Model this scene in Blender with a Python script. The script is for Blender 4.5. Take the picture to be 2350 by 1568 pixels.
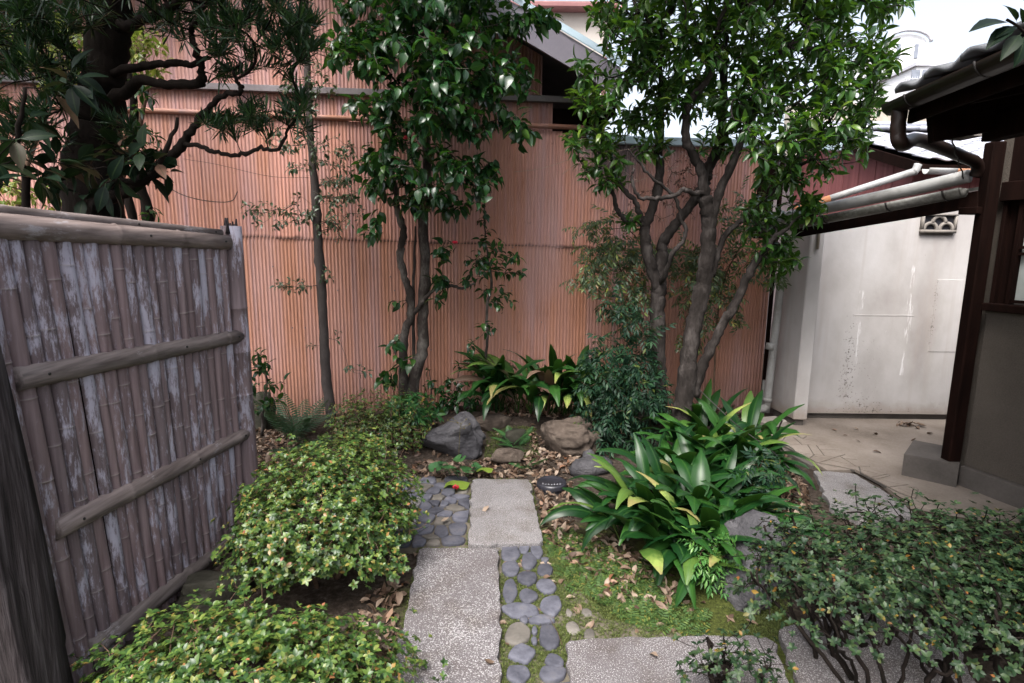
import bpy, bmesh, math, random
import numpy as np
from math import sin, cos, tan, pi, radians, sqrt, atan2, exp
from mathutils import Vector, Matrix, noise as mnoise

for o in list(bpy.data.objects):
    bpy.data.objects.remove(o)
S = bpy.context.scene
COL = S.collection
rng = np.random.default_rng(11)
random.seed(11)

# ------------------------------------------------------------------ camera
EYE = 1.6
PITCH, ROLL = radians(9.3), radians(0.63)
FPX = 1306.0                                   # focal length in pixels of a 2350 px wide frame (20 mm lens)
cam_d = bpy.data.cameras.new('camera')
cam = bpy.data.objects.new('camera', cam_d)
COL.objects.link(cam)
cam_d.sensor_width = 36.0
cam_d.lens = FPX / 2350.0 * 36.0
cam_d.clip_start, cam_d.clip_end = 0.02, 500.0
CAMROT = Matrix.Rotation(pi / 2 - PITCH, 3, 'X') @ Matrix.Rotation(ROLL, 3, 'Z')
cam.matrix_world = Matrix.Translation((0, 0, EYE)) @ CAMROT.to_4x4()
cam_d.dof.use_dof = True
cam_d.dof.focus_distance = 4.2
cam_d.dof.aperture_fstop = 9.0
S.camera = cam

# ------------------------------------------------------------------ sky, sun, exposure
SUN_EL, SUN_AZ = radians(58), radians(205)     # azimuth clockwise from +Y
W = bpy.data.worlds.new('World')
S.world = W
W.use_nodes = True
wt = W.node_tree
wt.nodes.clear()
sky_n = wt.nodes.new('ShaderNodeTexSky')
sky_n.sky_type = 'NISHITA'
sky_n.sun_disc = False
sky_n.sun_elevation = SUN_EL
sky_n.sun_rotation = SUN_AZ
sky_n.altitude = 50
sky_n.air_density = 1.0
sky_n.dust_density = 6.0
sky_n.ozone_density = 1.0
hs = wt.nodes.new('ShaderNodeHueSaturation')   # thin high cloud: the blue is washed out
hs.inputs['Saturation'].default_value = 0.50
bg = wt.nodes.new('ShaderNodeBackground')
bg.inputs['Strength'].default_value = 0.14
wo = wt.nodes.new('ShaderNodeOutputWorld')
wt.links.new(sky_n.outputs[0], hs.inputs['Color'])
wt.links.new(hs.outputs[0], bg.inputs['Color'])
wt.links.new(bg.outputs[0], wo.inputs['Surface'])
sun_d = bpy.data.lights.new('sun', 'SUN')
sun_d.energy = 1.5
sun_d.angle = radians(28)
sun_d.color = (1.0, 0.97, 0.93)
sun = bpy.data.objects.new('sun', sun_d)
COL.objects.link(sun)
sdir = Vector((sin(SUN_AZ) * cos(SUN_EL), cos(SUN_AZ) * cos(SUN_EL), sin(SUN_EL)))
sun.rotation_euler = sdir.to_track_quat('Z', 'Y').to_euler()
sun.location = sdir * 20
S.view_settings.view_transform = 'Standard'
S.view_settings.look = 'None'
S.view_settings.exposure = 1.6
S.view_settings.gamma = 1.0
S.view_settings.use_curve_mapping = False
S.cycles.max_bounces = 6
S.cycles.diffuse_bounces = 2
S.cycles.transparent_max_bounces = 6
try:
    S.cycles.use_denoising = True
except Exception:
    pass

# ------------------------------------------------------------------ surveying helpers: where the photograph puts things
RM = np.array(CAMROT)
CP = np.array([0.0, 0.0, EYE])


def ray(px, py):
    return RM @ np.array([(px - 1175.0) / FPX, -(py - 784.0) / FPX, -1.0])


def G(px, py, z=0.0):
    d = ray(px, py)
    return CP + d * ((z - EYE) / d[2])


def Yp(px, py, y):
    d = ray(px, py)
    return CP + d * (y / d[1])


WA = np.array([-1.921, 5.24])
WB = np.array([2.57, 5.688])
WU = (WB - WA) / np.linalg.norm(WB - WA)
WN = np.array([-WU[1], WU[0]])                 # away from the camera
WALL_ROT = atan2(WU[1], WU[0])


def Wp(x_along, off, z):                        # point on the corrugated wall: distance along, distance behind, height
    q = WA + WU * x_along + WN * off
    return np.array([q[0], q[1], z])


def smooth(a, b, x):
    t = min(1.0, max(0.0, (x - a) / (b - a)))
    return t * t * (3 - 2 * t)


def gz(x, y):                                   # garden ground height
    m = 0.15 * exp(-(((x - 0.1) / 1.35) ** 2) - ((y - 5.0) / 0.62) ** 2)
    m += 0.05 * exp(-((x - 0.95) / 0.55) ** 2 - ((y - 3.2) / 0.6) ** 2)
    n = 0.020 * mnoise.noise(Vector((x * 1.7, y * 1.7, 3.1))) + 0.010 * mnoise.noise(Vector((x * 6, y * 6, 1.2)))
    w = 1.0
    if -0.75 < x < 0.5 and y < 3.95:
        w = 0.15
    if x > 1.95 and y > 3.2:
        w *= 1.0 - smooth(1.95, 2.15, x)
    return -0.012 + (m + n) * w


# ------------------------------------------------------------------ object helpers
WL = {}


def tag(o, label=None, cat=None, group=None, kind=None):
    if label:
        o['label'] = label
    if cat:
        o['category'] = cat
    if group:
        o['group'] = group
    if kind:
        o['kind'] = kind
    return o


def put(name, data, parent=None, loc=(0, 0, 0), mat=None, rot=None):
    o = bpy.data.objects.new(name, data)
    COL.objects.link(o)
    l = Vector(loc)
    if parent is not None:
        o.parent = parent
        o.location = l - WL.get(parent.name, Vector((0, 0, 0)))
    else:
        o.location = l
    WL[o.name] = l
    if rot is not None:
        o.rotation_euler = rot
    if mat is not None and data is not None and len(data.materials) == 0:
        data.materials.append(mat)
    return o


def thing(name, loc, label, cat, group=None):
    o = put(name, None, None, loc)
    o.empty_display_size = 0.1
    return tag(o, label, cat, group)


def mesh_np(name, V, Q, lc=None, smooth_sh=True):
    V = np.asarray(V, dtype=np.float32)
    Q = np.asarray(Q, dtype=np.int32)
    me = bpy.data.meshes.new(name)
    me.vertices.add(len(V))
    me.vertices.foreach_set('co', V.ravel())
    k = Q.shape[1]
    me.loops.add(Q.size)
    me.loops.foreach_set('vertex_index', Q.ravel())
    me.polygons.add(len(Q))
    me.polygons.foreach_set('loop_start', np.arange(0, Q.size, k, dtype=np.int32))
    me.polygons.foreach_set('loop_total', np.full(len(Q), k, dtype=np.int32))
    if smooth_sh:
        me.polygons.foreach_set('use_smooth', np.ones(len(Q), dtype=bool))
    me.update(calc_edges=True)
    if lc is not None:
        a = me.attributes.new('lc', 'FLOAT_VECTOR', 'POINT')
        a.data.foreach_set('vector', np.asarray(lc, dtype=np.float32).ravel())
    return me


class MB:
    """collects quads in numpy lists"""

    def __init__(s):
        s.V, s.Q, s.n = [], [], 0

    def add(s, V, Q):
        V = np.asarray(V, dtype=float)
        s.V.append(V)
        s.Q.append(np.asarray(Q, dtype=int) + s.n)
        s.n += len(V)

    def tube(s, pts, rad, sides=6, cap=True):
        pts = np.asarray(pts, dtype=float)
        n = len(pts)
        rad = np.broadcast_to(np.asarray(rad, dtype=float), (n,))
        T = np.gradient(pts, axis=0)
        T /= np.maximum(np.linalg.norm(T, axis=1, keepdims=True), 1e-9)
        ref = np.array([0.0, 0.0, 1.0]) if abs(T[:, 2]).mean() < 0.8 else np.array([0.0, 1.0, 0.0])
        A = np.cross(T, ref)
        A /= np.maximum(np.linalg.norm(A, axis=1, keepdims=True), 1e-9)
        B = np.cross(T, A)
        th = np.linspace(0, 2 * pi, sides, endpoint=False)
        ring = (A[:, None, :] * np.cos(th)[None, :, None] + B[:, None, :] * np.sin(th)[None, :, None]) * rad[:, None, None]
        V = (pts[:, None, :] + ring).reshape(-1, 3)
        i = np.arange(n - 1)[:, None] * sides
        j = np.arange(sides)[None, :]
        j2 = (j + 1) % sides
        Q = np.stack([i + j, i + j2, i + sides + j2, i + sides + j], -1).reshape(-1, 4)
        if cap:
            V = np.vstack([V, pts[0], pts[-1]])
            c0, c1 = n * sides, n * sides + 1
            jj = np.arange(0, sides, 2)
            q0 = np.stack([np.full_like(jj, c0), (jj + 2) % sides, (jj + 1) % sides, jj], -1)
            b = (n - 1) * sides
            q1 = np.stack([np.full_like(jj, c1), b + jj, b + (jj + 1) % sides, b + (jj + 2) % sides], -1)
            Q = np.vstack([Q, q0, q1])
        s.add(V, Q)

    def box(s, c, sz, rotz=0.0):
        c = np.asarray(c, float)
        h = np.asarray(sz, float) / 2
        v = np.array([[x, y, z] for x in (-1, 1) for y in (-1, 1) for z in (-1, 1)], float) * h
        R = np.array([[cos(rotz), -sin(rotz), 0], [sin(rotz), cos(rotz), 0], [0, 0, 1]])
        s.add(v @ R.T + c, [[0, 1, 3, 2], [4, 6, 7, 5], [0, 4, 5, 1], [2, 3, 7, 6], [0, 2, 6, 4], [1, 5, 7, 3]])

    def mesh(s, name, smooth_sh=True):
        return mesh_np(name, np.vstack(s.V), np.vstack(s.Q), None, smooth_sh)


def crspline(pts, n=6):
    pts = np.asarray(pts, float)
    P = np.vstack([2 * pts[0] - pts[1], pts, 2 * pts[-1] - pts[-2]])
    out = []
    for i in range(1, len(P) - 2):
        for t in np.linspace(0, 1, n, endpoint=False):
            a, b, c, d = P[i - 1], P[i], P[i + 1], P[i + 2]
            out.append(0.5 * (2 * b + (c - a) * t + (2 * a - 5 * b + 4 * c - d) * t ** 2 + (3 * b - a - 3 * c + d) * t ** 3))
    out.append(pts[-1])
    return np.array(out)


def bm_mesh(bm, name, smooth_sh=False):
    me = bpy.data.meshes.new(name)
    bmesh.ops.recalc_face_normals(bm, faces=bm.faces)
    bm.to_mesh(me)
    bm.free()
    if smooth_sh:
        for p in me.polygons:
            p.use_smooth = True
    return me


def box_mesh(name, c, sz, rotz=0.0, bevel=0.004, R=None):
    bm = bmesh.new()
    bmesh.ops.create_cube(bm, size=1.0)
    for v in bm.verts:
        v.co = Vector((v.co.x * sz[0], v.co.y * sz[1], v.co.z * sz[2]))
    if bevel:
        bmesh.ops.bevel(bm, geom=bm.edges[:], offset=bevel, segments=1, affect='EDGES')
    M = R if R is not None else Matrix.Rotation(rotz, 3, 'Z')
    for v in bm.verts:
        v.co = M @ v.co + Vector(c)
    return bm_mesh(bm, name)


def beam_mesh(name, a, b, w, h, bevel=0.004, up=(0, 0, 1)):
    a, b = Vector(a), Vector(b)
    d = b - a
    y = d.normalized()
    x = y.cross(Vector(up)).normalized()
    z = x.cross(y)
    R = Matrix((x, y, z)).transposed()
    return box_mesh(name, (a + b) / 2, (w, d.length, h), bevel=bevel, R=R)


def prism_mesh(name, poly, z0, z1, bevel=0.0, inset_jit=0.0):
    """poly: list of (x,y); top face kept flat, edges optionally bevelled"""
    bm = bmesh.new()
    vs = [bm.verts.new((p[0], p[1], z0)) for p in poly]
    f = bm.faces.new(vs)
    r = bmesh.ops.extrude_face_region(bm, geom=[f])
    tv = [e for e in r['geom'] if isinstance(e, bmesh.types.BMVert)]
    for v in tv:
        v.co.z = z1
    if bevel:
        te = [e for e in bm.edges if all(abs(v.co.z - z1) < 1e-6 for v in e.verts)]
        bmesh.ops.bevel(bm, geom=te, offset=bevel, segments=2, affect='EDGES', profile=0.6)
    return bm_mesh(bm, name)


def poly_extrude(name, pts, vec, bevel=0.0):
    bm = bmesh.new()
    vs = [bm.verts.new(tuple(p)) for p in pts]
    f = bm.faces.new(vs)
    r = bmesh.ops.extrude_face_region(bm, geom=[f])
    for e in r['geom']:
        if isinstance(e, bmesh.types.BMVert):
            e.co += Vector(vec)
    if bevel:
        bmesh.ops.bevel(bm, geom=bm.edges[:], offset=bevel, segments=1, affect='EDGES')
    return bm_mesh(bm, name)


# ------------------------------------------------------------------ materials
def new_mat(name):
    m = bpy.data.materials.new(name)
    m.use_nodes = True
    nt = m.node_tree
    nt.nodes.clear()
    out = nt.nodes.new('ShaderNodeOutputMaterial')
    return m, nt, out


class NB:
    def __init__(s, nt):
        s.nt = nt

    def n(s, typ, **kw):
        x = s.nt.nodes.new('ShaderNode' + typ)
        for k, v in kw.items():
            setattr(x, k, v)
        return x

    def l(s, a, b):
        s.nt.links.new(a, b)

    def coord(s, kind='pos', scale=(1, 1, 1), rand=0.0):
        if kind == 'pos':
            g = s.n('NewGeometry').outputs['Position']
        else:
            g = s.n('TexCoord').outputs['Object']
        mp = s.n('Mapping')
        mp.inputs['Scale'].default_value = scale
        s.l(g, mp.inputs['Vector'])
        if rand:
            oi = s.n('ObjectInfo')
            mu = s.math('MULTIPLY', oi.outputs['Random'], rand)
            cb = s.n('CombineXYZ')
            for k in range(3):
                s.l(mu, cb.inputs[k])
            s.l(cb.outputs[0], mp.inputs['Location'])
        return mp.outputs[0]

    def noise(s, vec, scale, detail=4, rough=0.55, dist=0.0):
        x = s.n('TexNoise')
        x.inputs['Scale'].default_value = scale
        x.inputs['Detail'].default_value = detail
        x.inputs['Roughness'].default_value = rough
        x.inputs['Distortion'].default_value = dist
        s.l(vec, x.inputs['Vector'])
        return x.outputs['Fac']

    def voro(s, vec, scale, feature='F1', out='Distance'):
        x = s.n('TexVoronoi', feature=feature)
        x.inputs['Scale'].default_value = scale
        s.l(vec, x.inputs['Vector'])
        return x.outputs[out]

    def ramp(s, fac, stops, interp='LINEAR'):
        x = s.n('ValToRGB')
        cr = x.color_ramp
        cr.interpolation = interp
        while len(cr.elements) < len(stops):
            cr.elements.new(0.5)
        for e, (p, c) in zip(cr.elements, stops):
            e.position = p
            e.color = (c[0], c[1], c[2], 1) if hasattr(c, '__len__') else (c, c, c, 1)
        s.l(fac, x.inputs['Fac'])
        return x.outputs['Color']

    def math(s, op, a, b=None, clamp=False):
        x = s.n('Math', operation=op)
        x.use_clamp = clamp
        for i, v in enumerate((a, b)):
            if v is None:
                continue
            if isinstance(v, (int, float)):
                x.inputs[i].default_value = v
            else:
                s.l(v, x.inputs[i])
        return x.outputs[0]

    def mix(s, fac, a, b, blend='MIX'):
        x = s.n('Mix', data_type='RGBA', blend_type=blend)
        for sock, v in ((x.inputs['Factor'], fac), (x.inputs[6], a), (x.inputs[7], b)):
            if isinstance(v, (int, float)):
                sock.default_value = v
            elif isinstance(v, tuple):
                sock.default_value = (*v, 1)
            else:
                s.l(v, sock)
        return x.outputs[2]

    def bump(s, h, strength=0.3, dist=0.01, nrm=None):
        x = s.n('Bump')
        x.inputs['Strength'].default_value = strength
        x.inputs['Distance'].default_value = dist
        s.l(h, x.inputs['Height'])
        if nrm is not None:
            s.l(nrm, x.inputs['Normal'])
        return x.outputs[0]

    def principled(s, col, rough=0.7, nrm=None, spec=0.5, metal=0.0):
        x = s.n('BsdfPrincipled')
        for sock, v in (('Base Color', col), ('Roughness', rough), ('Metallic', metal), ('Specular IOR Level', spec)):
            if isinstance(v, tuple):
                x.inputs[sock].default_value = (*v, 1)
            elif isinstance(v, (int, float)):
                x.inputs[sock].default_value = v
            else:
                s.l(v, x.inputs[sock])
        if nrm is not None:
            s.l(nrm, x.inputs['Normal'])
        return x.outputs[0]


def mat_noise(name, stops, scale=4, detail=5, stretch=(1, 1, 1), rough=0.75, spec=0.3, bump=0.25, bscale=40, bdist=0.004,
              coord='pos', rand=0.0, val=0.0, metal=0.0, fine=0.25):
    m, nt, out = new_mat(name)
    b = NB(nt)
    v = b.coord(coord, stretch, rand)
    f = b.noise(v, scale, detail)
    if fine:
        f2 = b.noise(v, bscale, 4)
        f = b.math('ADD', b.math('MULTIPLY', f, 1 - fine), b.math('MULTIPLY', f2, fine))
    col = b.ramp(f, stops)
    if val:
        oi = b.n('ObjectInfo')
        k = b.math('ADD', b.math('MULTIPLY', oi.outputs['Random'], 2 * val), 1 - val)
        cc = b.n('CombineXYZ')
        for i in range(3):
            b.l(k, cc.inputs[i])
        col = b.mix(1.0, col, cc.outputs[0], 'MULTIPLY')
    nr = b.bump(b.noise(v, bscale, 6, 0.6), bump, bdist) if bump else None
    b.l(b.principled(col, rough, nr, spec, metal), out.inputs['Surface'])
    return m


def leaf_mat(name, stops, rough=0.32, trans=0.25, tcol=(0.12, 0.2, 0.02), midrib=None, tip=None, spec=0.5, edge=None):
    """stops: colour ramp over a per-leaf random value"""
    m, nt, out = new_mat(name)
    b = NB(nt)
    oi = b.n('ObjectInfo').outputs['Random']
    isl = b.n('NewGeometry').outputs['Random Per Island']
    r = b.math('FRACT', b.math('ADD', oi, isl))
    col = b.ramp(r, stops)
    at = b.n('Attribute', attribute_name='lc')
    sep = b.n('SeparateXYZ')
    b.l(at.outputs['Vector'], sep.inputs[0])
    ax = b.math('ABSOLUTE', sep.outputs[0])
    pv = b.n('NewGeometry').outputs['Position']
    nz = b.noise(pv, 60, 3)
    col = b.mix(b.math('MULTIPLY', b.math('SUBTRACT', nz, 0.35, True), 0.8), col, b.mix(1.0, col, (0.55, 0.6, 0.5), 'MULTIPLY'))
    if midrib:
        f = b.math('SUBTRACT', 1.0, b.math('MULTIPLY', ax, 7.0), True)
        col = b.mix(b.math('MULTIPLY', f, 0.6), col, midrib)
    if tip:
        r2 = b.math('FRACT', b.math('MULTIPLY', r, 7.31))
        amt = b.math('MULTIPLY', b.math('SUBTRACT', r2, 1 - tip[1], True), 1.0 / max(tip[1], 0.01))
        lo = b.math('ADD', b.math('MULTIPLY', amt, 0.9), b.math('MULTIPLY', nz, 0.35))
        ff = b.math('MULTIPLY', b.math('SUBTRACT', b.math('ADD', sep.outputs[1], lo), 1.25, True), 4.0, True)
        col = b.mix(ff, col, tip[0])
        ff2 = b.math('MULTIPLY', b.math('SUBTRACT', b.math('ADD', sep.outputs[1], lo), 1.5, True), 6.0, True)
        col = b.mix(b.math('MULTIPLY', ff2, 0.7), col, (0.20, 0.14, 0.07))
    p = b.principled(col, rough, None, spec)
    t = b.n('BsdfTranslucent')
    tc = b.mix(0.6, col, tcol)
    b.l(tc, t.inputs['Color'])
    mx = b.n('MixShader')
    mx.inputs[0].default_value = trans
    b.l(p, mx.inputs[1])
    b.l(t.outputs[0], mx.inputs[2])
    b.l(mx.outputs[0], out.inputs['Surface'])
    return m


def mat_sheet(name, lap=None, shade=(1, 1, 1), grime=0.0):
    """iron-oxide painted corrugated steel: vertical rust runs, bleached lilac streaks, rusty lap line"""
    m, nt, out = new_mat(name)
    b = NB(nt)
    v = b.coord('pos', (1, 1, 0.03))
    f = b.noise(v, 9, 5, 0.6)
    col = b.ramp(f, [(0.28, (0.31, 0.205, 0.215)), (0.42, (0.40, 0.215, 0.180)), (0.56, (0.41, 0.205, 0.145)), (0.72, (0.37, 0.165, 0.095))])
    v2 = b.coord('pos', (1, 1, 0.10))
    st = b.noise(v2, 48, 5, 0.65)
    col = b.mix(b.math('MULTIPLY', b.math('SUBTRACT', st, 0.57, True), 5.0, True), col, (0.24, 0.095, 0.05))
    big = b.noise(b.coord('pos', (1, 1, 0.7)), 1.7, 4)
    col = b.mix(b.math('MULTIPLY', b.math('SUBTRACT', big, 0.5, True), 2.2, True), col, (0.44, 0.255, 0.235))
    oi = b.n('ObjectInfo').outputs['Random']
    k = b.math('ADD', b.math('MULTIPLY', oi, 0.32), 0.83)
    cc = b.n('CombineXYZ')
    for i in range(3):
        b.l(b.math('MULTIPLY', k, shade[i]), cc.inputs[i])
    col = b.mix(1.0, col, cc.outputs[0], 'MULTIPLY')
    pos = b.n('NewGeometry').outputs['Position']
    sp = b.n('SeparateXYZ')
    b.l(pos, sp.inputs[0])
    # soft spots of dirt
    dn = b.noise(b.coord('pos', (1, 1, 0.5)), 30, 3)
    col = b.mix(b.math('MULTIPLY', b.math('SUBTRACT', dn, 0.68, True), 6.0, True), col, (0.10, 0.05, 0.035))
    if lap is not None:                      # rust creeping up from the lower lap edge (follows the joint)
        zz = b.math('ADD', sp.outputs[2], b.math('MULTIPLY', sp.outputs[0], 0.0208))
        t = b.math('SUBTRACT', 1.0, b.math('MULTIPLY', b.math('SUBTRACT', zz, lap), 18.0), True)
        rn = b.noise(b.coord('pos', (1, 1, 0.2)), 14, 3)
        tt = b.math('MULTIPLY', b.math('SUBTRACT', b.math('ADD', t, b.math('MULTIPLY', rn, 0.9)), 0.95, True), 2.5, True)
        col = b.mix(tt, col, (0.075, 0.026, 0.016))
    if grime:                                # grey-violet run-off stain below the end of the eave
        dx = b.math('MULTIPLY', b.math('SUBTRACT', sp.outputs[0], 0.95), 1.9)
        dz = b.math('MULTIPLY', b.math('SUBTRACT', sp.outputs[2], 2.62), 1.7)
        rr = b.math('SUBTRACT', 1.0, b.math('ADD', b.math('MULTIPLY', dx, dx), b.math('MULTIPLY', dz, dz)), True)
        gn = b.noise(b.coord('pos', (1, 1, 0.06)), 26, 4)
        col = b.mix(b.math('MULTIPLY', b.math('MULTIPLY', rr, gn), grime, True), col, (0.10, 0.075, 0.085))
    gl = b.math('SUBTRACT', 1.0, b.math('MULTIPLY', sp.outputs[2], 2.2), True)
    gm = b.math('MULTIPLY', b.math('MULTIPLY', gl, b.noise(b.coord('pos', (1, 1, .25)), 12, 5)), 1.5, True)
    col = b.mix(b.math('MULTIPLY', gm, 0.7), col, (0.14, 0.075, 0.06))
    ch = b.noise(b.coord('pos', (1, 1, .12)), 4.5, 4)
    col = b.mix(b.math('MULTIPLY', b.math('SUBTRACT', ch, 0.52, True), 3.0, True), col, (0.42, 0.27, 0.27))
    col = b.mix(0.10, col, (0.34, 0.235, 0.215))
    nr = b.bump(b.noise(b.coord('pos'), 90, 5), 0.12, 0.002)
    b.l(b.principled(col, 0.62, nr, 0.35), out.inputs['Surface'])
    return m


def mat_bamboo(name, pale=0.5, base=((0.095, 0.070, 0.075), (0.185, 0.145, 0.152)), white=(0.42, 0.40, 0.475), horiz=False):
    m, nt, out = new_mat(name)
    b = NB(nt)
    v = b.coord('obj', (1, 0.22, 1) if horiz else (1, 1, 0.22), 37.0)
    v3 = b.coord('obj', (1, 0.05, 1) if horiz else (1, 1, 0.05), 37.0)
    f = b.noise(v3, 60, 4)
    col = b.ramp(f, [(0.3, base[0]), (0.7, base[1])])
    big = b.noise(b.coord('obj', (1, 1, 0.45), 11.0), 5, 3, 0.5, 0.4)
    fl = b.noise(v, 75, 7, 0.75)
    mask = b.math('ADD', b.math('MULTIPLY', big, 0.62), b.math('MULTIPLY', fl, 0.55))
    mask = b.math('MULTIPLY', b.math('SUBTRACT', mask, 1.0 - pale * 0.84, True), 14.0, True)
    oi = b.n('ObjectInfo').outputs['Random']
    tone = b.mix(oi, col, b.mix(1.0, col, (1.45, 1.35, 1.3), 'MULTIPLY'))
    col = b.mix(b.math('MULTIPLY', mask, 0.9), tone, white)
    sm = b.noise(v, 16, 4)
    col = b.mix(b.math('MULTIPLY', b.math('SUBTRACT', sm, 0.5, True), 1.6, True), col, b.mix(1.0, col, (0.55, 0.5, 0.48), 'MULTIPLY'))
    at = b.n('Attribute', attribute_name='lc')
    sx = b.n('SeparateXYZ')
    b.l(at.outputs['Vector'], sx.inputs[0])
    col = b.mix(b.math('MULTIPLY', sx.outputs[2], 0.55), col, (0.36, 0.32, 0.30))
    nr = b.bump(b.noise(v3, 220, 4), 0.15, 0.002)
    b.l(b.principled(col, 0.6, nr, 0.35), out.inputs['Surface'])
    return m


def mat_granite(name, dark, light, thr, scale=150):
    m, nt, out = new_mat(name)
    b = NB(nt)
    v = b.coord('pos')
    big = b.noise(v, 3.2, 4)
    fl = b.noise(v, scale, 3, 0.7)
    fl2 = b.noise(v, scale * 2.3, 2, 0.6)
    mask = b.math('ADD', b.math('MULTIPLY', fl, 1.0), b.math('MULTIPLY', b.math('SUBTRACT', big, 0.5), 0.16))
    mask = b.math('MULTIPLY', b.math('SUBTRACT', mask, thr, True), 16.0, True)
    base = b.ramp(fl2, [(0.3, tuple(c * 0.62 for c in dark)), (0.55, dark), (0.75, tuple(min(1, c * 1.55) for c in dark))])
    base = b.mix(b.math('MULTIPLY', b.math('SUBTRACT', b.noise(v, 7, 5), 0.45, True), 2.2, True), base, b.mix(1.0, base, (0.72, 0.66, 0.62), 'MULTIPLY'))
    col = b.mix(b.math('MULTIPLY', mask, 0.85), base, light)
    stn = b.noise(v, 4.2, 6, 0.65)
    col = b.mix(b.math('MULTIPLY', b.math('SUBTRACT', stn, 0.50, True), 4.0, True), col, b.mix(1.0, col, (0.62, 0.57, 0.50), 'MULTIPLY'))
    h = b.math('ADD', b.math('MULTIPLY', fl, 0.7), b.math('MULTIPLY', b.noise(v, 22, 5), 0.6))
    nr = b.bump(h, 0.55, 0.006)
    b.l(b.principled(col, 0.85, nr, 0.25), out.inputs['Surface'])
    return m


def mat_ground():
    m, nt, out = new_mat('garden_soil_and_moss')
    b = NB(nt)
    v = b.coord('pos')
    a = b.noise(v, 2.3, 5, 0.6)
    f = b.noise(v, 38, 6, 0.65)
    soil = b.ramp(f, [(0.3, (0.016, 0.012, 0.009)), (0.5, (0.036, 0.027, 0.021)), (0.72, (0.085, 0.068, 0.058))])
    moss = b.ramp(b.noise(v, 70, 5, 0.7), [(0.3, (0.018, 0.022, 0.006)), (0.55, (0.050, 0.060, 0.014)), (0.75, (0.10, 0.115, 0.028))])
    sp = b.n('SeparateXYZ')
    b.l(v, sp.inputs[0])
    # moss likes the damp strip beside the path
    dx = b.math('MULTIPLY', b.math('SUBTRACT', sp.outputs[0], 0.45), 0.75)
    dy = b.math('MULTIPLY', b.math('SUBTRACT', sp.outputs[1], 2.35), 0.8)
    near = b.math('SUBTRACT', 1.0, b.math('ADD', b.math('MULTIPLY', dx, dx), b.math('MULTIPLY', dy, dy)), True)
    mk = b.math('ADD', b.math('ADD', b.math('MULTIPLY', near, 0.42), b.math('MULTIPLY', a, 0.7)), b.math('MULTIPLY', f, 0.35))
    mk = b.math('MULTIPLY', b.math('SUBTRACT', mk, 0.73, True), 7.0, True)
    col = b.mix(mk, soil, moss)
    nr = b.bump(f, 0.7, 0.012, b.bump(b.noise(v, 260, 4), 0.5, 0.004))
    b.l(b.principled(col, 0.95, nr, 0.15), out.inputs['Surface'])
    return m


def mat_plaster_wall():
    """cream-grey plaster with mildew flecks, damp skirting band and pale scratches"""
    m, nt, out = new_mat('stained_plaster')
    b = NB(nt)
    v = b.coord('pos')
    big = b.noise(b.coord('pos', (1, 1, 0.6)), 1.6, 5, 0.55)
    col = b.ramp(big, [(0.30, (0.32, 0.295, 0.285)), (0.5, (0.46, 0.44, 0.435)), (0.7, (0.56, 0.545, 0.55))])
    sp = b.n('SeparateXYZ')
    b.l(v, sp.inputs[0])
    X, Z = sp.outputs[0], sp.outputs[2]
    n1 = b.noise(v, 9, 5, 0.6)
    low = b.math('SUBTRACT', 1.0, b.math('MULTIPLY', Z, 3.6), True)
    lowm = b.math('MULTIPLY', b.math('SUBTRACT', b.math('ADD', low, b.math('MULTIPLY', n1, 0.6)), 0.58, True), 2.4, True)
    col = b.mix(b.math('MULTIPLY', lowm, 0.62), col, (0.24, 0.185, 0.14))
    run = b.noise(b.coord('pos', (1, 1, 0.05)), 11, 4)
    col = b.mix(b.math('MULTIPLY', b.math('SUBTRACT', run, 0.54, True), 2.2, True), col, (0.38, 0.335, 0.31))
    # mildew flecks gather along two old ladder lines and the foot of the wall
    fl = b.noise(v, 46, 5, 0.75)

    def line(x0, w, z0, z1, k):
        d = b.math('SUBTRACT', 1.0, b.math('MULTIPLY', b.math('ABSOLUTE', b.math('SUBTRACT', X, x0)), 1.0 / w), True)
        t = b.math('MULTIPLY', b.math('GREATER_THAN', Z, z0), b.math('LESS_THAN', Z, z1))
        return b.math('MULTIPLY', b.math('MULTIPLY', d, t), k)
    dens = b.math('ADD', line(3.18, 0.13, 0.22, 1.02, 0.135), line(3.38, 0.42, 0.08, 0.80, 0.095))
    dens = b.math('ADD', dens, line(3.93, 0.06, 0.75, 1.35, 0.17))
    dens = b.math('ADD', dens, b.math('MULTIPLY', low, 0.13))
    fm = b.math('MULTIPLY', b.math('SUBTRACT', b.math('ADD', fl, dens), 0.715, True), 18.0, True)
    col = b.mix(b.math('MULTIPLY', fm, 0.85), col, (0.085, 0.07, 0.058))
    # pale scratches
    sc = b.noise(b.coord('pos', (1, 1, 0.12)), 60, 4, 0.7)
    sd = b.math('ADD', line(3.25, 0.05, 0.55, 1.25, 0.26), line(3.70, 0.05, 0.45, 1.5, 0.26))
    sm = b.math('MULTIPLY', b.math('SUBTRACT', b.math('ADD', sc, sd), 0.72, True), 9.0, True)
    col = b.mix(b.math('MULTIPLY', sm, 0.8), col, (0.70, 0.69, 0.70))
    nr = b.bump(b.noise(v, 14, 5), 0.18, 0.01, b.bump(b.noise(v, 240, 3), 0.12, 0.001))
    b.l(b.principled(col, 0.85, nr, 0.25), out.inputs['Surface'])
    return m


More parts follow.
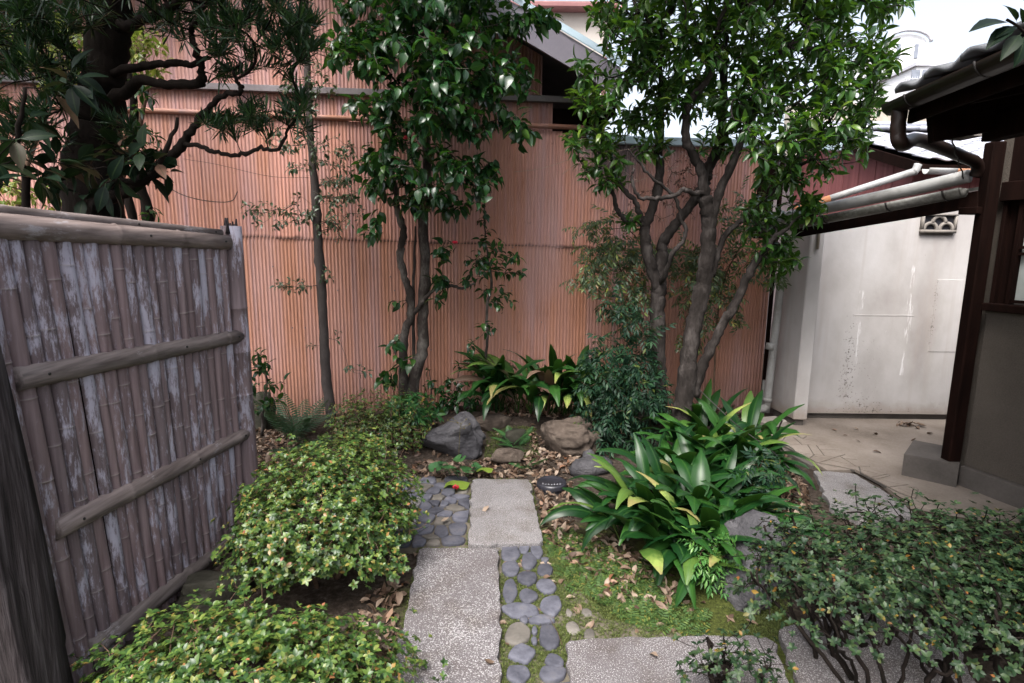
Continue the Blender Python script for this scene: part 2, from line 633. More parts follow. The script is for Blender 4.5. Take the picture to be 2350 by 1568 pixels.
M_SHEET_LOW = mat_sheet('iron_red_sheet_lower', None, (0.93, 0.86, 0.78))
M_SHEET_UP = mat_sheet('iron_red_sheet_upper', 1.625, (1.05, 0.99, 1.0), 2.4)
M_SHEET_HOUSE = mat_sheet('iron_red_sheet_warehouse', None, (0.95, 0.93, 1.0))
M_DKWOOD = mat_noise('shade_darkened_wood', [(0.3, (0.004, 0.002, 0.0016)), (0.7, (0.014, 0.006, 0.0045))], 3, 5, (8, 8, 0.8), 0.85, 0.05, 0.3, 30, 0.003)  # wood brown lowered to near black, putting the deep eave shade into it
M_GREYWOOD = mat_noise('weathered_grey_wood', [(0.3, (0.005, 0.004, 0.004)), (0.5, (0.042, 0.034, 0.035)), (0.70, (0.13, 0.112, 0.117))], 3, 7, (14, 14, 0.7), 0.85, 0.2, 0.9, 9, 0.012)
M_TRIM = mat_noise('dull_grey_flashing', [(0.3, (0.10, 0.085, 0.09)), (0.7, (0.18, 0.16, 0.17))], 5, 4, (1, 1, 1), 0.5, 0.4, 0.08)
M_BARGE = mat_noise('lilac_grey_metal', [(0.3, (0.22, 0.20, 0.25)), (0.7, (0.31, 0.285, 0.345))], 2, 4, (1, 1, 1), 0.5, 0.4, 0.05)
M_BLUEFLASH = mat_noise('pale_blue_green_flashing', [(0.3, (0.30, 0.40, 0.46)), (0.7, (0.42, 0.52, 0.58))], 3, 4, (1, 1, 1), 0.4, 0.5, 0.05)
M_PVC = mat_noise('grey_weathered_pvc', [(0.3, (0.17, 0.165, 0.155)), (0.5, (0.29, 0.29, 0.285)), (0.75, (0.38, 0.38, 0.39))], 4, 4, (1, 1, 1), 0.5, 0.3, 0.03, fine=0.15)
M_GUTTER = mat_noise('mossy_grey_gutter', [(0.3, (0.05, 0.048, 0.038)), (0.5, (0.125, 0.122, 0.112)), (0.7, (0.21, 0.21, 0.20))], 5, 5, (1, 1, 1), 0.5, 0.4, 0.08, fine=0.5)
M_BROWNPIPE = mat_noise('dark_brown_gutter', [(0.3, (0.008, 0.005, 0.004)), (0.7, (0.020, 0.010, 0.008))], 5, 4, (1, 1, 1), 0.45, 0.35, 0.04)
M_ORANGE = mat_noise('faded_orange_gutter', [(0.3, (0.30, 0.12, 0.05)), (0.7, (0.42, 0.19, 0.09))], 6, 4, (1, 1, 1), 0.5, 0.4, 0.05)
M_PLASTER = mat_plaster_wall()
M_SANDWALL = mat_noise('sandy_plaster', [(0.3, (0.060, 0.051, 0.043)), (0.7, (0.105, 0.090, 0.076))], 3, 5, (1, 1, 1), 0.95, 0.1, 0.8, 130, 0.006, fine=0.5)
M_CONCRETE = mat_noise('smooth_concrete', [(0.3, (0.115, 0.093, 0.076)), (0.5, (0.19, 0.16, 0.136)), (0.7, (0.25, 0.217, 0.19))], 2.2, 6, (1, 1, 1), 0.85, 0.2, 0.25, 60, 0.003)
M_DKCONC = mat_noise('dark_concrete', [(0.3, (0.06, 0.053, 0.048)), (0.7, (0.115, 0.102, 0.093))], 4, 5, (1, 1, 1), 0.9, 0.2, 0.3, 60, 0.003)
M_GREYCONC = mat_noise('grey_concrete', [(0.3, (0.17, 0.15, 0.135)), (0.7, (0.30, 0.275, 0.25))], 4, 6, (1, 1, 1), 0.9, 0.2, 0.4, 60, 0.004)
M_TILE = mat_noise('grey_clay_tile', [(0.3, (0.10, 0.105, 0.115)), (0.7, (0.20, 0.205, 0.22))], 6, 5, (1, 1, 1), 0.42, 0.5, 0.1, 60, 0.002, val=0.15)
M_PALETILE = mat_noise('silver_clay_tile', [(0.3, (0.30, 0.31, 0.36)), (0.7, (0.45, 0.46, 0.52))], 6, 5, (1, 1, 1), 0.35, 0.5, 0.08, 60, 0.002, val=0.12)
M_BOARD = mat_noise('red_brown_boards', [(0.3, (0.16, 0.055, 0.055)), (0.55, (0.24, 0.085, 0.085)), (0.75, (0.30, 0.13, 0.13))], 2, 6, (9, 9, 0.35), 0.7, 0.3, 0.25, 30, 0.003, val=0.1)
M_CREAM = mat_noise('cream_render', [(0.3, (0.44, 0.40, 0.36)), (0.7, (0.54, 0.50, 0.46))], 2, 4, (1, 1, 1), 0.9, 0.2, 0.1)
M_REDEAVE = mat_noise('dusty_red_gutter', [(0.3, (0.20, 0.085, 0.085)), (0.7, (0.27, 0.13, 0.13))], 3, 4, (1, 1, 1), 0.6, 0.3, 0.05)
M_WHITE = mat_noise('white_render', [(0.3, (0.78, 0.78, 0.80)), (0.7, (0.86, 0.86, 0.88))], 1, 3, (1, 1, 1), 0.8, 0.2, 0.03)
M_PALEGREY = mat_noise('pale_grey_paint', [(0.3, (0.50, 0.50, 0.55)), (0.7, (0.58, 0.58, 0.62))], 1, 3, (1, 1, 1), 0.6, 0.3, 0.03)
M_FARGLASS = mat_noise('far_window_glass', [(0.3, (0.16, 0.18, 0.22)), (0.7, (0.26, 0.28, 0.33))], 2, 3, (1, 1, 1), 0.15, 0.5, 0)
M_FROST = mat_noise('frosted_glass', [(0.3, (0.34, 0.37, 0.35)), (0.7, (0.44, 0.47, 0.45))], 5, 4, (1, 1, 1), 0.35, 0.5, 0.15, 60, 0.002)
M_WIRE = mat_noise('dark_wire', [(0.3, (0.015, 0.013, 0.013)), (0.7, (0.03, 0.027, 0.025))], 5, 2, (1, 1, 1), 0.6, 0.3, 0)
M_BLACK = mat_noise('black_plastic', [(0.3, (0.012, 0.012, 0.016)), (0.7, (0.026, 0.026, 0.034))], 8, 4, (1, 1, 1), 0.38, 0.5, 0.1)
M_BEIGE = mat_noise('beige_cover', [(0.3, (0.34, 0.30, 0.25)), (0.7, (0.48, 0.44, 0.38))], 8, 4, (1, 1, 1), 0.8, 0.3, 0.2)
M_BAMBOO = mat_bamboo('weathered_bamboo', 0.478)
M_BAMBOO_RAIL = mat_bamboo('brown_bamboo_rail', 0.38, ((0.080, 0.066, 0.063), (0.205, 0.175, 0.168)), (0.36, 0.335, 0.35), True)
M_BAMBOO_POST = mat_bamboo('pale_bamboo_post', 0.48)
M_SLAB_A = mat_granite('flecked_granite', (0.108, 0.097, 0.100), (0.38, 0.37, 0.375), 0.54, 185)
M_SLAB_B = mat_granite('grey_granite', (0.145, 0.136, 0.138), (0.31, 0.30, 0.305), 0.53, 200)
M_COBBLE = mat_noise('blue_grey_cobble', [(0.3, (0.036, 0.037, 0.048)), (0.55, (0.075, 0.076, 0.093)), (0.75, (0.105, 0.098, 0.098))], 14, 6, (1, 1, 1), 0.75, 0.2, 0.5, 80, 0.004, val=0.45)
M_COBBLE_W = mat_noise('pale_cobble', [(0.3, (0.065, 0.06, 0.052)), (0.6, (0.125, 0.113, 0.10)), (0.75, (0.20, 0.185, 0.165))], 9, 5, (1, 1, 1), 0.75, 0.3, 0.3, 70, 0.003, val=0.2)
M_MORTAR = mat_noise('sandy_mortar', [(0.3, (0.060, 0.052, 0.038)), (0.7, (0.14, 0.122, 0.095))], 12, 6, (1, 1, 1), 0.95, 0.1, 0.5, 90, 0.004)
M_ROCK = mat_noise('blue_grey_rock', [(0.3, (0.026, 0.025, 0.029)), (0.5, (0.054, 0.052, 0.057)), (0.72, (0.105, 0.101, 0.106))], 4, 8, (1, 1, 1.6), 0.8, 0.3, 0.9, 34, 0.014)
M_ROCK_B = mat_noise('brown_rock', [(0.3, (0.032, 0.024, 0.019)), (0.5, (0.075, 0.058, 0.047)), (0.72, (0.14, 0.113, 0.093))], 5, 7, (1, 1, 1), 0.9, 0.2, 0.7, 34, 0.012)
M_ROCK_D = mat_noise('dark_mossy_rock', [(0.3, (0.014, 0.014, 0.010)), (0.5, (0.035, 0.033, 0.025)), (0.72, (0.075, 0.070, 0.058))], 5, 7, (1, 1, 1), 0.9, 0.2, 0.7, 34, 0.012)
M_GROUND = mat_ground()

# ------------------------------------------------------------------ ground
xs = np.unique(np.concatenate([np.linspace(-60, -4, 10), np.linspace(-4, -2.4, 16), np.arange(-2.4, 3.2, 0.035), np.linspace(3.2, 5, 14), np.linspace(5, 60, 10)]))
ys = np.unique(np.concatenate([np.linspace(-30, 0.6, 12), np.arange(0.6, 5.9, 0.035), np.linspace(5.9, 8, 10), np.linspace(8, 90, 12)]))
gv = np.array([[x, y, gz(x, y)] for y in ys for x in xs])
nx, ny = len(xs), len(ys)
ii, jj = np.meshgrid(np.arange(nx - 1), np.arange(ny - 1))
b0 = (jj * nx + ii).ravel()
ground = put('ground', mesh_np('ground', gv, np.stack([b0, b0 + 1, b0 + nx + 1, b0 + nx], -1)), mat=M_GROUND)
tag(ground, 'dark garden soil with patches of green moss', kind='structure')

# ------------------------------------------------------------------ corrugated iron fence
PITCHC, AMP = 0.032, 0.0044


def corr_mesh(name, width, z0, z1, top=None, nz=2, seed=0):
    nw = int(round(width / PITCHC))
    n = nw * 8 + 1
    u = np.linspace(0, nw * PITCHC, n)
    yv = -AMP * np.cos(2 * pi * u / PITCHC)
    zt = np.linspace(0, 1, nz)
    V = []
    r = np.random.default_rng(seed)
    for t in zt:
        for k in range(n):
            zz = z0 + (z1 - z0) * t if top is None else z0 + (top(u[k]) - z0) * t
            V.append((u[k], yv[k], zz))
    i, j = np.meshgrid(np.arange(n - 1), np.arange(nz - 1))
    b_ = (j * n + i).ravel()
    return mesh_np(name, V, np.stack([b_, b_ + 1, b_ + n + 1, b_ + n], -1))


SW = PITCHC * 20
fence = thing('corrugated_fence', Wp(1.0, 0, 0), 'tall salmon pink corrugated iron fence closing the back of the garden', 'fence')
me_low = corr_mesh('sheet_lower', SW + PITCHC, -0.04, 1.72)
me_up = corr_mesh('sheet_upper', SW + PITCHC, 1.655, 2.70)
s0 = -3.85
k = 0
while s0 + k * SW < 4.45:
    a = s0 + k * SW
    dz = -0.0208 * (a - 1.9 + 1.921 - 1.92)
    if a + SW < 4.62:
        put('corrugated_sheet', me_low, fence, Wp(a, 0.0025 * (k % 2) + 0.006, 0), M_SHEET_LOW, (0, random.uniform(-.0015, .0015), WALL_ROT))
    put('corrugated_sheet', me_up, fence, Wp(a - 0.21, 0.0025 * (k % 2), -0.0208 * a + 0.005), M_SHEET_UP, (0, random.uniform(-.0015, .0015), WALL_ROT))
    k += 1
for e in (4.5,):
    put('end_board', box_mesh('end_board', Wp(4.52, -0.015, 1.24), (0.03, 0.04, 2.55), WALL_ROT), fence, (0, 0, 0), M_DKWOOD)
put('light_stop_board', box_mesh('light_stop_board', Wp(0.4, 0.06, 1.28), (8.2, 0.02, 2.6), WALL_ROT), fence, (0, 0, 0), M_DKWOOD)  # unseen board added behind the sheets to stop light coming through
t = MB()
t.tube([Wp(-4.2, -0.02, 2.745), Wp(-1.0, -0.02, 2.725), Wp(2.6, -0.02, 2.70)], 0.022, 8)
put('top_rail', t.mesh('top_rail'), fence, (0, 0, 0), M_SHEET_LOW)
put('top_flashing', box_mesh('top_flashing', Wp(3.85, -0.02, 2.60), (2.5, 0.06, 0.075), WALL_ROT, 0.006), fence, (0, 0, 0), M_BLUEFLASH)
bolt = MB()
for _ in range(46):
    a = random.uniform(-1.5, 4.3)
    z = random.choice([random.uniform(0.3, 1.5), 1.65 - 0.0208 * a, 0.85, 1.2])
    p = Wp(a, -0.006, z)
    bolt.tube([p, p + np.array([0, -0.006, 0])], [0.007, 0.004], 6)
put('sheet_nails', bolt.mesh('sheet_nails'), fence, (0, 0, 0), M_TRIM)['kind'] = 'stuff'

# ------------------------------------------------------------------ warehouse with a gable behind the fence
wh = thing('warehouse', Wp(-0.4, 1.0, 0), 'pink corrugated warehouse whose lilac barge board slopes down above the fence', 'building')
AP_S = -0.25                                    # apex along the wall
def roof_z(s):
    return 4.62 - 0.50 * abs(s - AP_S)
k = 0
while -3.6 + k * SW < 2.1:
    a = -3.6 + k * SW
    put('corrugated_sheet', corr_mesh('sheet_band', SW + PITCHC, 2.60, 2.99), wh, Wp(a + .1, 0.075 + 0.003 * (k % 2), 0), M_SHEET_HOUSE, (0, 0, WALL_ROT))
    def tp(u, a=a):
        return max(3.0, min(4.5, roof_z(a + u) - 0.06))
    put('corrugated_sheet', corr_mesh('sheet_gable', SW + PITCHC, 2.95, 4.5, tp), wh, Wp(a, 0.10 + 0.003 * (k % 2), 0), M_SHEET_HOUSE, (0, 0, WALL_ROT))
    k += 1
put('band_flashing', box_mesh('band_flashing', Wp(-0.45, 0.055, 2.952), (6.6, 0.07, 0.055), WALL_ROT, 0.004), wh, (0, 0, 0), M_TRIM)
body = MB()
body.box(Wp(-0.3, 3.1, 1.45), (6.1, 5.9, 2.9), WALL_ROT)
put('inner_wall', body.mesh('inner_wall', False), wh, (0, 0, 0), M_DKWOOD)
def roofpt(s, off, dz=0.0):
    return Wp(s, off, roof_z(s) + dz)
EV = 3.05
for sg, nm in ((1, 'east'), (-1, 'west')):
    e = AP_S + sg * EV
    pts = [roofpt(AP_S, -0.33), roofpt(e, -0.33), roofpt(e, 6.2), roofpt(AP_S, 6.2)]
    put('roof_slope', poly_extrude('roof_slope', pts, (0, 0, 0.04)), wh, (0, 0, 0), M_TRIM)
    pts = [roofpt(AP_S, -0.36, -0.20), roofpt(e, -0.36, -0.20), roofpt(e, -0.36, 0.035), roofpt(AP_S, -0.36, 0.035)]
    put('barge_board', poly_extrude('barge_board', pts, tuple(WN * 0.03) + (0,)), wh, (0, 0, 0), M_BARGE)
    pts = [roofpt(AP_S, -0.375, 0.037), roofpt(e + sg * .02, -0.375, 0.037), roofpt(e + sg * .02, -0.30, 0.125), roofpt(AP_S, -0.30, 0.125)]
    put('verge_flashing', poly_extrude('verge_flashing', pts, (0, 0, 0.012)), wh, (0, 0, 0), M_BLUEFLASH)
for a in (2.55,):
    put('purlin_end', box_mesh('purlin_end', Wp(2.60, -0.1, 2.83), (0.10, 0.42, 0.12), WALL_ROT), wh, (0, 0, 0), M_DKWOOD)
    put('eave_board', box_mesh('eave_board', Wp(2.80, 2.9, 2.86), (0.03, 6.2, 0.16), WALL_ROT), wh, (0, 0, 0), M_DKWOOD)

# ------------------------------------------------------------------ low roof seen between the osmanthus stems
p0 = Yp(1440, 262, 8.5)
lr = thing('low_shed', (p0[0] + 1.2, 9.3, 0), 'low grey roofed shed glimpsed past the osmanthus trunks above the fence', 'building')
put('wall', box_mesh('wall', (p0[0] + 1.3, 9.9, 1.5), (2.6, 2.2, 3.0)), lr, (0, 0, 0), M_TRIM)
put('roof', poly_extrude('roof', [(p0[0] - .2, 8.5, 3.02), (p0[0] + 2.9, 8.5, 3.02), (p0[0] + 2.9, 11.2, 3.5), (p0[0] - .2, 11.2, 3.5)], (0, 0, 0.08)), lr, (0, 0, 0), M_TILE)

# ------------------------------------------------------------------ cream house behind
a, b_ = Yp(1180, 30, 11.5), Yp(1398, 30, 11.5)
ch = thing('cream_house', ((a[0] + b_[0]) / 2, 13, 0), 'cream rendered house with dusty red eave standing behind the warehouse roof', 'house')
put('wall', box_mesh('wall', ((a[0] + b_[0]) / 2 - 1.0, 13.5, b_[2] / 2), (b_[0] - a[0] + 2.0, 4.0, b_[2])), ch, (0, 0, 0), M_CREAM)
put('eave', box_mesh('eave', ((a[0] + b_[0]) / 2 - 1.0, 13.4, b_[2] + 0.05), (b_[0] - a[0] + 2.3, 4.3, 0.10), 0, 0.02), ch, (0, 0, 0), M_REDEAVE)
put('roof', box_mesh('roof', ((a[0] + b_[0]) / 2 - 1.0, 13.4, b_[2] + 0.13), (b_[0] - a[0] + 2.2, 4.1, 0.05), 0, 0.02), ch, (0, 0, 0), M_TRIM)
t = MB()
t.tube([(b_[0] - .06, 11.42, 0.3), (b_[0] - .06, 11.42, b_[2] - .5), (b_[0] + .2, 11.2, b_[2])], 0.045, 8)
put('downpipe', t.mesh('downpipe'), ch, (0, 0, 0), M_REDEAVE)

# ------------------------------------------------------------------ far white buildings
YF = 60.0
q0, q1 = Yp(2033, 150, YF), Yp(2120, 150, YF)
tw = thing('arched_building', ((q0[0] + q1[0]) / 2, YF + 3, 0), 'distant white building with an arched top and two slit windows', 'building')
ztop = Yp(2076, 78, YF)[2]
zsh = Yp(2076, 98, YF)[2]
n = 14
w2 = (q1[0] - q0[0]) / 2
xc = (q0[0] + q1[0]) / 2
pts = [(q0[0], YF, 0), (q1[0], YF, 0)] + [(xc + w2 * cos(th), YF, zsh + (ztop - zsh) * sin(th)) for th in np.linspace(0, pi, n)]
put('wall', poly_extrude('arched_wall', pts, (0, 6, 0)), tw, (0, 0, 0), M_WHITE)
pts = [(xc + (w2 + .25) * cos(th), YF - .3, zsh + (ztop - zsh + .25) * sin(th)) for th in np.linspace(0, pi, n)]
t = MB()
t.tube(pts, 0.16, 6)
put('arch_rim', t.mesh('arch_rim'), tw, (0, 0, 0), M_PALEGREY)
for px in (2061, 2102):
    c = Yp(px, 118, YF)
    put('window', box_mesh('window', (c[0], YF - 0.02, c[2]), (0.38, 0.1, 1.3), 0, 0), tw, (0, 0, 0), M_FARGLASS)
q0, q1 = Yp(2010, 160, 45), Yp(2235, 160, 45)
zt = Yp(2110, 152, 45)[2]
lw = thing('office_block', ((q0[0] + q1[0]) / 2, 48, 0), 'pale office block with a parapet line below the arched building', 'building')
put('wall', box_mesh('wall', ((q0[0] + q1[0]) / 2 + 2, 48.5, zt / 2), (q1[0] - q0[0] - 2, 7, zt), 0, 0), lw, (0, 0, 0), M_WHITE)
put('parapet', box_mesh('parapet', ((q0[0] + q1[0]) / 2 + 2, 48.5, zt + .1), (q1[0] - q0[0] - 1.6, 7.4, 0.22), 0, 0), lw, (0, 0, 0), M_PALEGREY)
c = Yp(2117, 178, 45)
put('window', box_mesh('window', (c[0], 44.98, c[2]), (1.7, 0.1, 1.0), 0, 0), lw, (0, 0, 0), M_FARGLASS)
put('window_mullion', box_mesh('window_mullion', (c[0] - .2, 44.91, c[2]), (0.09, 0.05, 1.0), 0, 0), lw, (0, 0, 0), M_WHITE)
c = Yp(2145, 172, 44.5)
put('plant_room', box_mesh('plant_room', (c[0] + .8, 44.6, c[2] - .3), (1.7, 0.7, 1.6), 0, 0), lw, (0, 0, 0), M_PALEGREY)
c = Yp(2075, 182, 20)
c2 = Yp(2135, 180, 20)
an = thing('tv_antenna', c, 'thin comb shaped television aerial against the pale office block', 'antenna')
t = MB()
t.tube([c, c2], 0.012, 5)
for f in np.linspace(0.05, 0.95, 11):
    p = c + (c2 - c) * f
    t.tube([p + (0, 0, -.07), p + (0, 0, .07)], 0.006, 4)
t.tube([(c2[0], 20, 2.0), c2], 0.02, 5)
put('boom', t.mesh('boom'), an, (0, 0, 0), M_PALEGREY)

# ------------------------------------------------------------------ white plastered building with pilaster
pw = thing('plastered_building', (3.6, 5.3, 0), 'off white plastered outbuilding with mildew stains and a corner pilaster', 'building')
put('wall', poly_extrude('wall', [(2.68, 5.29, .07), (5.4, 5.29, .07), (5.4, 5.29, 2.30), (4.3, 5.29, 2.10), (2.68, 5.29, 1.86)], (0, .26, 0)), pw, (0, 0, 0), M_PLASTER)
put('pilaster', poly_extrude('pilaster', [(2.565, 5.48, 0.07), (2.60, 5.06, 0.07), (2.72, 5.05, 0.07), (2.73, 5.48, 0.07)], (0, 0, 1.82), 0.008), pw, (0, 0, 0), M_PLASTER)
put('footing', poly_extrude('footing', [(2.59, 5.45, -.03), (2.62, 5.085, -.03), (2.70, 5.08, -.03), (2.72, 5.32, -.03), (5.4, 5.32, -.03), (5.4, 5.5, -.03)], (0, 0, 0.11)), pw, (0, 0, 0), M_DKCONC)
t = MB()
t.tube([(2.66, 5.035, 2.0), (2.655, 5.035, 1.62)], 0.014, 6)
put('conduit', t.mesh('conduit'), pw, (0, 0, 0), M_BEIGE)
# shallow relief on the plaster: a ledge line and a patched panel
put('ledge', box_mesh('ledge', (3.47, 5.2905, 1.02), (0.56, 0.006, 0.012), 0, 0.0015), pw, (0, 0, 0), M_PLASTER)
put('plaster_patch', box_mesh('plaster_patch', (4.15, 5.2895, 1.02), (0.45, 0.006, 0.68), 0, 0.002), pw, (0, 0, 0), M_PLASTER)
# vent block with three scallop arches, set into the wall face
va, vb = Yp(2116, 493, 5.29), Yp(2186, 532, 5.29)
vc = (va + vb) / 2
vw, vh = abs(vb[0] - va[0]), abs(va[2] - vb[2])
put('vent_recess', box_mesh('vent_recess', (vc[0], 5.305, vc[2]), (vw, 0.05, vh), 0, 0), pw, (0, 0, 0), M_BLACK)
vent = MB()
for (cx, cz, sz) in ((vc[0], vc[2] + vh / 2, (vw + .02, 0.035, 0.018)), (vc[0], vc[2] - vh / 2, (vw + .02, 0.035, 0.03)), (vc[0] - vw / 2, vc[2], (0.018, 0.033, vh)), (vc[0] + vw / 2, vc[2], (0.018, 0.033, vh))):
    vent.box((cx, 5.272, cz), sz)
def arch(cx, cz, r):
    ri, n = r * 0.62, 10
    th = np.linspace(0, pi, n)
    V, Q = [], []
    for y in (5.262, 5.285):
        for rr in (ri, r):
            for a_ in th:
                V.append((cx + rr * cos(a_), y, cz + rr * sin(a_)))
    for i in range(n - 1):
        Q += [[i, i + 1, n + i + 1, n + i], [i, 2 * n + i, 2 * n + i + 1, i + 1], [n + i, n + i + 1, 3 * n + i + 1, 3 * n + i]]
    vent.add(V, Q)
ar = vw * 0.24
arch(vc[0] - ar, vc[2] - vh * .38, ar)
arch(vc[0] + ar, vc[2] - vh * .38, ar)
arch(vc[0], vc[2] + vh * 0.02, ar)
put('vent_block', vent.mesh('vent_block', False), pw, (0, 0, 0), M_GREYCONC)

# vertical downpipe in the corner
dp = thing('corner_downpipe', (2.5, 5.3, 0), 'grey plastic downpipe with a foot elbow in the corner beside the pilaster', 'pipe')
t = MB()
top, bot = Yp(1793, 640, 5.33), Yp(1760, 925, 5.33)
t.tube(crspline([top + (.012, 0, .33), top, bot, bot + (-.005, 0, -.03), bot + (-.04, -.02, -.055), Yp(1730, 943, 5.27), Yp(1723, 950, 5.25) + (0, 0, -.05)], 5), 0.036, 12)
put('pipe', t.mesh('pipe'), dp, (0, 0, 0), M_PVC)
t = MB()
p = Yp(1768, 795, 5.33)
t.tube([p + (-.004, 0, -.03), p + (.004, 0, .03)], 0.041, 12)
t.tube([bot + (0, 0, .01), bot + (.004, 0, .05)], 0.041, 12)
put('pipe_clip', t.mesh('pipe_clip'), dp, (0, 0, 0), M_PVC)
st = thing('pipe_stub', (2.42, 5.4, 0), 'short upright length of grey pipe standing by the downpipe foot', 'pipe')
t = MB()
p0 = Yp(1757, 873, 5.42)
t.tube([(p0[0] - .012, 5.42, 0.0), p0], 0.026, 10)
put('pipe', t.mesh('pipe'), st, (0, 0, 0), M_PVC)
blk = put('concrete_block', box_mesh('concrete_block', (2.36, 5.0, 0.045), (0.24, 0.16, 0.10), 0.25, 0.012), mat=M_GREYCONC)
tag(blk, 'rough concrete block on the ground below the downpipe elbow', 'block')

# ------------------------------------------------------------------ lean-to gutter, fascia and pipe between house and plastered wall
lt = thing('passage_eave', (2.6, 4.3, 1.9), 'dark eave with a mossy half round gutter crossing above the plastered wall', 'gutter')
ga, gb = Yp(2212, 432, 3.7), Yp(1758, 523, 4.95)
gb2 = np.array([gb[0], gb[1], gb[2]])
def halfpipe(a_, b__, r, th=0.004, n=10):
    a_, b__ = np.array(a_), np.array(b__)
    d = b__ - a_
    d /= np.linalg.norm(d)
    sx = np.cross(d, (0, 0, 1.0))
    sx /= np.linalg.norm(sx)
    up = np.cross(sx, d)
    V, Q = [], []
    an = np.linspace(pi, 2 * pi, n)
    for e in (a_, b__):
        for rr in (r, r - th):
            for q in an:
                V.append(e + sx * cos(q) * rr + up * sin(q) * rr)
    for i in range(n - 1):
        Q += [[i, i + 1, 2 * n + i + 1, 2 * n + i], [n + i, 3 * n + i, 3 * n + i + 1, n + i + 1], [i, n + i, n + i + 1, i + 1], [2 * n + i, 2 * n + i + 1, 3 * n + i + 1, 3 * n + i]]
    Q += [[0, 2 * n, 3 * n, n], [n - 1, 2 * n - 1, 4 * n - 1, 3 * n - 1]]
    return V, Q
t = MB()
t.add(*halfpipe(ga, gb, 0.058))
V, Q = halfpipe(ga, ga + (gb - ga) * 0.004, 0.058, 0.056)
t.add(V, Q)
put('gutter', t.mesh('gutter'), lt, (0, 0, 0), M_GUTTER)
for f in (0.06, 0.30, 0.62, 0.9):
    t = MB()
    t.add(*halfpipe(ga + (gb - ga) * f, ga + (gb - ga) * (f + .008), 0.062))
    put('gutter_bracket', t.mesh('gutter_bracket'), lt, (0, 0, 0), M_WIRE)
fa, fb = Yp(2235, 452, 3.78), Yp(1800, 527, 5.0)
fa, fb = fa + np.array([0.06, 0.03, -0.01]), fb + np.array([0.08, 0.02, -0.02])
put('fascia', beam_mesh('fascia', fa, fb, 0.03, 0.105), lt, (0, 0, 0), M_DKWOOD)
roofv = [fa + (0, 0, .06), fb + (0, 0, .06), fb + (.10, 0.02, .085), fa + (.16, .03, .085)]
put('lean_to_roof', poly_extrude('lean_to_roof', roofv, (0, 0, .02)), lt, (0, 0, 0), M_GUTTER)
pa, pb = Yp(2225, 404, 3.8), Yp(1742, 512, 5.12)
dpp = thing('drain_pipe', (pa + pb) / 2, 'long grey drain pipe streaked with moss lying above the half round gutter', 'pipe')
t = MB()
t.tube(crspline([pa, (pa * 2 + pb) / 3 + (0, 0, -.005), (pa + 2 * pb) / 3, pb], 4), 0.043, 12)
put('pipe', t.mesh('pipe'), dpp, (0, 0, 0), M_PVC)

# ------------------------------------------------------------------ board shed with tiled roof beyond the passage
sh = thing('board_shed', (5.0, 7.2, 0), 'red brown boarded shed with silvery tiled roof seen above the drain pipe', 'shed')
CX, CY = Yp(2098, 372, 6.2)[0], 6.2
ze = Yp(2098, 372, 6.0)[2] - 0.02
pitch = 0.33
nb = 16
for i in range(nb):                              # side wall boards
    y0 = CY + i * (2.6 / nb)
    put('board', poly_extrude('board', [(CX + .004 * (i % 2), y0, 0), (CX + .004 * (i % 2), y0 + 2.6 / nb - .006, 0), (CX + .004 * (i % 2), y0 + 2.6 / nb - .006, ze + pitch * (y0 + .16 - CY) - .02), (CX + .004 * (i % 2), y0, ze + pitch * (y0 - CY) - .02)], (0.02, 0, 0)), sh, (0, 0, 0), M_BOARD)
for i in range(16):                              # front boards
    x0 = CX + .02 + i * 0.15
    put('board', box_mesh('board', (x0 + .072, CY + .012 + .004 * (i % 2), ze / 2 - .02), (0.144, 0.02, ze - .02), 0, 0), sh, (0, 0, 0), M_BOARD)
put('roof_deck', poly_extrude('roof_deck', [(CX - .10, CY - .28, ze - .07), (CX + 2.6, CY - .28, ze - .07), (CX + 2.6, CY + 2.7, ze - .07 + 2.98 * pitch), (CX - .10, CY + 2.7, ze - .07 + 2.98 * pitch)], (0, 0, .05)), sh, (0, 0, 0), M_DKWOOD)
put('verge_board', poly_extrude('verge_board', [(CX - .12, CY - .25, ze - .10), (CX - .12, CY + 2.7, ze - .10 + 2.95 * pitch), (CX - .12, CY + 2.7, ze + .01 + 2.95 * pitch), (CX - .12, CY - .25, ze + .01)], (0.02, 0, 0)), sh, (0, 0, 0), M_DKWOOD)


def tile_mesh(name, w, l, amp, thick, n=9):
    """one pan tile: S-curve across, laid along y"""
    u = np.linspace(0, 1, n)
    prof = amp * (np.sin(2 * pi * (u - 0.08)) * 0.6 + 0.4 * np.cos(2 * pi * u))
    V = []
    for y in (0, l):
        for o in (0, thick):
            for a_, p_ in zip(u, prof):
                V.append((a_ * w, y, p_ + o))
    Q = []
    for i in range(n - 1):
        Q += [[n + i, n + i + 1, 3 * n + i + 1, 3 * n + i], [i, 2 * n + i, 2 * n + i + 1, i + 1], [i, i + 1, n + i + 1, n + i], [2 * n + i, 3 * n + i, 3 * n + i + 1, 2 * n + i + 1]]
    Q += [[0, n, 3 * n, 2 * n], [n - 1, 3 * n - 1, 4 * n - 1, 2 * n - 1]]
    return mesh_np(name, V, Q)


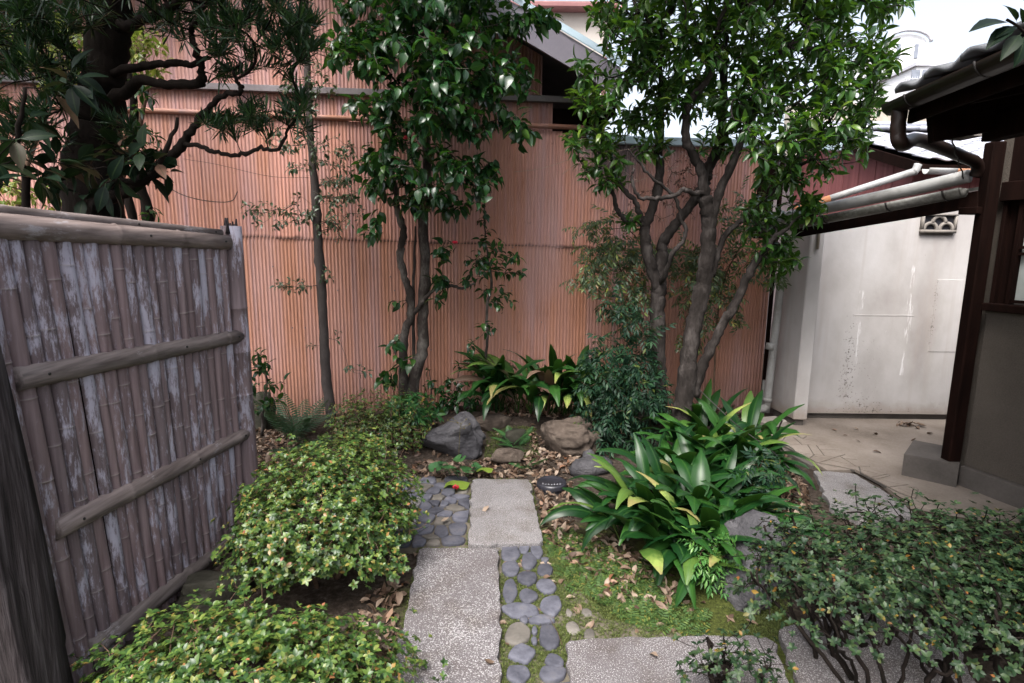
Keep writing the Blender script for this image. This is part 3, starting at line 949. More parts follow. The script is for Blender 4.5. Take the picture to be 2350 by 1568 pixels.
TM = tile_mesh('roof_tile', 0.27, 0.27, 0.028, 0.016)
ang = math.atan(pitch)
for r_ in range(8):
    for c_ in range(9):
        put('roof_tile', TM, sh, (CX - .06 + c_ * 0.26, CY - .30 + r_ * 0.245 * cos(ang), ze + .125 + (r_ * 0.245 - .3) * sin(ang)), M_PALETILE, (ang - 0.05, 0, 0))
rd = MB()
for q in range(6):
    rd.box((CX + .15 + q * .42, CY + 1.85, ze + .02 + 1.85 * pitch + .12), (0.41, 0.24, 0.05))
    rd.box((CX - .05 + q * .42, CY + 1.85, ze + .02 + 1.85 * pitch + .175), (0.41, 0.20, 0.05))
put('ridge', rd.mesh('ridge', False), sh, (0, 0, 0), M_PALETILE)
eg = Yp(2100, 388, 5.86)
t = MB()
t.add(*halfpipe((CX + .05, CY - .36, eg[2]), (CX + 2.4, CY - .36, eg[2] - .01), 0.05))
put('gutter', t.mesh('gutter'), sh, (0, 0, 0), M_ORANGE)
t = MB()
t.add(*halfpipe((CX - .12, CY - .36, eg[2] + .004), (CX + .16, CY - .36, eg[2]), 0.056))
put('gutter_end', t.mesh('gutter_end'), sh, (0, 0, 0), M_PVC)
t = MB()
t.tube([(CX + .72, CY - .33, ze + .02), (CX + .72, CY - .335, ze + .02)], 0.06, 12)
put('round_tile_end', t.mesh('round_tile_end', False), sh, (0, 0, 0), M_PALETILE)
d0, d1 = Yp(2103, 392, 5.86), Yp(1886, 462, 6.1)
dpw = thing('slanting_downpipe', d0, 'white downpipe slanting down across the red brown boards with an orange end', 'pipe')
t = MB()
t.tube(crspline([d0 + (0.01, 0, .06), d0 + (-.02, 0, -.01), d0 + (d1 - d0) * .1, d0 + (d1 - d0) * .93], 5), 0.036, 10)
put('pipe', t.mesh('pipe'), dpw, (0, 0, 0), M_PVC)
t = MB()
t.tube([d0 + (d1 - d0) * .91, d1 + (d1 - d0) * .3], 0.038, 10)
put('pipe_end', t.mesh('pipe_end'), dpw, (0, 0, 0), M_ORANGE)
yw = thing('ochre_house', (7.6, 11.5, 0), 'ochre rendered house wall with a dark post behind the tiled shed roof', 'house')
put('wall', box_mesh('wall', (7.8, 11.6, 2.2), (5.0, 0.3, 4.4)), yw, (0, 0, 0), M_BEIGE)
pp = Yp(2157, 290, 11.4)
put('post', box_mesh('post', (pp[0], 11.42, 2.2), (0.22, 0.1, 4.38)), yw, (0, 0, 0), M_DKWOOD)

# ------------------------------------------------------------------ dark house on the right
HD = np.array([0.287, -0.958])                   # direction of its garden wall, towards the camera
HN = np.array([0.958, 0.287])                    # into the house
H0 = np.array([3.10, 3.80])
def Hp(s, off, z):
    q = H0 + HD * s + HN * off
    return np.array([q[0], q[1], z])
HR = atan2(HD[1], HD[0])
ho = thing('garden_house', Hp(0.6, 0.5, 0), 'dark wooden house with latticed window and tiled eave beside the paved passage', 'house')
put('corner_post', beam_mesh('corner_post', (3.075, 3.80, -.02), (3.062, 3.78, 2.30), 0.085, 0.085, 0.008, up=(0, 1, 0)), ho, (0, 0, 0), M_DKWOOD)
put('bracket', box_mesh('bracket', Hp(-0.05, -0.06, 1.875), (0.12, 0.13, 0.045), HR), ho, (0, 0, 0), M_DKWOOD)
put('wall', box_mesh('wall', Hp(2.75, 0.07, 0.70), (5.4, 0.08, 1.10), HR), ho, (0, 0, 0), M_SANDWALL)
put('footing', box_mesh('footing', Hp(2.75, 0.05, 0.07), (5.4, 0.12, 0.16), HR), ho, (0, 0, 0), M_DKCONC)
put('end_wall', box_mesh('end_wall', Hp(0.03, 1.3, 1.2), (0.08, 2.5, 2.4), HR), ho, (0, 0, 0), M_SANDWALL)
win = put('window', box_mesh('window_sill', Hp(2.75, 0.02, 1.255), (5.4, 0.10, 0.05), HR), ho, (0, 0, 0), M_DKWOOD)
put('window_head', box_mesh('window_head', Hp(2.75, 0.04, 1.99), (5.4, 0.09, 0.12), HR), win, (0, 0, 0), M_DKWOOD)
for s_ in (0.075, 0.168, 0.285, 0.40, 0.52, 0.64, 0.76, 1.0, 1.3):
    put('mullion', box_mesh('mullion', Hp(s_, 0.045, 1.60), (0.024, 0.05, 0.66), HR, 0.002), win, (0, 0, 0), M_DKWOOD)
for z_ in (1.60, 1.64, 1.30, 1.90):
    put('lattice_bar', box_mesh('lattice_bar', Hp(2.7, 0.05, z_), (5.1, 0.022, 0.018), HR, 0), win, (0, 0, 0), M_DKWOOD)
for s_ in (0.2265, 0.3425, 0.46, 0.58, 0.70):
    put('pane', box_mesh('pane', Hp(s_, 0.075, 1.60), (0.098, 0.008, 0.62), HR, 0), win, (0, 0, 0), M_FROST)
put('plank_panel', box_mesh('plank_panel', Hp(3.1, 0.085, 1.60), (4.6, 0.02, 0.66), HR, 0), win, (0, 0, 0), M_DKWOOD)
put('shutter_panel', box_mesh('shutter_panel', Hp(0.12, 0.07, 1.60), (0.075, 0.02, 0.66), HR, 0), win, (0, 0, 0), M_DKWOOD)
put('upper_wall', box_mesh('upper_wall', Hp(2.75, 0.08, 2.40), (5.4, 0.06, 0.74), HR), ho, (0, 0, 0), M_DKWOOD)
ED = np.array([0.181, 0.983])
E1 = np.array([2.009, 3.092])                     # far eave corner
def Ep(s, across, z):                            # s: towards the camera; across: up the slope (to the right)
    q = E1 - ED * s + np.array([0.983, -0.181]) * across
    return np.array([q[0], q[1], z + across * 0.19 - 0.038 * s])
ZE = 2.312
put('soffit', poly_extrude('soffit', [Ep(0, 0.05, ZE), Ep(5.2, 0.05, ZE), Ep(5.2, 3.2, ZE), Ep(0, 3.2, ZE)], (0, 0, .03)), ho, (0, 0, 0), M_DKWOOD)  # house eave and wall run on unseen past the camera, lengthened for shade
for s_ in np.arange(0.08, 5.1, 0.36):
    put('rafter', beam_mesh('rafter', Ep(s_, 0.08, ZE - .03), Ep(s_, 2.2, ZE - .03), 0.045, 0.06, 0.003), ho, (0, 0, 0), M_DKWOOD)
put('eave_beam', beam_mesh('eave_beam', Ep(-.02, 0.42, ZE - .17), Ep(5.2, 0.42, ZE - .17), 0.08, 0.12), ho, (0, 0, 0), M_DKWOOD)
put('verge_beam', beam_mesh('verge_beam', Ep(0.06, 0.10, ZE - .10), Ep(0.06, 2.6, ZE - .10), 0.06, 0.16), ho, (0, 0, 0), M_DKWOOD)
put('fascia', beam_mesh('fascia', Ep(-.02, 0.04, ZE - .01), Ep(5.2, 0.04, ZE - .01), 0.025, 0.10), ho, (0, 0, 0), M_DKWOOD)
t = MB()
t.add(*halfpipe(Ep(-.03, -0.045, ZE + .055), Ep(5.2, -0.045, ZE + .03), 0.055))
gut = put('gutter', t.mesh('gutter'), ho, (0, 0, 0), M_BROWNPIPE)
for s_ in (0.22, 0.78, 1.34):
    t = MB()
    t.add(*halfpipe(Ep(s_, -0.045, ZE + .055), Ep(s_ + .012, -0.045, ZE + .055), 0.060))
    put('gutter_bracket', t.mesh('gutter_bracket'), gut, (0, 0, 0), M_WIRE)
put('roof_deck', poly_extrude('roof_deck', [Ep(-.03, 0.0, ZE + .05), Ep(5.2, 0.0, ZE + .05), Ep(5.2, 3.2, ZE + .05), Ep(-.03, 3.2, ZE + .05)], (0, 0, .03)), ho, (0, 0, 0), M_DKWOOD)
TB = tile_mesh('eave_tile', 0.30, 0.32, 0.036, 0.022, 13)
erot = Matrix(((-ED[0], 0.983, 0), (-ED[1], -0.181, 0), (0, 0.0, 1))).transposed()
for r_ in range(3):
    for c_ in range(18):
        p = Ep(0.02 + c_ * 0.29, -0.06 + r_ * 0.29, ZE + .098 + .004 * r_)
        o = put('eave_tile', TB, ho, p, M_TILE)
        # x axis runs along the eave towards the camera, y axis climbs the slope
        xa = Vector((-ED[0], -ED[1], 0))
        ya = Vector((0.983, -0.181, 0.19)).normalized()
        za = xa.cross(ya)
        if za.z < 0:
            za = -za
        o.rotation_euler = Matrix((xa, ya, za)).transposed().to_euler()
# big downpipe from the eave corner to the drain pipe
t = MB()
cpx = [Ep(0.06, -0.045, ZE + .02), Ep(0.055, -0.04, ZE - .10), Ep(0.03, 0.0, ZE - .16), Yp(2112, 322, 3.3), Yp(2215, 362, 3.68), Yp(2238, 372, 3.75), Yp(2244, 388, 3.78), Yp(2236, 405, 3.8)]
t.tube(crspline(cpx, 5), 0.036, 12)
put('downpipe', t.mesh('downpipe'), ho, (0, 0, 0), M_BROWNPIPE)
a_, b__ = Yp(2188, 245, 3.45), Yp(2250, 312, 3.45)
put('plaster_block', box_mesh('plaster_block', ((a_[0] + b__[0]) / 2, 3.5, (a_[2] + b__[2]) / 2 + .02), (b__[0] - a_[0], 0.14, a_[2] - b__[2] + .05), 0.15), ho, (0, 0, 0), M_GREYCONC)
t = MB()
w0, w1, w2_ = Yp(2182, 290, 3.2), Yp(2190, 340, 3.3), Yp(2212, 410, 3.6)
tw_ = crspline([w0, w1, w2_], 12)
tw_ = tw_ + np.array([[0.004 * sin(i * 1.3), 0.004 * cos(i * 1.3), 0] for i in range(len(tw_))])
t.tube(tw_, 0.004, 5)
hw = put('hanging_wire', t.mesh('hanging_wire'), mat=M_WIRE)
tag(hw, 'thin twisted dark wire hanging from the eave to the gutter end', 'wire')

# ------------------------------------------------------------------ concrete passage, crazy paving, step, covers
pv = put('pavement', prism_mesh('pavement', [(2.235, 5.0), (2.28, 4.5), (2.335, 3.99), (2.62, 4.02), (2.55, 3.42), (3.0, 3.2), (3.4, 3.2), (3.2, 4.0), (5.2, 4.4), (5.2, 5.33), (2.56, 5.33), (2.4, 5.1)], -0.12, 0.012, 0.004), mat=M_CONCRETE)
tag(pv, 'pale concrete passage floor between the house and the plastered wall', kind='structure')
band = [G(*p)[:2] for p in ((1748, 1000), (1790, 985), (1826, 994), (1965, 1060), (2108, 1128), (2102, 1150), (2062, 1136), (1962, 1083), (1872, 1066))]


def split(poly, depth, rg):
    poly = np.asarray(poly)
    area = 0.5 * abs(np.dot(poly[:, 0], np.roll(poly[:, 1], 1)) - np.dot(poly[:, 1], np.roll(poly[:, 0], 1)))
    if depth == 0 or area < 0.016:
        return [poly]
    c = poly.mean(0)
    cov = np.cov((poly - c).T)
    w_, v_ = np.linalg.eigh(cov)
    nrm = v_[:, 1]
    th = rg.uniform(-0.55, 0.55)
    nrm = np.array([nrm[0] * cos(th) - nrm[1] * sin(th), nrm[0] * sin(th) + nrm[1] * cos(th)])
    off = c + nrm * rg.uniform(-.05, .05)
    A_, B_ = [], []
    d = (poly - off) @ nrm
    for i in range(len(poly)):
        j = (i + 1) % len(poly)
        (A_ if d[i] >= 0 else B_).append(poly[i])
        if d[i] * d[j] < 0:
            x = poly[i] + (poly[j] - poly[i]) * d[i] / (d[i] - d[j])
            A_.append(x)
            B_.append(x)
    out = []
    for q in (A_, B_):
        if len(q) >= 3:
            out += split(np.array(q), depth - 1, rg)
    return out


def shrink(poly, d):
    c = poly.mean(0)
    r = np.linalg.norm(poly - c, axis=1, keepdims=True)
    return c + (poly - c) * np.maximum(0.3, (r - d) / r)


bc = np.array(band).mean(0)
put('joint_bed', prism_mesh('joint_bed', bc + (np.array(band) - bc) * 1.0, 0.0, 0.0145), pv, (0, 0, 0), M_DKCONC)
for pl in split(np.array(band), 5, np.random.default_rng(5)):
    if len(pl) >= 3:
        put('paving_stone', prism_mesh('paving_stone', shrink(pl, 0.006), 0.0, 0.021, 0.003), pv, (0, 0, 0), M_CONCRETE)
kb = put('paving_kerb', beam_mesh('paving_kerb', (*G(1740, 1003)[:2], -.02), (*G(1868, 1072)[:2], -.02), 0.05, 0.07), pv, (0, 0, 0), M_DKCONC)
stp = put('concrete_step', None)
COL.objects.unlink(stp)
bpy.data.objects.remove(stp)
A0, A1 = G(2068, 1094)[:2], np.array([3.06, 3.70])
dd = (A1 - A0) / np.linalg.norm(A1 - A0)
nn = np.array([-dd[1], dd[0]]) * 0.42
cs = put('concrete_step', prism_mesh('concrete_step', [A0, A1, A1 + nn, A0 + nn], -0.02, 0.175, 0.006), mat=M_DKCONC)
tag(cs, 'low concrete doorstep block against the house corner post', 'step')


def disc_mesh(name, r, h, rings=((1.0, 0), (1.0, .6), (0.94, 1.0), (0.80, 1.0), (0.78, .93), (0.0, .93)), n=28):
    V, Q = [], []
    for rr, hh in rings:
        for i in range(n):
            a_ = 2 * pi * i / n
            V.append((rr * r * cos(a_), rr * r * sin(a_), hh * h))
    for k_ in range(len(rings) - 1):
        for i in range(n):
            j = (i + 1) % n
            Q.append([k_ * n + i, k_ * n + j, (k_ + 1) * n + j, (k_ + 1) * n + i])
    return mesh_np(name, V, Q, None, False)


cp = G(1266, 1108, 0.04)
cap = thing('drain_cover', (cp[0], cp[1], gz(cp[0], cp[1])), 'round black plastic drain cover among dry leaves beside the paving slab', 'drain cover')
put('lid', disc_mesh('drain_lid', 0.102, 0.032), cap, (cp[0], cp[1], 0.02), M_BLACK)
put('collar', disc_mesh('drain_collar', 0.085, 0.05, ((1, 0), (1, 1), (0, 1))), cap, (cp[0], cp[1], -.02), M_BLACK)
t = MB()
rs = random.Random(3)
for i in range(7):                               # worn raised marks along the front of the lid, too worn to read
    x = cp[0] - .062 + i * .019
    y = cp[1] - .050 - .012 * (1 - abs(i - 3) / 3)
    hgt = .018 if i % 2 else .026
    t.tube([(x, y, .0505), (x + .002, y + hgt, .0505)], 0.0011, 4)
    t.tube([(x - .004, y + .003, .0505), (x + .007, y + .004, .0505)], 0.0010, 4)
put('raised_marks', t.mesh('raised_marks'), cap, (0, 0, 0), M_PALEGREY)
cv = G(1760, 1042)
cvr = put('round_cover', disc_mesh('round_cover', 0.085, 0.03), loc=(cv[0], cv[1], gz(cv[0], cv[1]) - .002), mat=M_BEIGE)
tag(cvr, 'round beige cover on the bare soil beside the crazy paving kerb', 'cover')

# ------------------------------------------------------------------ bamboo screen fence
FN, FF = np.array([-1.60, 1.83]), np.array([-1.505, 3.02])      # near and far foot
FD = (FF - FN) / np.linalg.norm(FF - FN)
FX = np.array([FD[1], -FD[0]])                                    # out of the fence, towards the path


def Fp(s, z, off=0.0):
    q = FN + (FF - FN) * s + FX * off
    lean = (1 - s) * 0.095 * (z / 1.5)
    return np.array([q[0] - FD[0] * lean - 0.02 * (1 - s) * z, q[1] - FD[1] * lean, z])


bf = thing('bamboo_fence', (-1.55, 2.4, 0), 'weathered split bamboo screen fence with four cross rails and peeling pale patches', 'fence')
NS = 22
rb = np.random.default_rng(21)
edges = np.cumsum(rb.uniform(0.85, 1.15, NS + 1))
edges = (edges - edges[0]) / (edges[-1] - edges[0]) * 0.985
for i in range(NS):
    sa, sb = edges[i], edges[i + 1] - 0.0015
    sc_, hw_ = (sa + sb) / 2, (sb - sa) / 2
    z0, z1 = -0.02 - rb.uniform(0, .03), 1.64 - rb.uniform(0, .03)
    nodes = []
    z = rb.uniform(0.0, 0.3)
    while z < 1.6:
        nodes.append(z)
        z += rb.uniform(0.27, 0.42)
    zs = np.unique(np.concatenate([np.linspace(z0, z1, 9)] + [np.array([n_ - .012, n_ - .004, n_, n_ + .004, n_ + .014]) for n_ in nodes]))
    zs = zs[(zs >= z0) & (zs <= z1)]
    bow = rb.uniform(-.006, .006)
    th = np.linspace(-0.1, pi + .1, 9)
    V, LCS = [], []
    for zz in zs:
        k_ = 1.0
        for n_ in nodes:
            d_ = zz - n_
            if abs(d_) < .0030:
                k_ = 1.12
            elif -.02 < d_ < 0:
                k_ = 0.985
        tw = bow * sin(pi * (zz - z0) / (z1 - z0))
        for q in th:
            V.append(Fp(sc_ + (hw_ * -cos(q) * (1 if k_ > 1 else k_) + tw) * 1.0, zz, 0.022 * sin(q) * k_ + 0.005 * (i % 2)))
            LCS.append((0, 0, 1.0 if k_ > 1.05 else 0.0))
    n = len(th)
    a_, c_ = np.meshgrid(np.arange(n - 1), np.arange(len(zs) - 1))
    b0 = (c_ * n + a_).ravel()
    put('bamboo_slat', mesh_np('bamboo_slat', V, np.stack([b0, b0 + 1, b0 + n + 1, b0 + n], -1), LCS), bf, (0, 0, 0), M_BAMBOO)
put('backing_panel', poly_extrude('backing_panel', [Fp(0.0, 0.0, -.012), Fp(0.985, 0.0, -.012), Fp(0.985, 1.6, -.012), Fp(0, 1.6, -.012)], (-0.012, 0, 0)), bf, (0, 0, 0), M_DKWOOD)


def rail(za, zb, r, sA, sB, off, nodes, name='cross_rail', half=True, mat=None):
    t_ = MB()
    ss = np.unique(np.concatenate([np.linspace(sA, sB, 10)] + [np.array([n_ - .012, n_ - .003, n_, n_ + .003, n_ + .014]) for n_ in nodes]))
    ss = ss[(ss >= sA) & (ss <= sB)]
    P_, R_ = [], []
    for s_ in ss:
        z_ = za + (zb - za) * s_
        k_ = 1.0
        for n_ in nodes:
            if abs(s_ - n_) < .0035:
                k_ = 1.07
            elif 0 < s_ - n_ < .02 or -.02 < s_ - n_ < 0:
                k_ = .985
        P_.append(Fp(s_, z_, off))
        R_.append(r * k_ * (1 - .10 * s_))
    t_.tube(P_, R_, 14)
    o_ = put(name, t_.mesh(name), bf, (0, 0, 0), mat or M_BAMBOO_RAIL)
    for s_ in (sA + .07, sA + .62 * (sB - sA), sB - .05):
        p_ = Fp(s_, za + (zb - za) * s_, off)
        q_ = p_ + np.array([FX[0], FX[1], 0.1]) * r * 1.02
        nl = MB()
        nl.tube([p_, q_], [0.004, 0.0055], 6)
        put('nail', nl.mesh('nail'), o_, (0, 0, 0), M_WIRE)


rail(1.655, 1.612, 0.043, -0.20, 0.99, 0.012, (0.02, 0.42, 0.7), 'top_rail')
rail(1.703, 1.660, 0.021, -0.20, 0.97, 0.0, (0.1, 0.5, 0.85), 'cap_rail')
rail(1.165, 1.115, 0.041, 0.03, 1.035, 0.014, (0.50, 0.93))
rail(0.615, 0.565, 0.041, 0.05, 1.035, 0.014, (0.32, 0.66, 0.96))
rail(0.095, 0.02, 0.041, 0.085, 1.0, 0.014, (0.12, 0.55))
# bamboo clad end post on a stone, splintered core standing proud of the cut
t = MB()
pz = np.array([0.17, .3, .52, .78, .785, .79, .8, 1.02, 1.025, 1.03, 1.2, 1.26, 1.265, 1.27, 1.5, 1.70])
kk = np.array([1.08, 1.06, 1.03, 1.0, 1.06, 1.0, 1, 1.0, 1.06, 1, 0.98, .98, 1.05, .98, .95, .93])
t.tube([Fp(1.045, z_, 0.0) for z_ in pz], 0.056 * kk, 16)
po = put('end_post', t.mesh('end_post'), bf, (0, 0, 0), M_BAMBOO_POST)
t = MB()
for i in range(9):
    p = Fp(1.03 + random.uniform(-.03, .02), 1.66, random.uniform(-.03, .04))
    t.tube([p, p + np.array([random.uniform(-.01, .01), random.uniform(-.01, .01), random.uniform(.03, .09)])], [0.013, 0.004], 5)
put('splintered_core', t.mesh('splintered_core', False), bf, (0, 0, 0), M_GREYWOOD)
# rough timber at the near end
bm = bmesh.new()
bmesh.ops.create_grid(bm, x_segments=1, y_segments=1, size=1)
bm.free()
NZ, NSD = 60, 24
V = []
for i in range(NZ):
    f = i / (NZ - 1)
    z = -0.1 + 1.95 * f
    c = Fp(-0.105, max(z, 0), 0.01)
    c[2] = z
    for j in range(NSD):
        q = 2 * pi * j / NSD
        cx, sy = cos(q), sin(q)
        m_ = max(abs(cx), abs(sy))
        rx, ry = 0.11 * cx / m_, 0.085 * sy / m_
        k_ = 1 + 0.10 * mnoise.noise(Vector((cx * 2.2, sy * 2.2, z * 0.9))) + 0.07 * mnoise.noise(Vector((cx * 9, sy * 9, z * 1.2 + 7))) - 0.05 * (mnoise.noise(Vector((cx * 22, sy * 22, z * .8))) > .28)
        V.append((c[0] + rx * k_ - .03, c[1] + ry * k_, z))
a_, c_ = np.meshgrid(np.arange(NSD), np.arange(NZ - 1))
b0 = (c_ * NSD).ravel()
j1, j2 = a_.ravel(), ((a_ + 1) % NSD).ravel()
put('timber_post', mesh_np('timber_post', V, np.stack([b0 + j1, b0 + j2, b0 + NSD + j2, b0 + NSD + j1], -1), None, False), bf, (0, 0, 0), M_GREYWOOD)

# ------------------------------------------------------------------ stones
def rock(name, loc, sz, mat, seed, label, rotz=0.0, shape=None, sub=5, rough=0.28, group=None):
    bm = bmesh.new()
    bmesh.ops.create_icosphere(bm, subdivisions=sub, radius=1.0)
    off = Vector((seed * 7.1, seed * 3.3, seed * 1.7))
    R = Matrix.Rotation(rotz, 3, 'Z')
    for v in bm.verts:
        n_ = v.co.normalized()
        p = Vector([math.copysign(abs(c) ** 0.75, c) for c in n_])
        k_ = 1 + rough * mnoise.noise(n_ * 1.3 + off) + rough * .55 * mnoise.noise(n_ * 3.1 + off) + rough * .22 * mnoise.noise(n_ * 8 + off)
        k_ -= rough * 0.3 * abs(mnoise.noise(n_ * 2.2 + off * 1.7))
        p = p * k_ * (1 + rough * .10 * mnoise.noise(n_ * 17 + off))
        for ax_ in range(5):
            fa_ = Vector((sin(seed * 3.1 + ax_ * 2.3), cos(seed * 1.7 + ax_ * 4.1), sin(ax_ * 1.9 + seed) * .7)).normalized()
            ov_ = p.dot(fa_) - .80
            if ov_ > 0:
                p = p - fa_ * ov_ * .8
        if shape:
            p = Vector(shape(p))
        v.co = R @ Vector((p.x * sz[0], p.y * sz[1], p.z * sz[2]))
    me = bm_mesh(bm, name, True)
    o = put(name, me, None, loc, mat)
    return tag(o, label, 'rock', group)


def onground(px, py, dy=0.0):
    p = G(px, py)
    z = gz(p[0], p[1] + dy)
    p = G(px, py, z)
    return np.array([p[0], p[1] + dy, gz(p[0], p[1] + dy)])


c = onground(1040, 1046, 0.16)
rock('garden_rock', (c[0] - .01, c[1], c[2] + .10), (0.245, 0.19, 0.185), M_ROCK, 3, 'blue grey rock with a raised peak beside the round leaved plant',
     shape=lambda p: (p.x, p.y, p.z * (0.62 + 0.52 * smooth(-.45, .35, p.x) * (1 - smooth(.55, 1.1, p.x)))), rough=0.24)
c = onground(1162, 1070, 0.07)
rock('garden_rock', (c[0], c[1], c[2] + .045), (0.128, 0.075, 0.062), M_ROCK_B, 5, 'small log shaped brown stone just beyond the far paving slab', 0.05)
c = onground(1305, 1042, 0.17)
rock('garden_rock', (c[0] + .03, c[1], c[2] + .10), (0.235, 0.19, 0.155), M_ROCK_B, 8, 'squat brown boulder under the hanging aspidistra leaves', -0.1)
c = onground(1430, 1000, 0.25)
rock('garden_rock', (c[0], c[1], c[2] + .16), (0.27, 0.22, 0.24), M_ROCK_D, 12, 'dark mossy boulder half hidden under the nandina bush', 0.3)
c = onground(1120, 985, 0.1)
rock('garden_rock', (c[0] + .02, c[1] + .1, c[2] + .03), (0.17, 0.11, 0.085), M_ROCK_B, 15, 'low brown rock at the foot of the camellia sapling', 0.4)
c = onground(1730, 1395, 0.14)
rock('garden_rock', (c[0] + .02, c[1] + .04, c[2] + .11), (0.135, 0.22, 0.235), M_ROCK, 19, 'steep dark grey rock slab beside the front aspidistra clump', 0.35,
     shape=lambda p: (p.x + 0.30 * p.z, p.y, p.z), rough=0.34)
c = onground(1352, 1068, 0.04)
rock('garden_rock', (c[0], c[1], c[2] + .03), (0.055, 0.05, 0.07), M_ROCK, 23, 'small upright grey stone among dead leaves near the drain cap', 0.4, sub=3)
c = onground(1350, 1100, 0.15)
rock('garden_rock', (c[0] + .05, c[1], c[2] + .03), (0.17, 0.11, 0.07), M_ROCK, 27, 'flat grey stone under the arching aspidistra leaves', 0.2, sub=3)
c = onground(1168, 1010, 0.05)
rock('garden_rock', (c[0] + .03, c[1] + .05, c[2] + .03), (0.12, 0.10, 0.09), M_ROCK_D, 31, 'dark stone behind the twin ferns', 0.8, sub=3)
c = onground(470, 1385)
rock('garden_rock', (-1.36, 2.42, 0.0), (0.15, 0.12, 0.10), M_ROCK_D, 35, 'dark round rock at the foot of the bamboo screen', 0.2)
c = onground(605, 985, 0.05)
rock('garden_rock', (c[0] - .05, c[1], c[2] + .1), (0.13, 0.13, 0.22), M_ROCK_D, 41, 'dark stump like stone behind the bamboo end post', 0.2)
rock('garden_rock', (-1.50, 3.06, 0.06), (0.12, 0.10, 0.12), M_ROCK_B, 44, 'stone foot under the pale bamboo end post', 0.2, sub=3)
c = onground(1305, 1165, 0)
# ------------------------------------------------------------------ path: slabs and cobbles
path = put('path', prism_mesh('path', [(-.42, 1.0), (1.0, 1.0), (1.0, 2.12), (.42, 2.28), (.16, 2.95), (.14, 3.80), (-.74, 3.82), (-.74, 2.84), (-.46, 2.80)], -0.10, -0.009, 0), mat=M_MORTAR)
tag(path, 'mortar bed of the garden path under slabs and cobbles', kind='structure')


def rough_poly(pts, seg=0.04, jit=0.005, seed=1, rnd=0.018):
    r = np.random.default_rng(seed)
    pts = [np.array(p[:2]) for p in pts]
    out = []
    n = len(pts)
    for i in range(n):
        a_, b2 = pts[i], pts[(i + 1) % n]
        L = np.linalg.norm(b2 - a_)
        k_ = max(2, int(L / seg))
        d_ = (b2 - a_) / L
        m_ = np.array([-d_[1], d_[0]])
        for j in range(k_):
            f = j / k_
            p = a_ + d_ * max(L * f, rnd if j == 0 else 0) + m_ * (r.normal() * jit)
            if j == 0:
                out.append(a_ + d_ * rnd)
            else:
                out.append(p)
        out.append(b2 - d_ * rnd)
    return out


def slab(pix, mat, seed, z1=0.024, label=None, parent=None, jit=0.006):
    pts = [G(*p, z1) for p in pix]
    area = sum(pts[i][0] * pts[(i + 1) % len(pts)][1] - pts[(i + 1) % len(pts)][0] * pts[i][1] for i in range(len(pts)))
    if area < 0:
        pts = pts[::-1]
    o = put('paving_slab', prism_mesh('paving_slab', rough_poly(pts, .04, jit, seed), -0.09, z1, 0.007), parent or path, (0, 0, 0), mat)
    if label:
        o['label'] = label
    return o


slab([(962, 1257), (1144, 1257), (1149, 1562), (1151, 1700), (840, 1700), (892, 1562), (928, 1420)], M_SLAB_A, 1, 0.024, 'long granite slab flecked white over brown')
slab([(1084, 1099), (1214, 1099), (1228, 1160), (1247, 1244), (1160, 1249), (1074, 1248)], M_SLAB_B, 2, 0.026, 'plain grey granite slab')
slab([(1297, 1470), (1420, 1462), (1640, 1457), (1768, 1462), (1800, 1530), (1850, 1700), (1300, 1700), (1310, 1560)], M_SLAB_A, 3, 0.022)
slab([(1785, 1440), (1900, 1415), (2090, 1395), (2190, 1470), (2250, 1600), (2180, 1700), (1890, 1700), (1830, 1560)], M_SLAB_A, 4, 0.02)
slab([(900, 1150), (966, 1138), (958, 1176), (952, 1210), (880, 1215)], M_SLAB_B, 5, 0.022)
tri = slab([(1866, 1079), (1960, 1086), (2052, 1140), (2100, 1180), (1990, 1200), (1905, 1165), (1888, 1120)], M_SLAB_B, 6, 0.024, 'angular granite slab against the crazy paving')


def zc(cx, cy):                                   # crop pixel -> full frame (2350 px) for the cobble survey
    return (1600 + cx / 1.776) * 0.57373, (1850 + cy / 1.776) * 0.57373


def cobble(cx, cy, rx, ry, pale=False, seed=0, low=0.0):
    px, py = zc(cx, cy)
    c_ = G(px, py, 0.01)
    ex = G(px + rx / 1.776 * 0.57373, py, 0.01)
    ey = G(px, py - ry / 1.776 * 0.57373, 0.01)
    a_, b2 = np.linalg.norm(ex - c_), np.linalg.norm(ey - c_)
    r = np.random.default_rng(seed + 100)
    k_ = int(r.integers(6, 9))
    th = (np.arange(k_) + r.uniform(-.28, .28, k_)) * 2 * pi / k_ + r.uniform(0, 6)
    rr = r.uniform(.92, 1.32, k_)
    stone(np.stack([c_[0] + a_ * rr * 1.08 * np.cos(th), c_[1] + b2 * rr * 1.08 * np.sin(th)], -1), seed, pale, low)


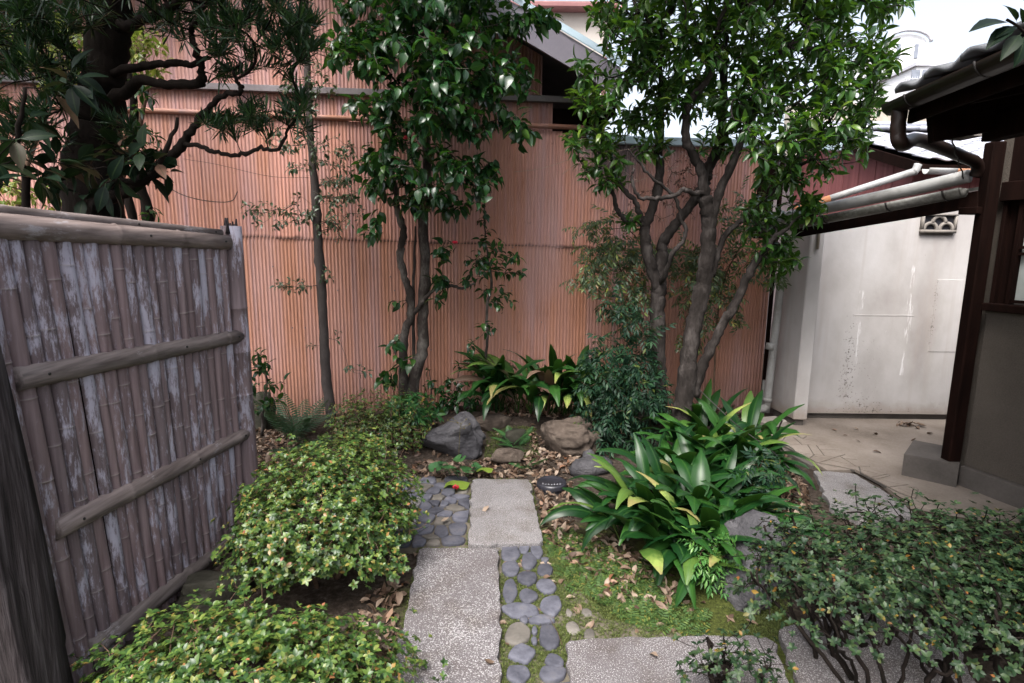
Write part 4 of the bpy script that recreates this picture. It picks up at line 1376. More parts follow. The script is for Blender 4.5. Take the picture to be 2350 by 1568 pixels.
def stone(poly, seed, pale=False, low=0.0):
    """flat river stone from a plan outline: corners rounded, edge worn down, top slightly uneven and tilted"""
    r = np.random.default_rng(seed + 500)
    P_ = np.asarray(poly)
    for k_ in (.19, .24):
        Q_ = np.roll(P_, -1, 0)
        P_ = np.stack([P_ * (1 - k_) + Q_ * k_, P_ * k_ + Q_ * (1 - k_)], 1).reshape(-1, 2)
    c_ = P_.mean(0)
    n = len(P_)
    tilt = r.uniform(-.05, .05, 2)
    V, Q = [], []
    for f, z in ((1.0, -.03), (1.01, -.002), (.985, .0040), (.94, .0075), (.86, .0095), (.5, .0104), (0.0, .0105)):
        for p in P_:
            d = (p - c_) * f
            zz = z + (tilt @ d) * (f < 1) + .0035 * mnoise.noise(Vector((d[0] * 24 + seed, d[1] * 24, seed * .7))) * (f < .99)
            V.append((d[0], d[1], zz - low * (f < 1.005)))
    for k_ in range(6):
        for i in range(n):
            j = (i + 1) % n
            Q.append([k_ * n + i, k_ * n + j, (k_ + 1) * n + j, (k_ + 1) * n + i])
    put('cobble', mesh_np('cobble', V, Q), path, (c_[0], c_[1], -0.002), M_COBBLE_W if pale else M_COBBLE)


right_c = [(780, 628, 58, 54), (882, 600, 38, 28), (975, 615, 42, 40), (912, 690, 52, 52), (783, 740, 54, 54), (1028, 748, 50, 44), (1030, 680, 28, 18), (902, 812, 72, 52), (1036, 868, 66, 50),
           (785, 895, 44, 66), (908, 935, 64, 44), (1073, 1003, 70, 66), (852, 1036, 118, 46), (1010, 1103, 92, 30), (885, 1108, 30, 24), (832, 1203, 85, 80, 1), (1060, 1232, 74, 74), (957, 1180, 22, 26),
           (955, 1255, 20, 22), (870, 1340, 85, 60), (1100, 1405, 64, 52), (1070, 1478, 96, 52), (840, 1490, 74, 64), (1230, 1160, 44, 42, 1), (1345, 1195, 36, 32, 1), (1328, 1042, 32, 26, 1), (1200, 1048, 22, 26, 1), (700, 585, 24, 16, 1), (1180, 1570, 60, 30)]
left_c = [(198, 126, 56, 26), (85, 120, 56, 22, 1), (310, 165, 52, 26), (330, 118, 40, 20), (165, 182, 66, 30, 1), (22, 185, 28, 18), (242, 200, 56, 26), (345, 210, 60, 28), (450, 205, 48, 38, 1), (200, 245, 28, 18), (262, 250, 48, 22, 1), (362, 270, 52, 26), (418, 245, 16, 14),
          (460, 282, 44, 36), (185, 310, 46, 46), (260, 290, 40, 18), (310, 293, 22, 16), (375, 320, 56, 28, 1), (265, 340, 40, 30), (320, 368, 28, 24), (425, 385, 68, 44), (195, 398, 76, 36), (300, 405, 28, 16, 1), (135, 465, 56, 44), (205, 492, 22, 26), (280, 495, 60, 56), (412, 478, 70, 44),
          (360, 560, 96, 34), (215, 525, 20, 26, 1), (140, 562, 66, 36), (45, 470, 40, 40), (40, 560, 44, 26), (100, 205, 40, 16), (40, 150, 30, 14), (230, 575, 20, 14, 1), (60, 330, 40, 30), (50, 400, 40, 26)]
for i, q in enumerate(right_c):
    cobble(*q[:4], pale=len(q) > 4, seed=i, low=.008 if i in (23, 24, 25, 26, 27, 28) else 0.0)
# the left patch is packed: cells around the surveyed stone centres, a finger of mortar between
seeds_ = np.array([G(*zc(q[0], q[1]))[:2] for q in left_c])
wts_ = np.array([(q[2] * q[3]) ** .5 for q in left_c]) * 0.00050
outl = np.array([G(*p)[:2] for p in ((905, 1090), (1082, 1092), (1078, 1180), (1070, 1252), (962, 1254), (880, 1262), (880, 1170))])
for i in range(len(seeds_)):
    cell = outl.copy()
    for j in range(len(seeds_)):
        if i == j or len(cell) < 3:
            continue
        d_ = seeds_[j] - seeds_[i]
        L_ = np.linalg.norm(d_)
        m_ = seeds_[i] + d_ * min(.8, max(.2, .5 + (wts_[i] ** 2 - wts_[j] ** 2) / (2 * L_ * L_)))
        sd = (cell - m_) @ d_
        out_ = []
        for k_ in range(len(cell)):
            q0, q1, s0_, s1_ = cell[k_], cell[(k_ + 1) % len(cell)], sd[k_], sd[(k_ + 1) % len(cell)]
            if s0_ <= 0:
                out_.append(q0)
            if s0_ * s1_ < 0:
                out_.append(q0 + (q1 - q0) * s0_ / (s0_ - s1_))
        cell = np.array(out_)
    if len(cell) < 3:
        continue
    c0_ = cell.mean(0)
    if np.linalg.norm(cell - c0_, axis=1).max() < .012:
        continue
    rr_ = np.linalg.norm(cell - c0_, axis=1, keepdims=True)
    cell = c0_ + (cell - c0_) * np.clip((np.minimum(rr_, .095) - .006) / rr_, .3, 1)
    stone(cell, i + 60, len(left_c[i]) > 4)

# ================================================================== plants
def leaf_tpl(L=1.0, Wd=0.5, seg=4, prof='ovate', fold=0.25, droop=0.5, tipup=0.0, pet=0.08, wave=0.0, seed=0):
    """leaf lying along +y, normal +z; rows of left, middle, right"""
    r = np.random.default_rng(seed)
    t = np.linspace(0, 1, seg + 1)
    if prof == 'ovate':
        w = np.sin(pi * t ** 0.72) ** 0.85 * (1 - 0.25 * t)
    elif prof == 'obovate':
        w = np.sin(pi * t ** 1.45) ** 0.8
    elif prof == 'lance':
        w = np.sin(pi * t ** 0.85)
    elif prof == 'linear':
        w = np.minimum(1, np.minimum(t * 6 + .25, (1 - t) * 4))
    elif prof == 'ellipse':
        w = np.sqrt(np.maximum(0, 1 - (2 * t - 1) ** 2))
    w = np.maximum(w / w.max(), 0.03) * Wd / 2
    th = -droop * t + tipup * t * t
    dy, dz = np.cos(th), np.sin(th)
    y = pet + np.concatenate([[0], np.cumsum((dy[1:] + dy[:-1]) / 2)]) / seg * L
    z = np.concatenate([[0], np.cumsum((dz[1:] + dz[:-1]) / 2)]) / seg * L
    V, lc = [], []
    for i in range(seg + 1):
        wv = wave * Wd * r.normal(size=2)
        V += [(-w[i], y[i], z[i] + fold * w[i] + wv[0]), (0, y[i], z[i]), (w[i], y[i], z[i] + fold * w[i] + wv[1])]
        lc += [(-1, t[i], 0), (0, t[i], 0), (1, t[i], 0)]
    Q = []
    for i in range(seg):
        a = 3 * i
        Q += [[a, a + 1, a + 4, a + 3], [a + 1, a + 2, a + 5, a + 4]]
    if pet > 0.02:
        k = len(V)
        pw = Wd * 0.025
        V += [(-pw, 0, 0), (pw, 0, 0), (pw, pet, 0), (-pw, pet, 0)]
        lc += [(0, 0, 0)] * 4
        Q += [[k, k + 1, k + 2, k + 3]]
    return np.array(V), np.array(Q), np.array(lc)


def merge_tpl(parts):
    V, Q, lc, n = [], [], [], 0
    for v, q, l in parts:
        V.append(v)
        Q.append(q + n)
        lc.append(l)
        n += len(v)
    return np.vstack(V), np.vstack(Q), np.vstack(lc)


def xf(tpl, R, p, s=1.0):
    return (tpl[0] * s) @ np.asarray(R).T + np.asarray(p), tpl[1], tpl[2]


def frames(D, U):
    """rotation matrices with y along D and z towards U"""
    D = D / np.maximum(np.linalg.norm(D, axis=1, keepdims=True), 1e-9)
    X = np.cross(D, U)
    bad = np.linalg.norm(X, axis=1) < 1e-3
    X[bad] = (1, 0, 0)
    X /= np.linalg.norm(X, axis=1, keepdims=True)
    Z = np.cross(X, D)
    return np.stack([X, D, Z], -1)


def scatter(name, tpls, P, R, Sc, which=None):
    Vs, Qs, Ls, n = [], [], [], 0
    if which is None:
        which = rng.integers(0, len(tpls), len(P))
    for k, tp in enumerate(tpls):
        idx = np.where(which == k)[0]
        if not len(idx):
            continue
        V = np.einsum('nij,vj->nvi', R[idx], tp[0]) * Sc[idx][:, None, None] + P[idx][:, None, :]
        m = len(tp[0])
        Q = tp[1][None] + (np.arange(len(idx)) * m)[:, None, None] + n
        Vs.append(V.reshape(-1, 3))
        Qs.append(Q.reshape(-1, 4))
        Ls.append(np.tile(tp[2], (len(idx), 1)))
        n += m * len(idx)
    return mesh_np(name, np.vstack(Vs), np.vstack(Qs), np.vstack(Ls))


TPM, KEEP = {}, []


def putk(*a, **k):
    o = put(*a, **k)
    o['kind'] = 'stuff'
    return o


def leaf_objects(name, tpls, P, R, Sc, which, parent, mat):
    KEEP.append(tpls)
    key = (id(tpls), mat.name)
    if key not in TPM:
        TPM[key] = [mesh_np(name, *tp) for tp in tpls]
        for me in TPM[key]:
            me.materials.append(mat)
    pl = WL[parent.name]
    for p, r, s, w in zip(P, R, Sc, which):
        o = bpy.data.objects.new(name, TPM[key][w])
        COL.objects.link(o)
        o.parent = parent
        o.matrix_basis = Matrix.Translation(Vector(p) - pl) @ Matrix([[*map(float, row)] for row in r]).to_4x4() @ Matrix.Scale(float(s), 4)


def foliage(parent, tpls, P, R, Sc, mat, n_ind, name='leaf'):
    """the n_ind leaves that show largest become parts, the rest one mass"""
    which = rng.integers(0, len(tpls), len(P))
    d = np.linalg.norm(P - CP, axis=1) / Sc
    q = np.stack([P[:, 0], P[:, 1], P[:, 2] - EYE], -1) @ RM
    u, v = q[:, 0] / -q[:, 2] * FPX, q[:, 1] / -q[:, 2] * FPX
    d = d + 1e3 * ((abs(u) > 1175) | (abs(v) > 784))
    o = np.argsort(d)
    a, b = o[:n_ind], o[n_ind:]
    if n_ind:
        leaf_objects(name, tpls, P[a], R[a], Sc[a], which[a], parent, mat)
    if len(b):
        f = put('foliage', scatter('foliage', tpls, P[b], R[b], Sc[b], which[b]), parent, (0, 0, 0), mat)
        f['kind'] = 'stuff'


def grow(stems, T, a=0.25, step=0.07, seed=0, sag=0.0):
    """stems: list of (n,3) arrays. joins target points to the stems; returns node positions, parents and target nodes"""
    r = np.random.default_rng(seed)
    pos = [p for st in stems for p in st]
    par = [-1] * len(pos)
    pl = [0.0] * len(pos)
    nst = len(pos)
    T = np.asarray(T, float)
    A = np.array(pos)
    dist = np.linalg.norm(T[:, None] - A[None], axis=2)
    best = dist.argmin(1)
    cost = dist.min(1)
    done = np.zeros(len(T), bool)
    tn = np.full(len(T), -1)

    def add(p, pa):
        pos.append(p)
        par.append(pa)
        pl.append(pl[pa] + np.linalg.norm(p - pos[pa]))
        c = np.linalg.norm(T - p, axis=1) + a * pl[-1]
        m = (c < cost) & ~done
        cost[m] = c[m]
        best[m] = len(pos) - 1
        return len(pos) - 1
    for _ in range(len(T)):
        c = np.where(done, 1e9, cost)
        i = int(c.argmin())
        done[i] = True
        pa = int(best[i])
        p0, p1 = np.array(pos[pa]), T[i]
        L = np.linalg.norm(p1 - p0)
        k = int(L / step)
        bend = r.normal(size=3) * L * 0.10
        bend[2] -= sag * L
        for j in range(1, k + 1):
            f = j / (k + 1)
            pa = add(p0 + (p1 - p0) * f + bend * sin(pi * f) + r.normal(size=3) * 0.006, pa)
        tn[i] = add(p1, pa)
    return np.array(pos), np.array(par), tn, nst


def branch_mesh(name, pos, par, nst, tip=0.0022, ex=2.3, rmax=0.03, sides=5):
    n = len(pos)
    rad = np.zeros(n)
    kids = [[] for _ in range(n)]
    for i in range(nst, n):
        kids[par[i]].append(i)
    for i in range(n - 1, nst - 1, -1):
        s = sum(rad[k] ** ex for k in kids[i])
        rad[i] = max(tip, s ** (1 / ex)) if kids[i] else tip
    rad = np.minimum(rad, rmax)
    t = MB()
    for i in range(nst, n):
        p = par[i]
        main = p >= nst and max(kids[p], key=lambda k: rad[k]) == i
        if main:
            continue
        ch = [p, i]
        while kids[ch[-1]]:
            ch.append(max(kids[ch[-1]], key=lambda k: rad[k]))
        rr = np.array([rad[c] for c in ch])
        rr[0] = rr[1]
        pp = pos[ch]
        if len(ch) > 2:
            pp = pp.copy()
            pp[1:-1] = pp[1:-1] * .5 + (pp[:-2] + pp[2:]) * .25
        t.tube(pp, rr, sides if rr[0] > .006 else 4, cap=False)
    return t.mesh(name)


def blob_points(blobs, n, seed, power=0.5):
    """blobs: (px, py, rx, ry, depth, depth spread): points through a crown region"""
    r = np.random.default_rng(seed)
    wts = np.array([b[2] * b[3] for b in blobs], float)
    ids = r.choice(len(blobs), n, p=wts / wts.sum())
    out = []
    for i in ids:
        px, py, rx, ry, y, dy = blobs[i]
        a, q = r.uniform(0, 2 * pi), r.uniform() ** power
        out.append(Yp(px + rx * q * cos(a), py + ry * q * sin(a), y + r.uniform(-1, 1) * dy))
    return np.array(out)


def shade_crown(c, rad, n, seed):
    # unseen upper crown above the frame, added to shade the garden
    r = np.random.default_rng(seed)
    v = r.normal(size=(n, 3))
    v /= np.linalg.norm(v, axis=1, keepdims=True)
    return np.array(c) + v * np.array(rad) * (r.uniform(size=(n, 1)) ** .4)


def node_dirs(pos, par, tn):
    d = pos[tn] - pos[np.maximum(par[tn], 0)]
    return d / np.maximum(np.linalg.norm(d, axis=1, keepdims=True), 1e-6)


def twig_leaves(pos, par, tn, per, spread, droop, r, up=0.3, back=0.10):
    """leaves set along the last bit of every twig"""
    d = node_dirs(pos, par, tn)
    P, D, U = [], [], []
    for p, dd in zip(pos[tn], d):
        k = per + int(r.integers(-1, 2))
        ref = np.array([0, 0, 1.0]) if abs(dd[2]) < .9 else np.array([1.0, 0, 0])
        a = np.cross(dd, ref)
        a /= np.linalg.norm(a)
        b = np.cross(dd, a)
        ph = r.uniform(0, 6.28)
        for j in range(max(1, k)):
            q = ph + j * 2.4
            side = a * cos(q) + b * sin(q)
            di = dd * (1 - spread) + side * spread + np.array([0, 0, -droop]) + r.normal(size=3) * .12
            P.append(p - dd * back * (j / max(k, 1)) * r.uniform(.6, 1.2))
            D.append(di)
            U.append(np.array([0, 0, 1.0]) + dd * up + r.normal(size=3) * .35)
    return np.array(P), np.array(D), np.array(U)


def stem_tube(name, pts, rad, parent, mat, sides=10, n=6, wob=0.004, seed=0):
    P = crspline(pts, n)
    r0 = np.interp(np.linspace(0, 1, len(P)), np.linspace(0, 1, len(rad)), rad)
    r = np.random.default_rng(seed)
    r0 = r0 * (1 + 0.05 * r.normal(size=len(P)) + .16 * (r.uniform(size=len(P)) < .07))
    P = P + r.normal(size=P.shape) * wob
    t = MB()
    t.tube(P, r0, sides)
    put(name, t.mesh(name), parent, (0, 0, 0), mat)
    return P


def ypts(lst, y, ye=None):
    n = len(lst)
    return [Yp(p[0], p[1], (p[2] if len(p) > 2 else y)) for p in lst]


# bark and leaf materials
B_CAM = mat_noise('camellia_bark', [(0.3, (0.018, 0.014, 0.012)), (0.5, (0.048, 0.039, 0.034)), (0.66, (0.14, 0.125, 0.112))], 11, 6, (1, 1, .5), 0.9, 0.15, 0.5, 60, 0.004)
B_OSM = mat_noise('osmanthus_bark', [(0.3, (0.012, 0.010, 0.009)), (0.5, (0.033, 0.028, 0.026)), (0.68, (0.080, 0.070, 0.066))], 13, 7, (1, 1, .45), 0.95, 0.08, 1.0, 60, 0.010)
B_DARK = mat_noise('dark_bark', [(0.3, (0.005, 0.004, 0.003)), (0.7, (0.020, 0.015, 0.013))], 8, 6, (1, 1, .3), 0.95, 0.1, 0.8, 40, 0.008)
B_SLIM = mat_noise('smooth_grey_bark', [(0.3, (0.036, 0.030, 0.028)), (0.7, (0.085, 0.072, 0.068))], 8, 5, (1, 1, .6), 0.9, 0.15, 0.3, 60, 0.003)
B_TWIG = mat_noise('brown_twig', [(0.3, (0.055, 0.034, 0.024)), (0.7, (0.13, 0.085, 0.06))], 20, 4, (1, 1, 1), 0.9, 0.1, 0)
L_CAM = leaf_mat('camellia_leaf', [(0, (0.008, 0.030, 0.012)), (0.5, (0.015, 0.052, 0.017)), (0.9, (0.028, 0.085, 0.020)), (1, (0.06, 0.12, 0.02))], 0.26, 0.22, (0.07, 0.20, 0.01), (0.05, 0.11, 0.04))
L_OSM = leaf_mat('osmanthus_leaf', [(0, (0.013, 0.042, 0.010)), (0.45, (0.024, 0.072, 0.015)), (0.85, (0.045, 0.115, 0.020)), (0.95, (0.085, 0.17, 0.025)), (1, (0.14, 0.20, 0.03))], 0.30, 0.32, (0.12, 0.26, 0.01), (0.06, 0.12, 0.03))
L_AZ = leaf_mat('azalea_leaf', [(0, (0.018, 0.050, 0.014)), (0.4, (0.045, 0.095, 0.020)), (0.8, (0.105, 0.165, 0.032)), (0.94, (0.18, 0.20, 0.045)), (0.98, (0.26, 0.15, 0.04)), (1, (0.28, 0.10, 0.06))], 0.38, 0.20, (0.14, 0.2, 0.03))
L_AZD = leaf_mat('dark_azalea_leaf', [(0, (0.009, 0.024, 0.011)), (0.45, (0.019, 0.041, 0.017)), (0.90, (0.040, 0.070, 0.026)), (0.975, (0.06, 0.08, 0.025)), (0.99, (0.20, 0.12, 0.02)), (1, (0.16, 0.05, 0.02))], 0.46, 0.16, (0.08, 0.15, 0.03), spec=.28)
L_ASP = leaf_mat('aspidistra_leaf', [(0, (0.004, 0.023, 0.006)), (0.5, (0.010, 0.045, 0.009)), (0.90, (0.026, 0.082, 0.014)), (1, (0.09, 0.15, 0.03))], 0.36, 0.13, (0.08, 0.22, 0.015), (0.04, 0.10, 0.02), tip=((0.22, 0.28, 0.07), 0.14), spec=.35)
L_POD = leaf_mat('podocarpus_leaf', [(0, (0.005, 0.014, 0.007)), (0.5, (0.010, 0.028, 0.012)), (0.9, (0.020, 0.052, 0.018)), (1, (0.05, 0.10, 0.025))], 0.40, 0.18, (0.05, 0.12, 0.02), spec=.3)
L_BIG = leaf_mat('broad_dark_leaf', [(0, (0.003, 0.008, 0.005)), (0.6, (0.006, 0.015, 0.008)), (0.93, (0.012, 0.022, 0.011)), (0.97, (0.10, 0.055, 0.038)), (1, (0.16, 0.09, 0.065))], 0.45, 0.10, (0.04, 0.09, 0.02), (0.03, 0.05, 0.02), spec=.10)
L_NAN = leaf_mat('nandina_leaf', [(0, (0.006, 0.022, 0.013)), (0.5, (0.012, 0.038, 0.020)), (0.93, (0.024, 0.062, 0.026)), (1, (0.07, 0.09, 0.02))], 0.5, 0.2, (0.04, 0.10, 0.02), spec=.25)
L_NANL = leaf_mat('fresh_nandina_leaf', [(0, (0.045, 0.14, 0.035)), (0.6, (0.075, 0.20, 0.045)), (1, (0.13, 0.26, 0.05))], 0.42, 0.3, (0.12, 0.28, 0.03))
L_NANT = leaf_mat('thin_nandina_leaf', [(0, (0.035, 0.065, 0.035)), (0.5, (0.07, 0.11, 0.055)), (0.85, (0.10, 0.15, 0.05)), (0.95, (0.22, 0.26, 0.05)), (1, (0.20, 0.08, 0.03))], 0.42, 0.3, (0.14, 0.2, 0.04))
L_FERN = leaf_mat('fern_leaf', [(0, (0.020, 0.075, 0.025)), (0.5, (0.035, 0.115, 0.032)), (1, (0.06, 0.16, 0.04))], 0.5, 0.25, (0.08, 0.2, 0.03))
L_FERND = leaf_mat('dark_fern_leaf', [(0, (0.016, 0.05, 0.026)), (1, (0.035, 0.085, 0.04))], 0.5, 0.2, (0.06, 0.14, 0.03))
L_SLIM = leaf_mat('slim_tree_leaf', [(0, (0.022, 0.050, 0.026)), (0.5, (0.045, 0.078, 0.042)), (0.9, (0.09, 0.12, 0.065)), (1, (0.16, 0.11, 0.07))], 0.3, 0.18, (0.08, 0.14, 0.03))
L_YEL = leaf_mat('yellow_green_leaf', [(0, (0.06, 0.11, 0.02)), (0.6, (0.12, 0.17, 0.03)), (1, (0.22, 0.24, 0.05))], 0.4, 0.35, (0.22, 0.28, 0.03))
L_PIE = leaf_mat('pieris_leaf', [(0, (0.02, 0.075, 0.025)), (0.6, (0.035, 0.12, 0.035)), (0.95, (0.06, 0.15, 0.04)), (1, (0.35, 0.2, 0.04))], 0.32, 0.22, (0.07, 0.2, 0.03))
L_FAR = leaf_mat('round_leaf', [(0, (0.022, 0.080, 0.028)), (1, (0.045, 0.125, 0.04))], 0.35, 0.2, (0.06, 0.18, 0.03))
L_FARY = leaf_mat('yellowing_round_leaf', [(0, (0.16, 0.24, 0.035)), (1, (0.20, 0.28, 0.045))], 0.4, 0.3, (0.2, 0.3, 0.03))
L_DEAD = leaf_mat('dead_leaf', [(0, (0.055, 0.030, 0.020)), (0.35, (0.115, 0.070, 0.046)), (0.65, (0.19, 0.130, 0.092)), (0.9, (0.28, 0.215, 0.165)), (1, (0.18, 0.075, 0.035))], 0.62, 0.08, (0.25, 0.14, 0.06))
L_DRY = leaf_mat('dry_seed', [(0, (0.12, 0.05, 0.045)), (0.6, (0.30, 0.18, 0.16)), (1, (0.45, 0.34, 0.30))], 0.8, 0.1, (0.25, 0.14, 0.06))
L_MOSS = leaf_mat('moss_tuft', [(0, (0.035, 0.050, 0.010)), (0.5, (0.075, 0.100, 0.020)), (1, (0.14, 0.165, 0.045))], 0.8, 0.3, (0.12, 0.16, 0.02))
L_SEL = leaf_mat('creeping_clubmoss', [(0, (0.030, 0.070, 0.015)), (0.6, (0.060, 0.120, 0.025)), (0.9, (0.11, 0.16, 0.03)), (1, (0.20, 0.16, 0.03))], 0.7, 0.25, (0.1, 0.18, 0.02))
M_RED = mat_noise('crimson_petal', [(0.3, (0.30, 0.008, 0.02)), (0.7, (0.50, 0.03, 0.06))], 60, 3, (1, 1, 1), 0.5, 0.3, 0)
M_YEL = mat_noise('yellow_stamen', [(0.3, (0.5, 0.3, 0.03)), (0.7, (0.6, 0.42, 0.06))], 60, 3, (1, 1, 1), 0.6, 0.3, 0)

T_CAM = [leaf_tpl(1, .52, 5, 'ovate', f, d, u, .10, .02, i) for i, (f, d, u) in enumerate(((.3, .3, -.4), (.45, .5, -.2), (.2, .7, .2), (.35, .2, -.7)))]
T_OSM = [leaf_tpl(1, .36, 5, 'lance', f, d, u, .09, .035, i) for i, (f, d, u) in enumerate(((.35, .3, -.5), (.5, .6, -.2), (.25, .9, 0.3), (.4, .1, -.8), (.6, .5, .3)))]
T_BIG = [leaf_tpl(1, .42, 5, 'lance', f, d, u, .14, .01, i) for i, (f, d, u) in enumerate(((.25, .2, -.3), (.35, .5, 0), (.15, .8, .2)))]
T_SML = [leaf_tpl(1, .40, 3, 'lance', .3, d, -.2, .08, .02, i) for i, d in enumerate((.2, .6))]
T_NEED = [leaf_tpl(1, .085, 3, 'linear', .1, d, 0, 0) for d in (-.15, .1, .3, -.3)]


def rosette(nl, L, Wd, lift, seed, prof='obovate', seg=2):
    r = np.random.default_rng(seed)
    parts = []
    for i in range(nl):
        a = 2 * pi * i / nl + r.uniform(-.3, .3)
        el = lift + r.uniform(-.25, .25)
        s = r.uniform(.75, 1.1)
        tp = leaf_tpl(L * s, Wd * s, seg, prof, .25, .5, 0, .004 * 0)
        D = np.array([[cos(a) * cos(el), sin(a) * cos(el), sin(el)]])
        U = np.array([[-cos(a) * sin(el), -sin(a) * sin(el), cos(el)]])
        parts.append(xf(tp, frames(D, U)[0], (0, 0, 0)))
    return merge_tpl(parts)


T_ROS = [rosette(5, 1, .50, .35, 1, 'ellipse', 3), rosette(5, 1, .52, .55, 2, 'ellipse', 3), rosette(6, 1, .48, .2, 3, 'ellipse', 3), rosette(4, 1, .52, .7, 4, 'ellipse', 3)]
T_ROSL = [rosette(8, 1, .26, .25, 5, 'lance', 3), rosette(9, 1, .24, .05, 6, 'lance', 3), rosette(7, 1, .28, .5, 7, 'lance', 3)]


def spray(npair, L, lw, ll, seed, droop=.5):
    """pinnate spray of lance leaflets along +y"""
    r = np.random.default_rng(seed)
    parts = []
    for i in range(npair):
        f = (i + .6) / npair
        y, z = L * f, -droop * L * f * f * .5
        for sd in ((-1, 1) if i < npair - 1 else (-1, 1, 0)):
            a = sd * r.uniform(.7, 1.1)
            D = np.array([[sin(a), cos(a), -r.uniform(.15, .65)]])
            parts.append(xf(leaf_tpl(ll * r.uniform(.8, 1.15), lw, 2, 'lance', .3, .5, 0, 0), frames(D, np.array([[0, 0, 1.0]]) + r.normal(size=(1, 3)) * .2)[0], (0, y, z)))
    return merge_tpl(parts)


T_SPR = [spray(4, .9, .13, .42, i, .6) for i in range(3)]


def basis_from_dir(P, Dn, r, upj=.3):
    """template z axis along Dn (rosettes)"""
    N_ = len(P)
    q = r.normal(size=(N_, 3))
    return frames(np.cross(Dn, q), Dn + 0 * q)


# ------------------------------------------------------------------ camellia tree
cam_t = thing('camellia_tree', (-0.95, 5.05, gz(-.95, 5.05)), 'glossy leaved camellia tree with two pale mottled trunks before the pink fence', 'tree')
stA = ypts([(942, 950, 5.05), (951, 869, 5.03), (970, 801, 5.0), (970, 732, 4.98), (975, 630, 4.95), (971, 493, 4.93), (982, 420, 4.92), (978, 325, 4.9), (971, 205, 4.88), (982, 102, 4.86), (985, -60, 4.85)], 5)
stB = ypts([(926, 950, 5.0), (925, 835, 4.97), (930, 760, 4.95), (942, 729, 4.95), (941, 680, 4.93), (927, 630, 4.92), (917, 579, 4.9), (927, 534, 4.88), (912, 478, 4.85), (905, 420, 4.8), (890, 330, 4.75)], 5)
stC = ypts([(942, 729, 4.95), (955, 712, 4.93), (972, 690, 4.9), (999, 664, 4.85), (1036, 657, 4.8), (1062, 662, 4.78), (1090, 650, 4.76)], 5)
stD = ypts([(952, 930, 5.1), (950, 830, 5.06), (948, 700, 5.03), (951, 600, 5.0), (953, 520, 4.98)], 5)
PA = stem_tube('trunk', stA, [.060, .055, .050, .048, .045, .042, .038, .032, .026, .02, .014], cam_t, B_CAM, 12, 6, .004, 1)
PB = stem_tube('trunk', stB, [.042, .038, .036, .036, .033, .030, .030, .030, .026, .02, .012], cam_t, B_CAM, 10, 6, .004, 2)
PC = stem_tube('limb', stC, [.024, .022, .019, .016, .013, .012, .008], cam_t, B_CAM, 8, 5, .003, 3)
PD = stem_tube('trunk', stD, [.017, .016, .015, .012, .008], cam_t, B_CAM, 8, 5, .002, 4)
cb = [(870, 60, 95, 70, 4.6, .4), (980, 50, 110, 70, 4.5, .5), (1095, 50, 90, 60, 4.5, .5), (1190, 40, 55, 40, 4.5, .3), (820, 130, 75, 60, 4.6, .3), (950, 150, 110, 80, 4.4, .5), (1080, 150, 105, 75, 4.4, .5),
      (1160, 150, 45, 60, 4.4, .3), (865, 235, 60, 50, 4.5, .3), (960, 270, 95, 80, 4.4, .5), (1070, 250, 90, 60, 4.5, .4), (1150, 220, 50, 50, 4.4, .3), (1225, 200, 24, 40, 4.4, .1), (1190, 300, 40, 30, 4.4, .2),
      (890, 360, 70, 55, 4.5, .3), (985, 390, 80, 70, 4.4, .4), (1085, 300, 70, 35, 4.5, .3), (1110, 390, 45, 45, 4.5, .2), (885, 430, 55, 30, 4.6, .2), (980, 470, 60, 40, 4.5, .3), (1065, 440, 55, 40, 4.5, .2),
      (850, 530, 28, 28, 4.6, .1), (1010, 560, 18, 30, 4.7, .1), (890, 690, 26, 12, 4.8, .05), (890, 785, 26, 18, 4.8, .05), (925, 835, 34, 16, 4.7, .05), (1000, 690, 22, 18, 4.75, .05), (895, 870, 28, 14, 4.8, .05), (1005, 640, 18, 22, 4.75, .05), (790, 60, 40, 60, 4.6, .2), (1250, 40, 40, 12, 4.3, .1)]
cb += [(960, -120, 230, 120, 4.6, .7), (1150, -90, 150, 80, 4.5, .6), (820, -60, 90, 70, 4.6, .4)]  # blobs above the frame: unseen crown added for its shade
T = np.vstack([blob_points(cb, 1100, 3), shade_crown((-.85, 4.7, 4.3), (.95, .8, .55), 260, 4)])
pos, par, tn, nst = grow([PA[18:], PB[12:], PC], T, .18, .06, 5, .05)
putk('branches', branch_mesh('branches', pos, par, nst, .0022, 2.4, .02), cam_t, (0, 0, 0), B_CAM)
r_ = np.random.default_rng(8)
P, D, U = twig_leaves(pos, par, tn, 5, .60, .38, r_, .2, .16)
foliage(cam_t, T_CAM, P, frames(D, U), r_.uniform(.072, .115, len(P)), L_CAM, 300)


def flower(px, py, y, parent=None, loc=None, s=1.0):
    c = np.array(loc) if loc is not None else Yp(px, py, y)
    parts = []
    r = np.random.default_rng(int(px) + 5)
    for i in range(9):
        a = i * 2.4
        el = r.uniform(.1, .9)
        Dv = np.array([[cos(a) * cos(el), sin(a) * cos(el), sin(el)]])
        parts.append(xf(leaf_tpl(.03 * s, .026 * s, 3, 'obovate', -.3, -.6, 0, 0), frames(Dv, np.array([[0, 0, 1.0]]))[0], (0, 0, 0)))
    V_, Q_, l_ = merge_tpl(parts)
    return V_ + c, Q_, l_


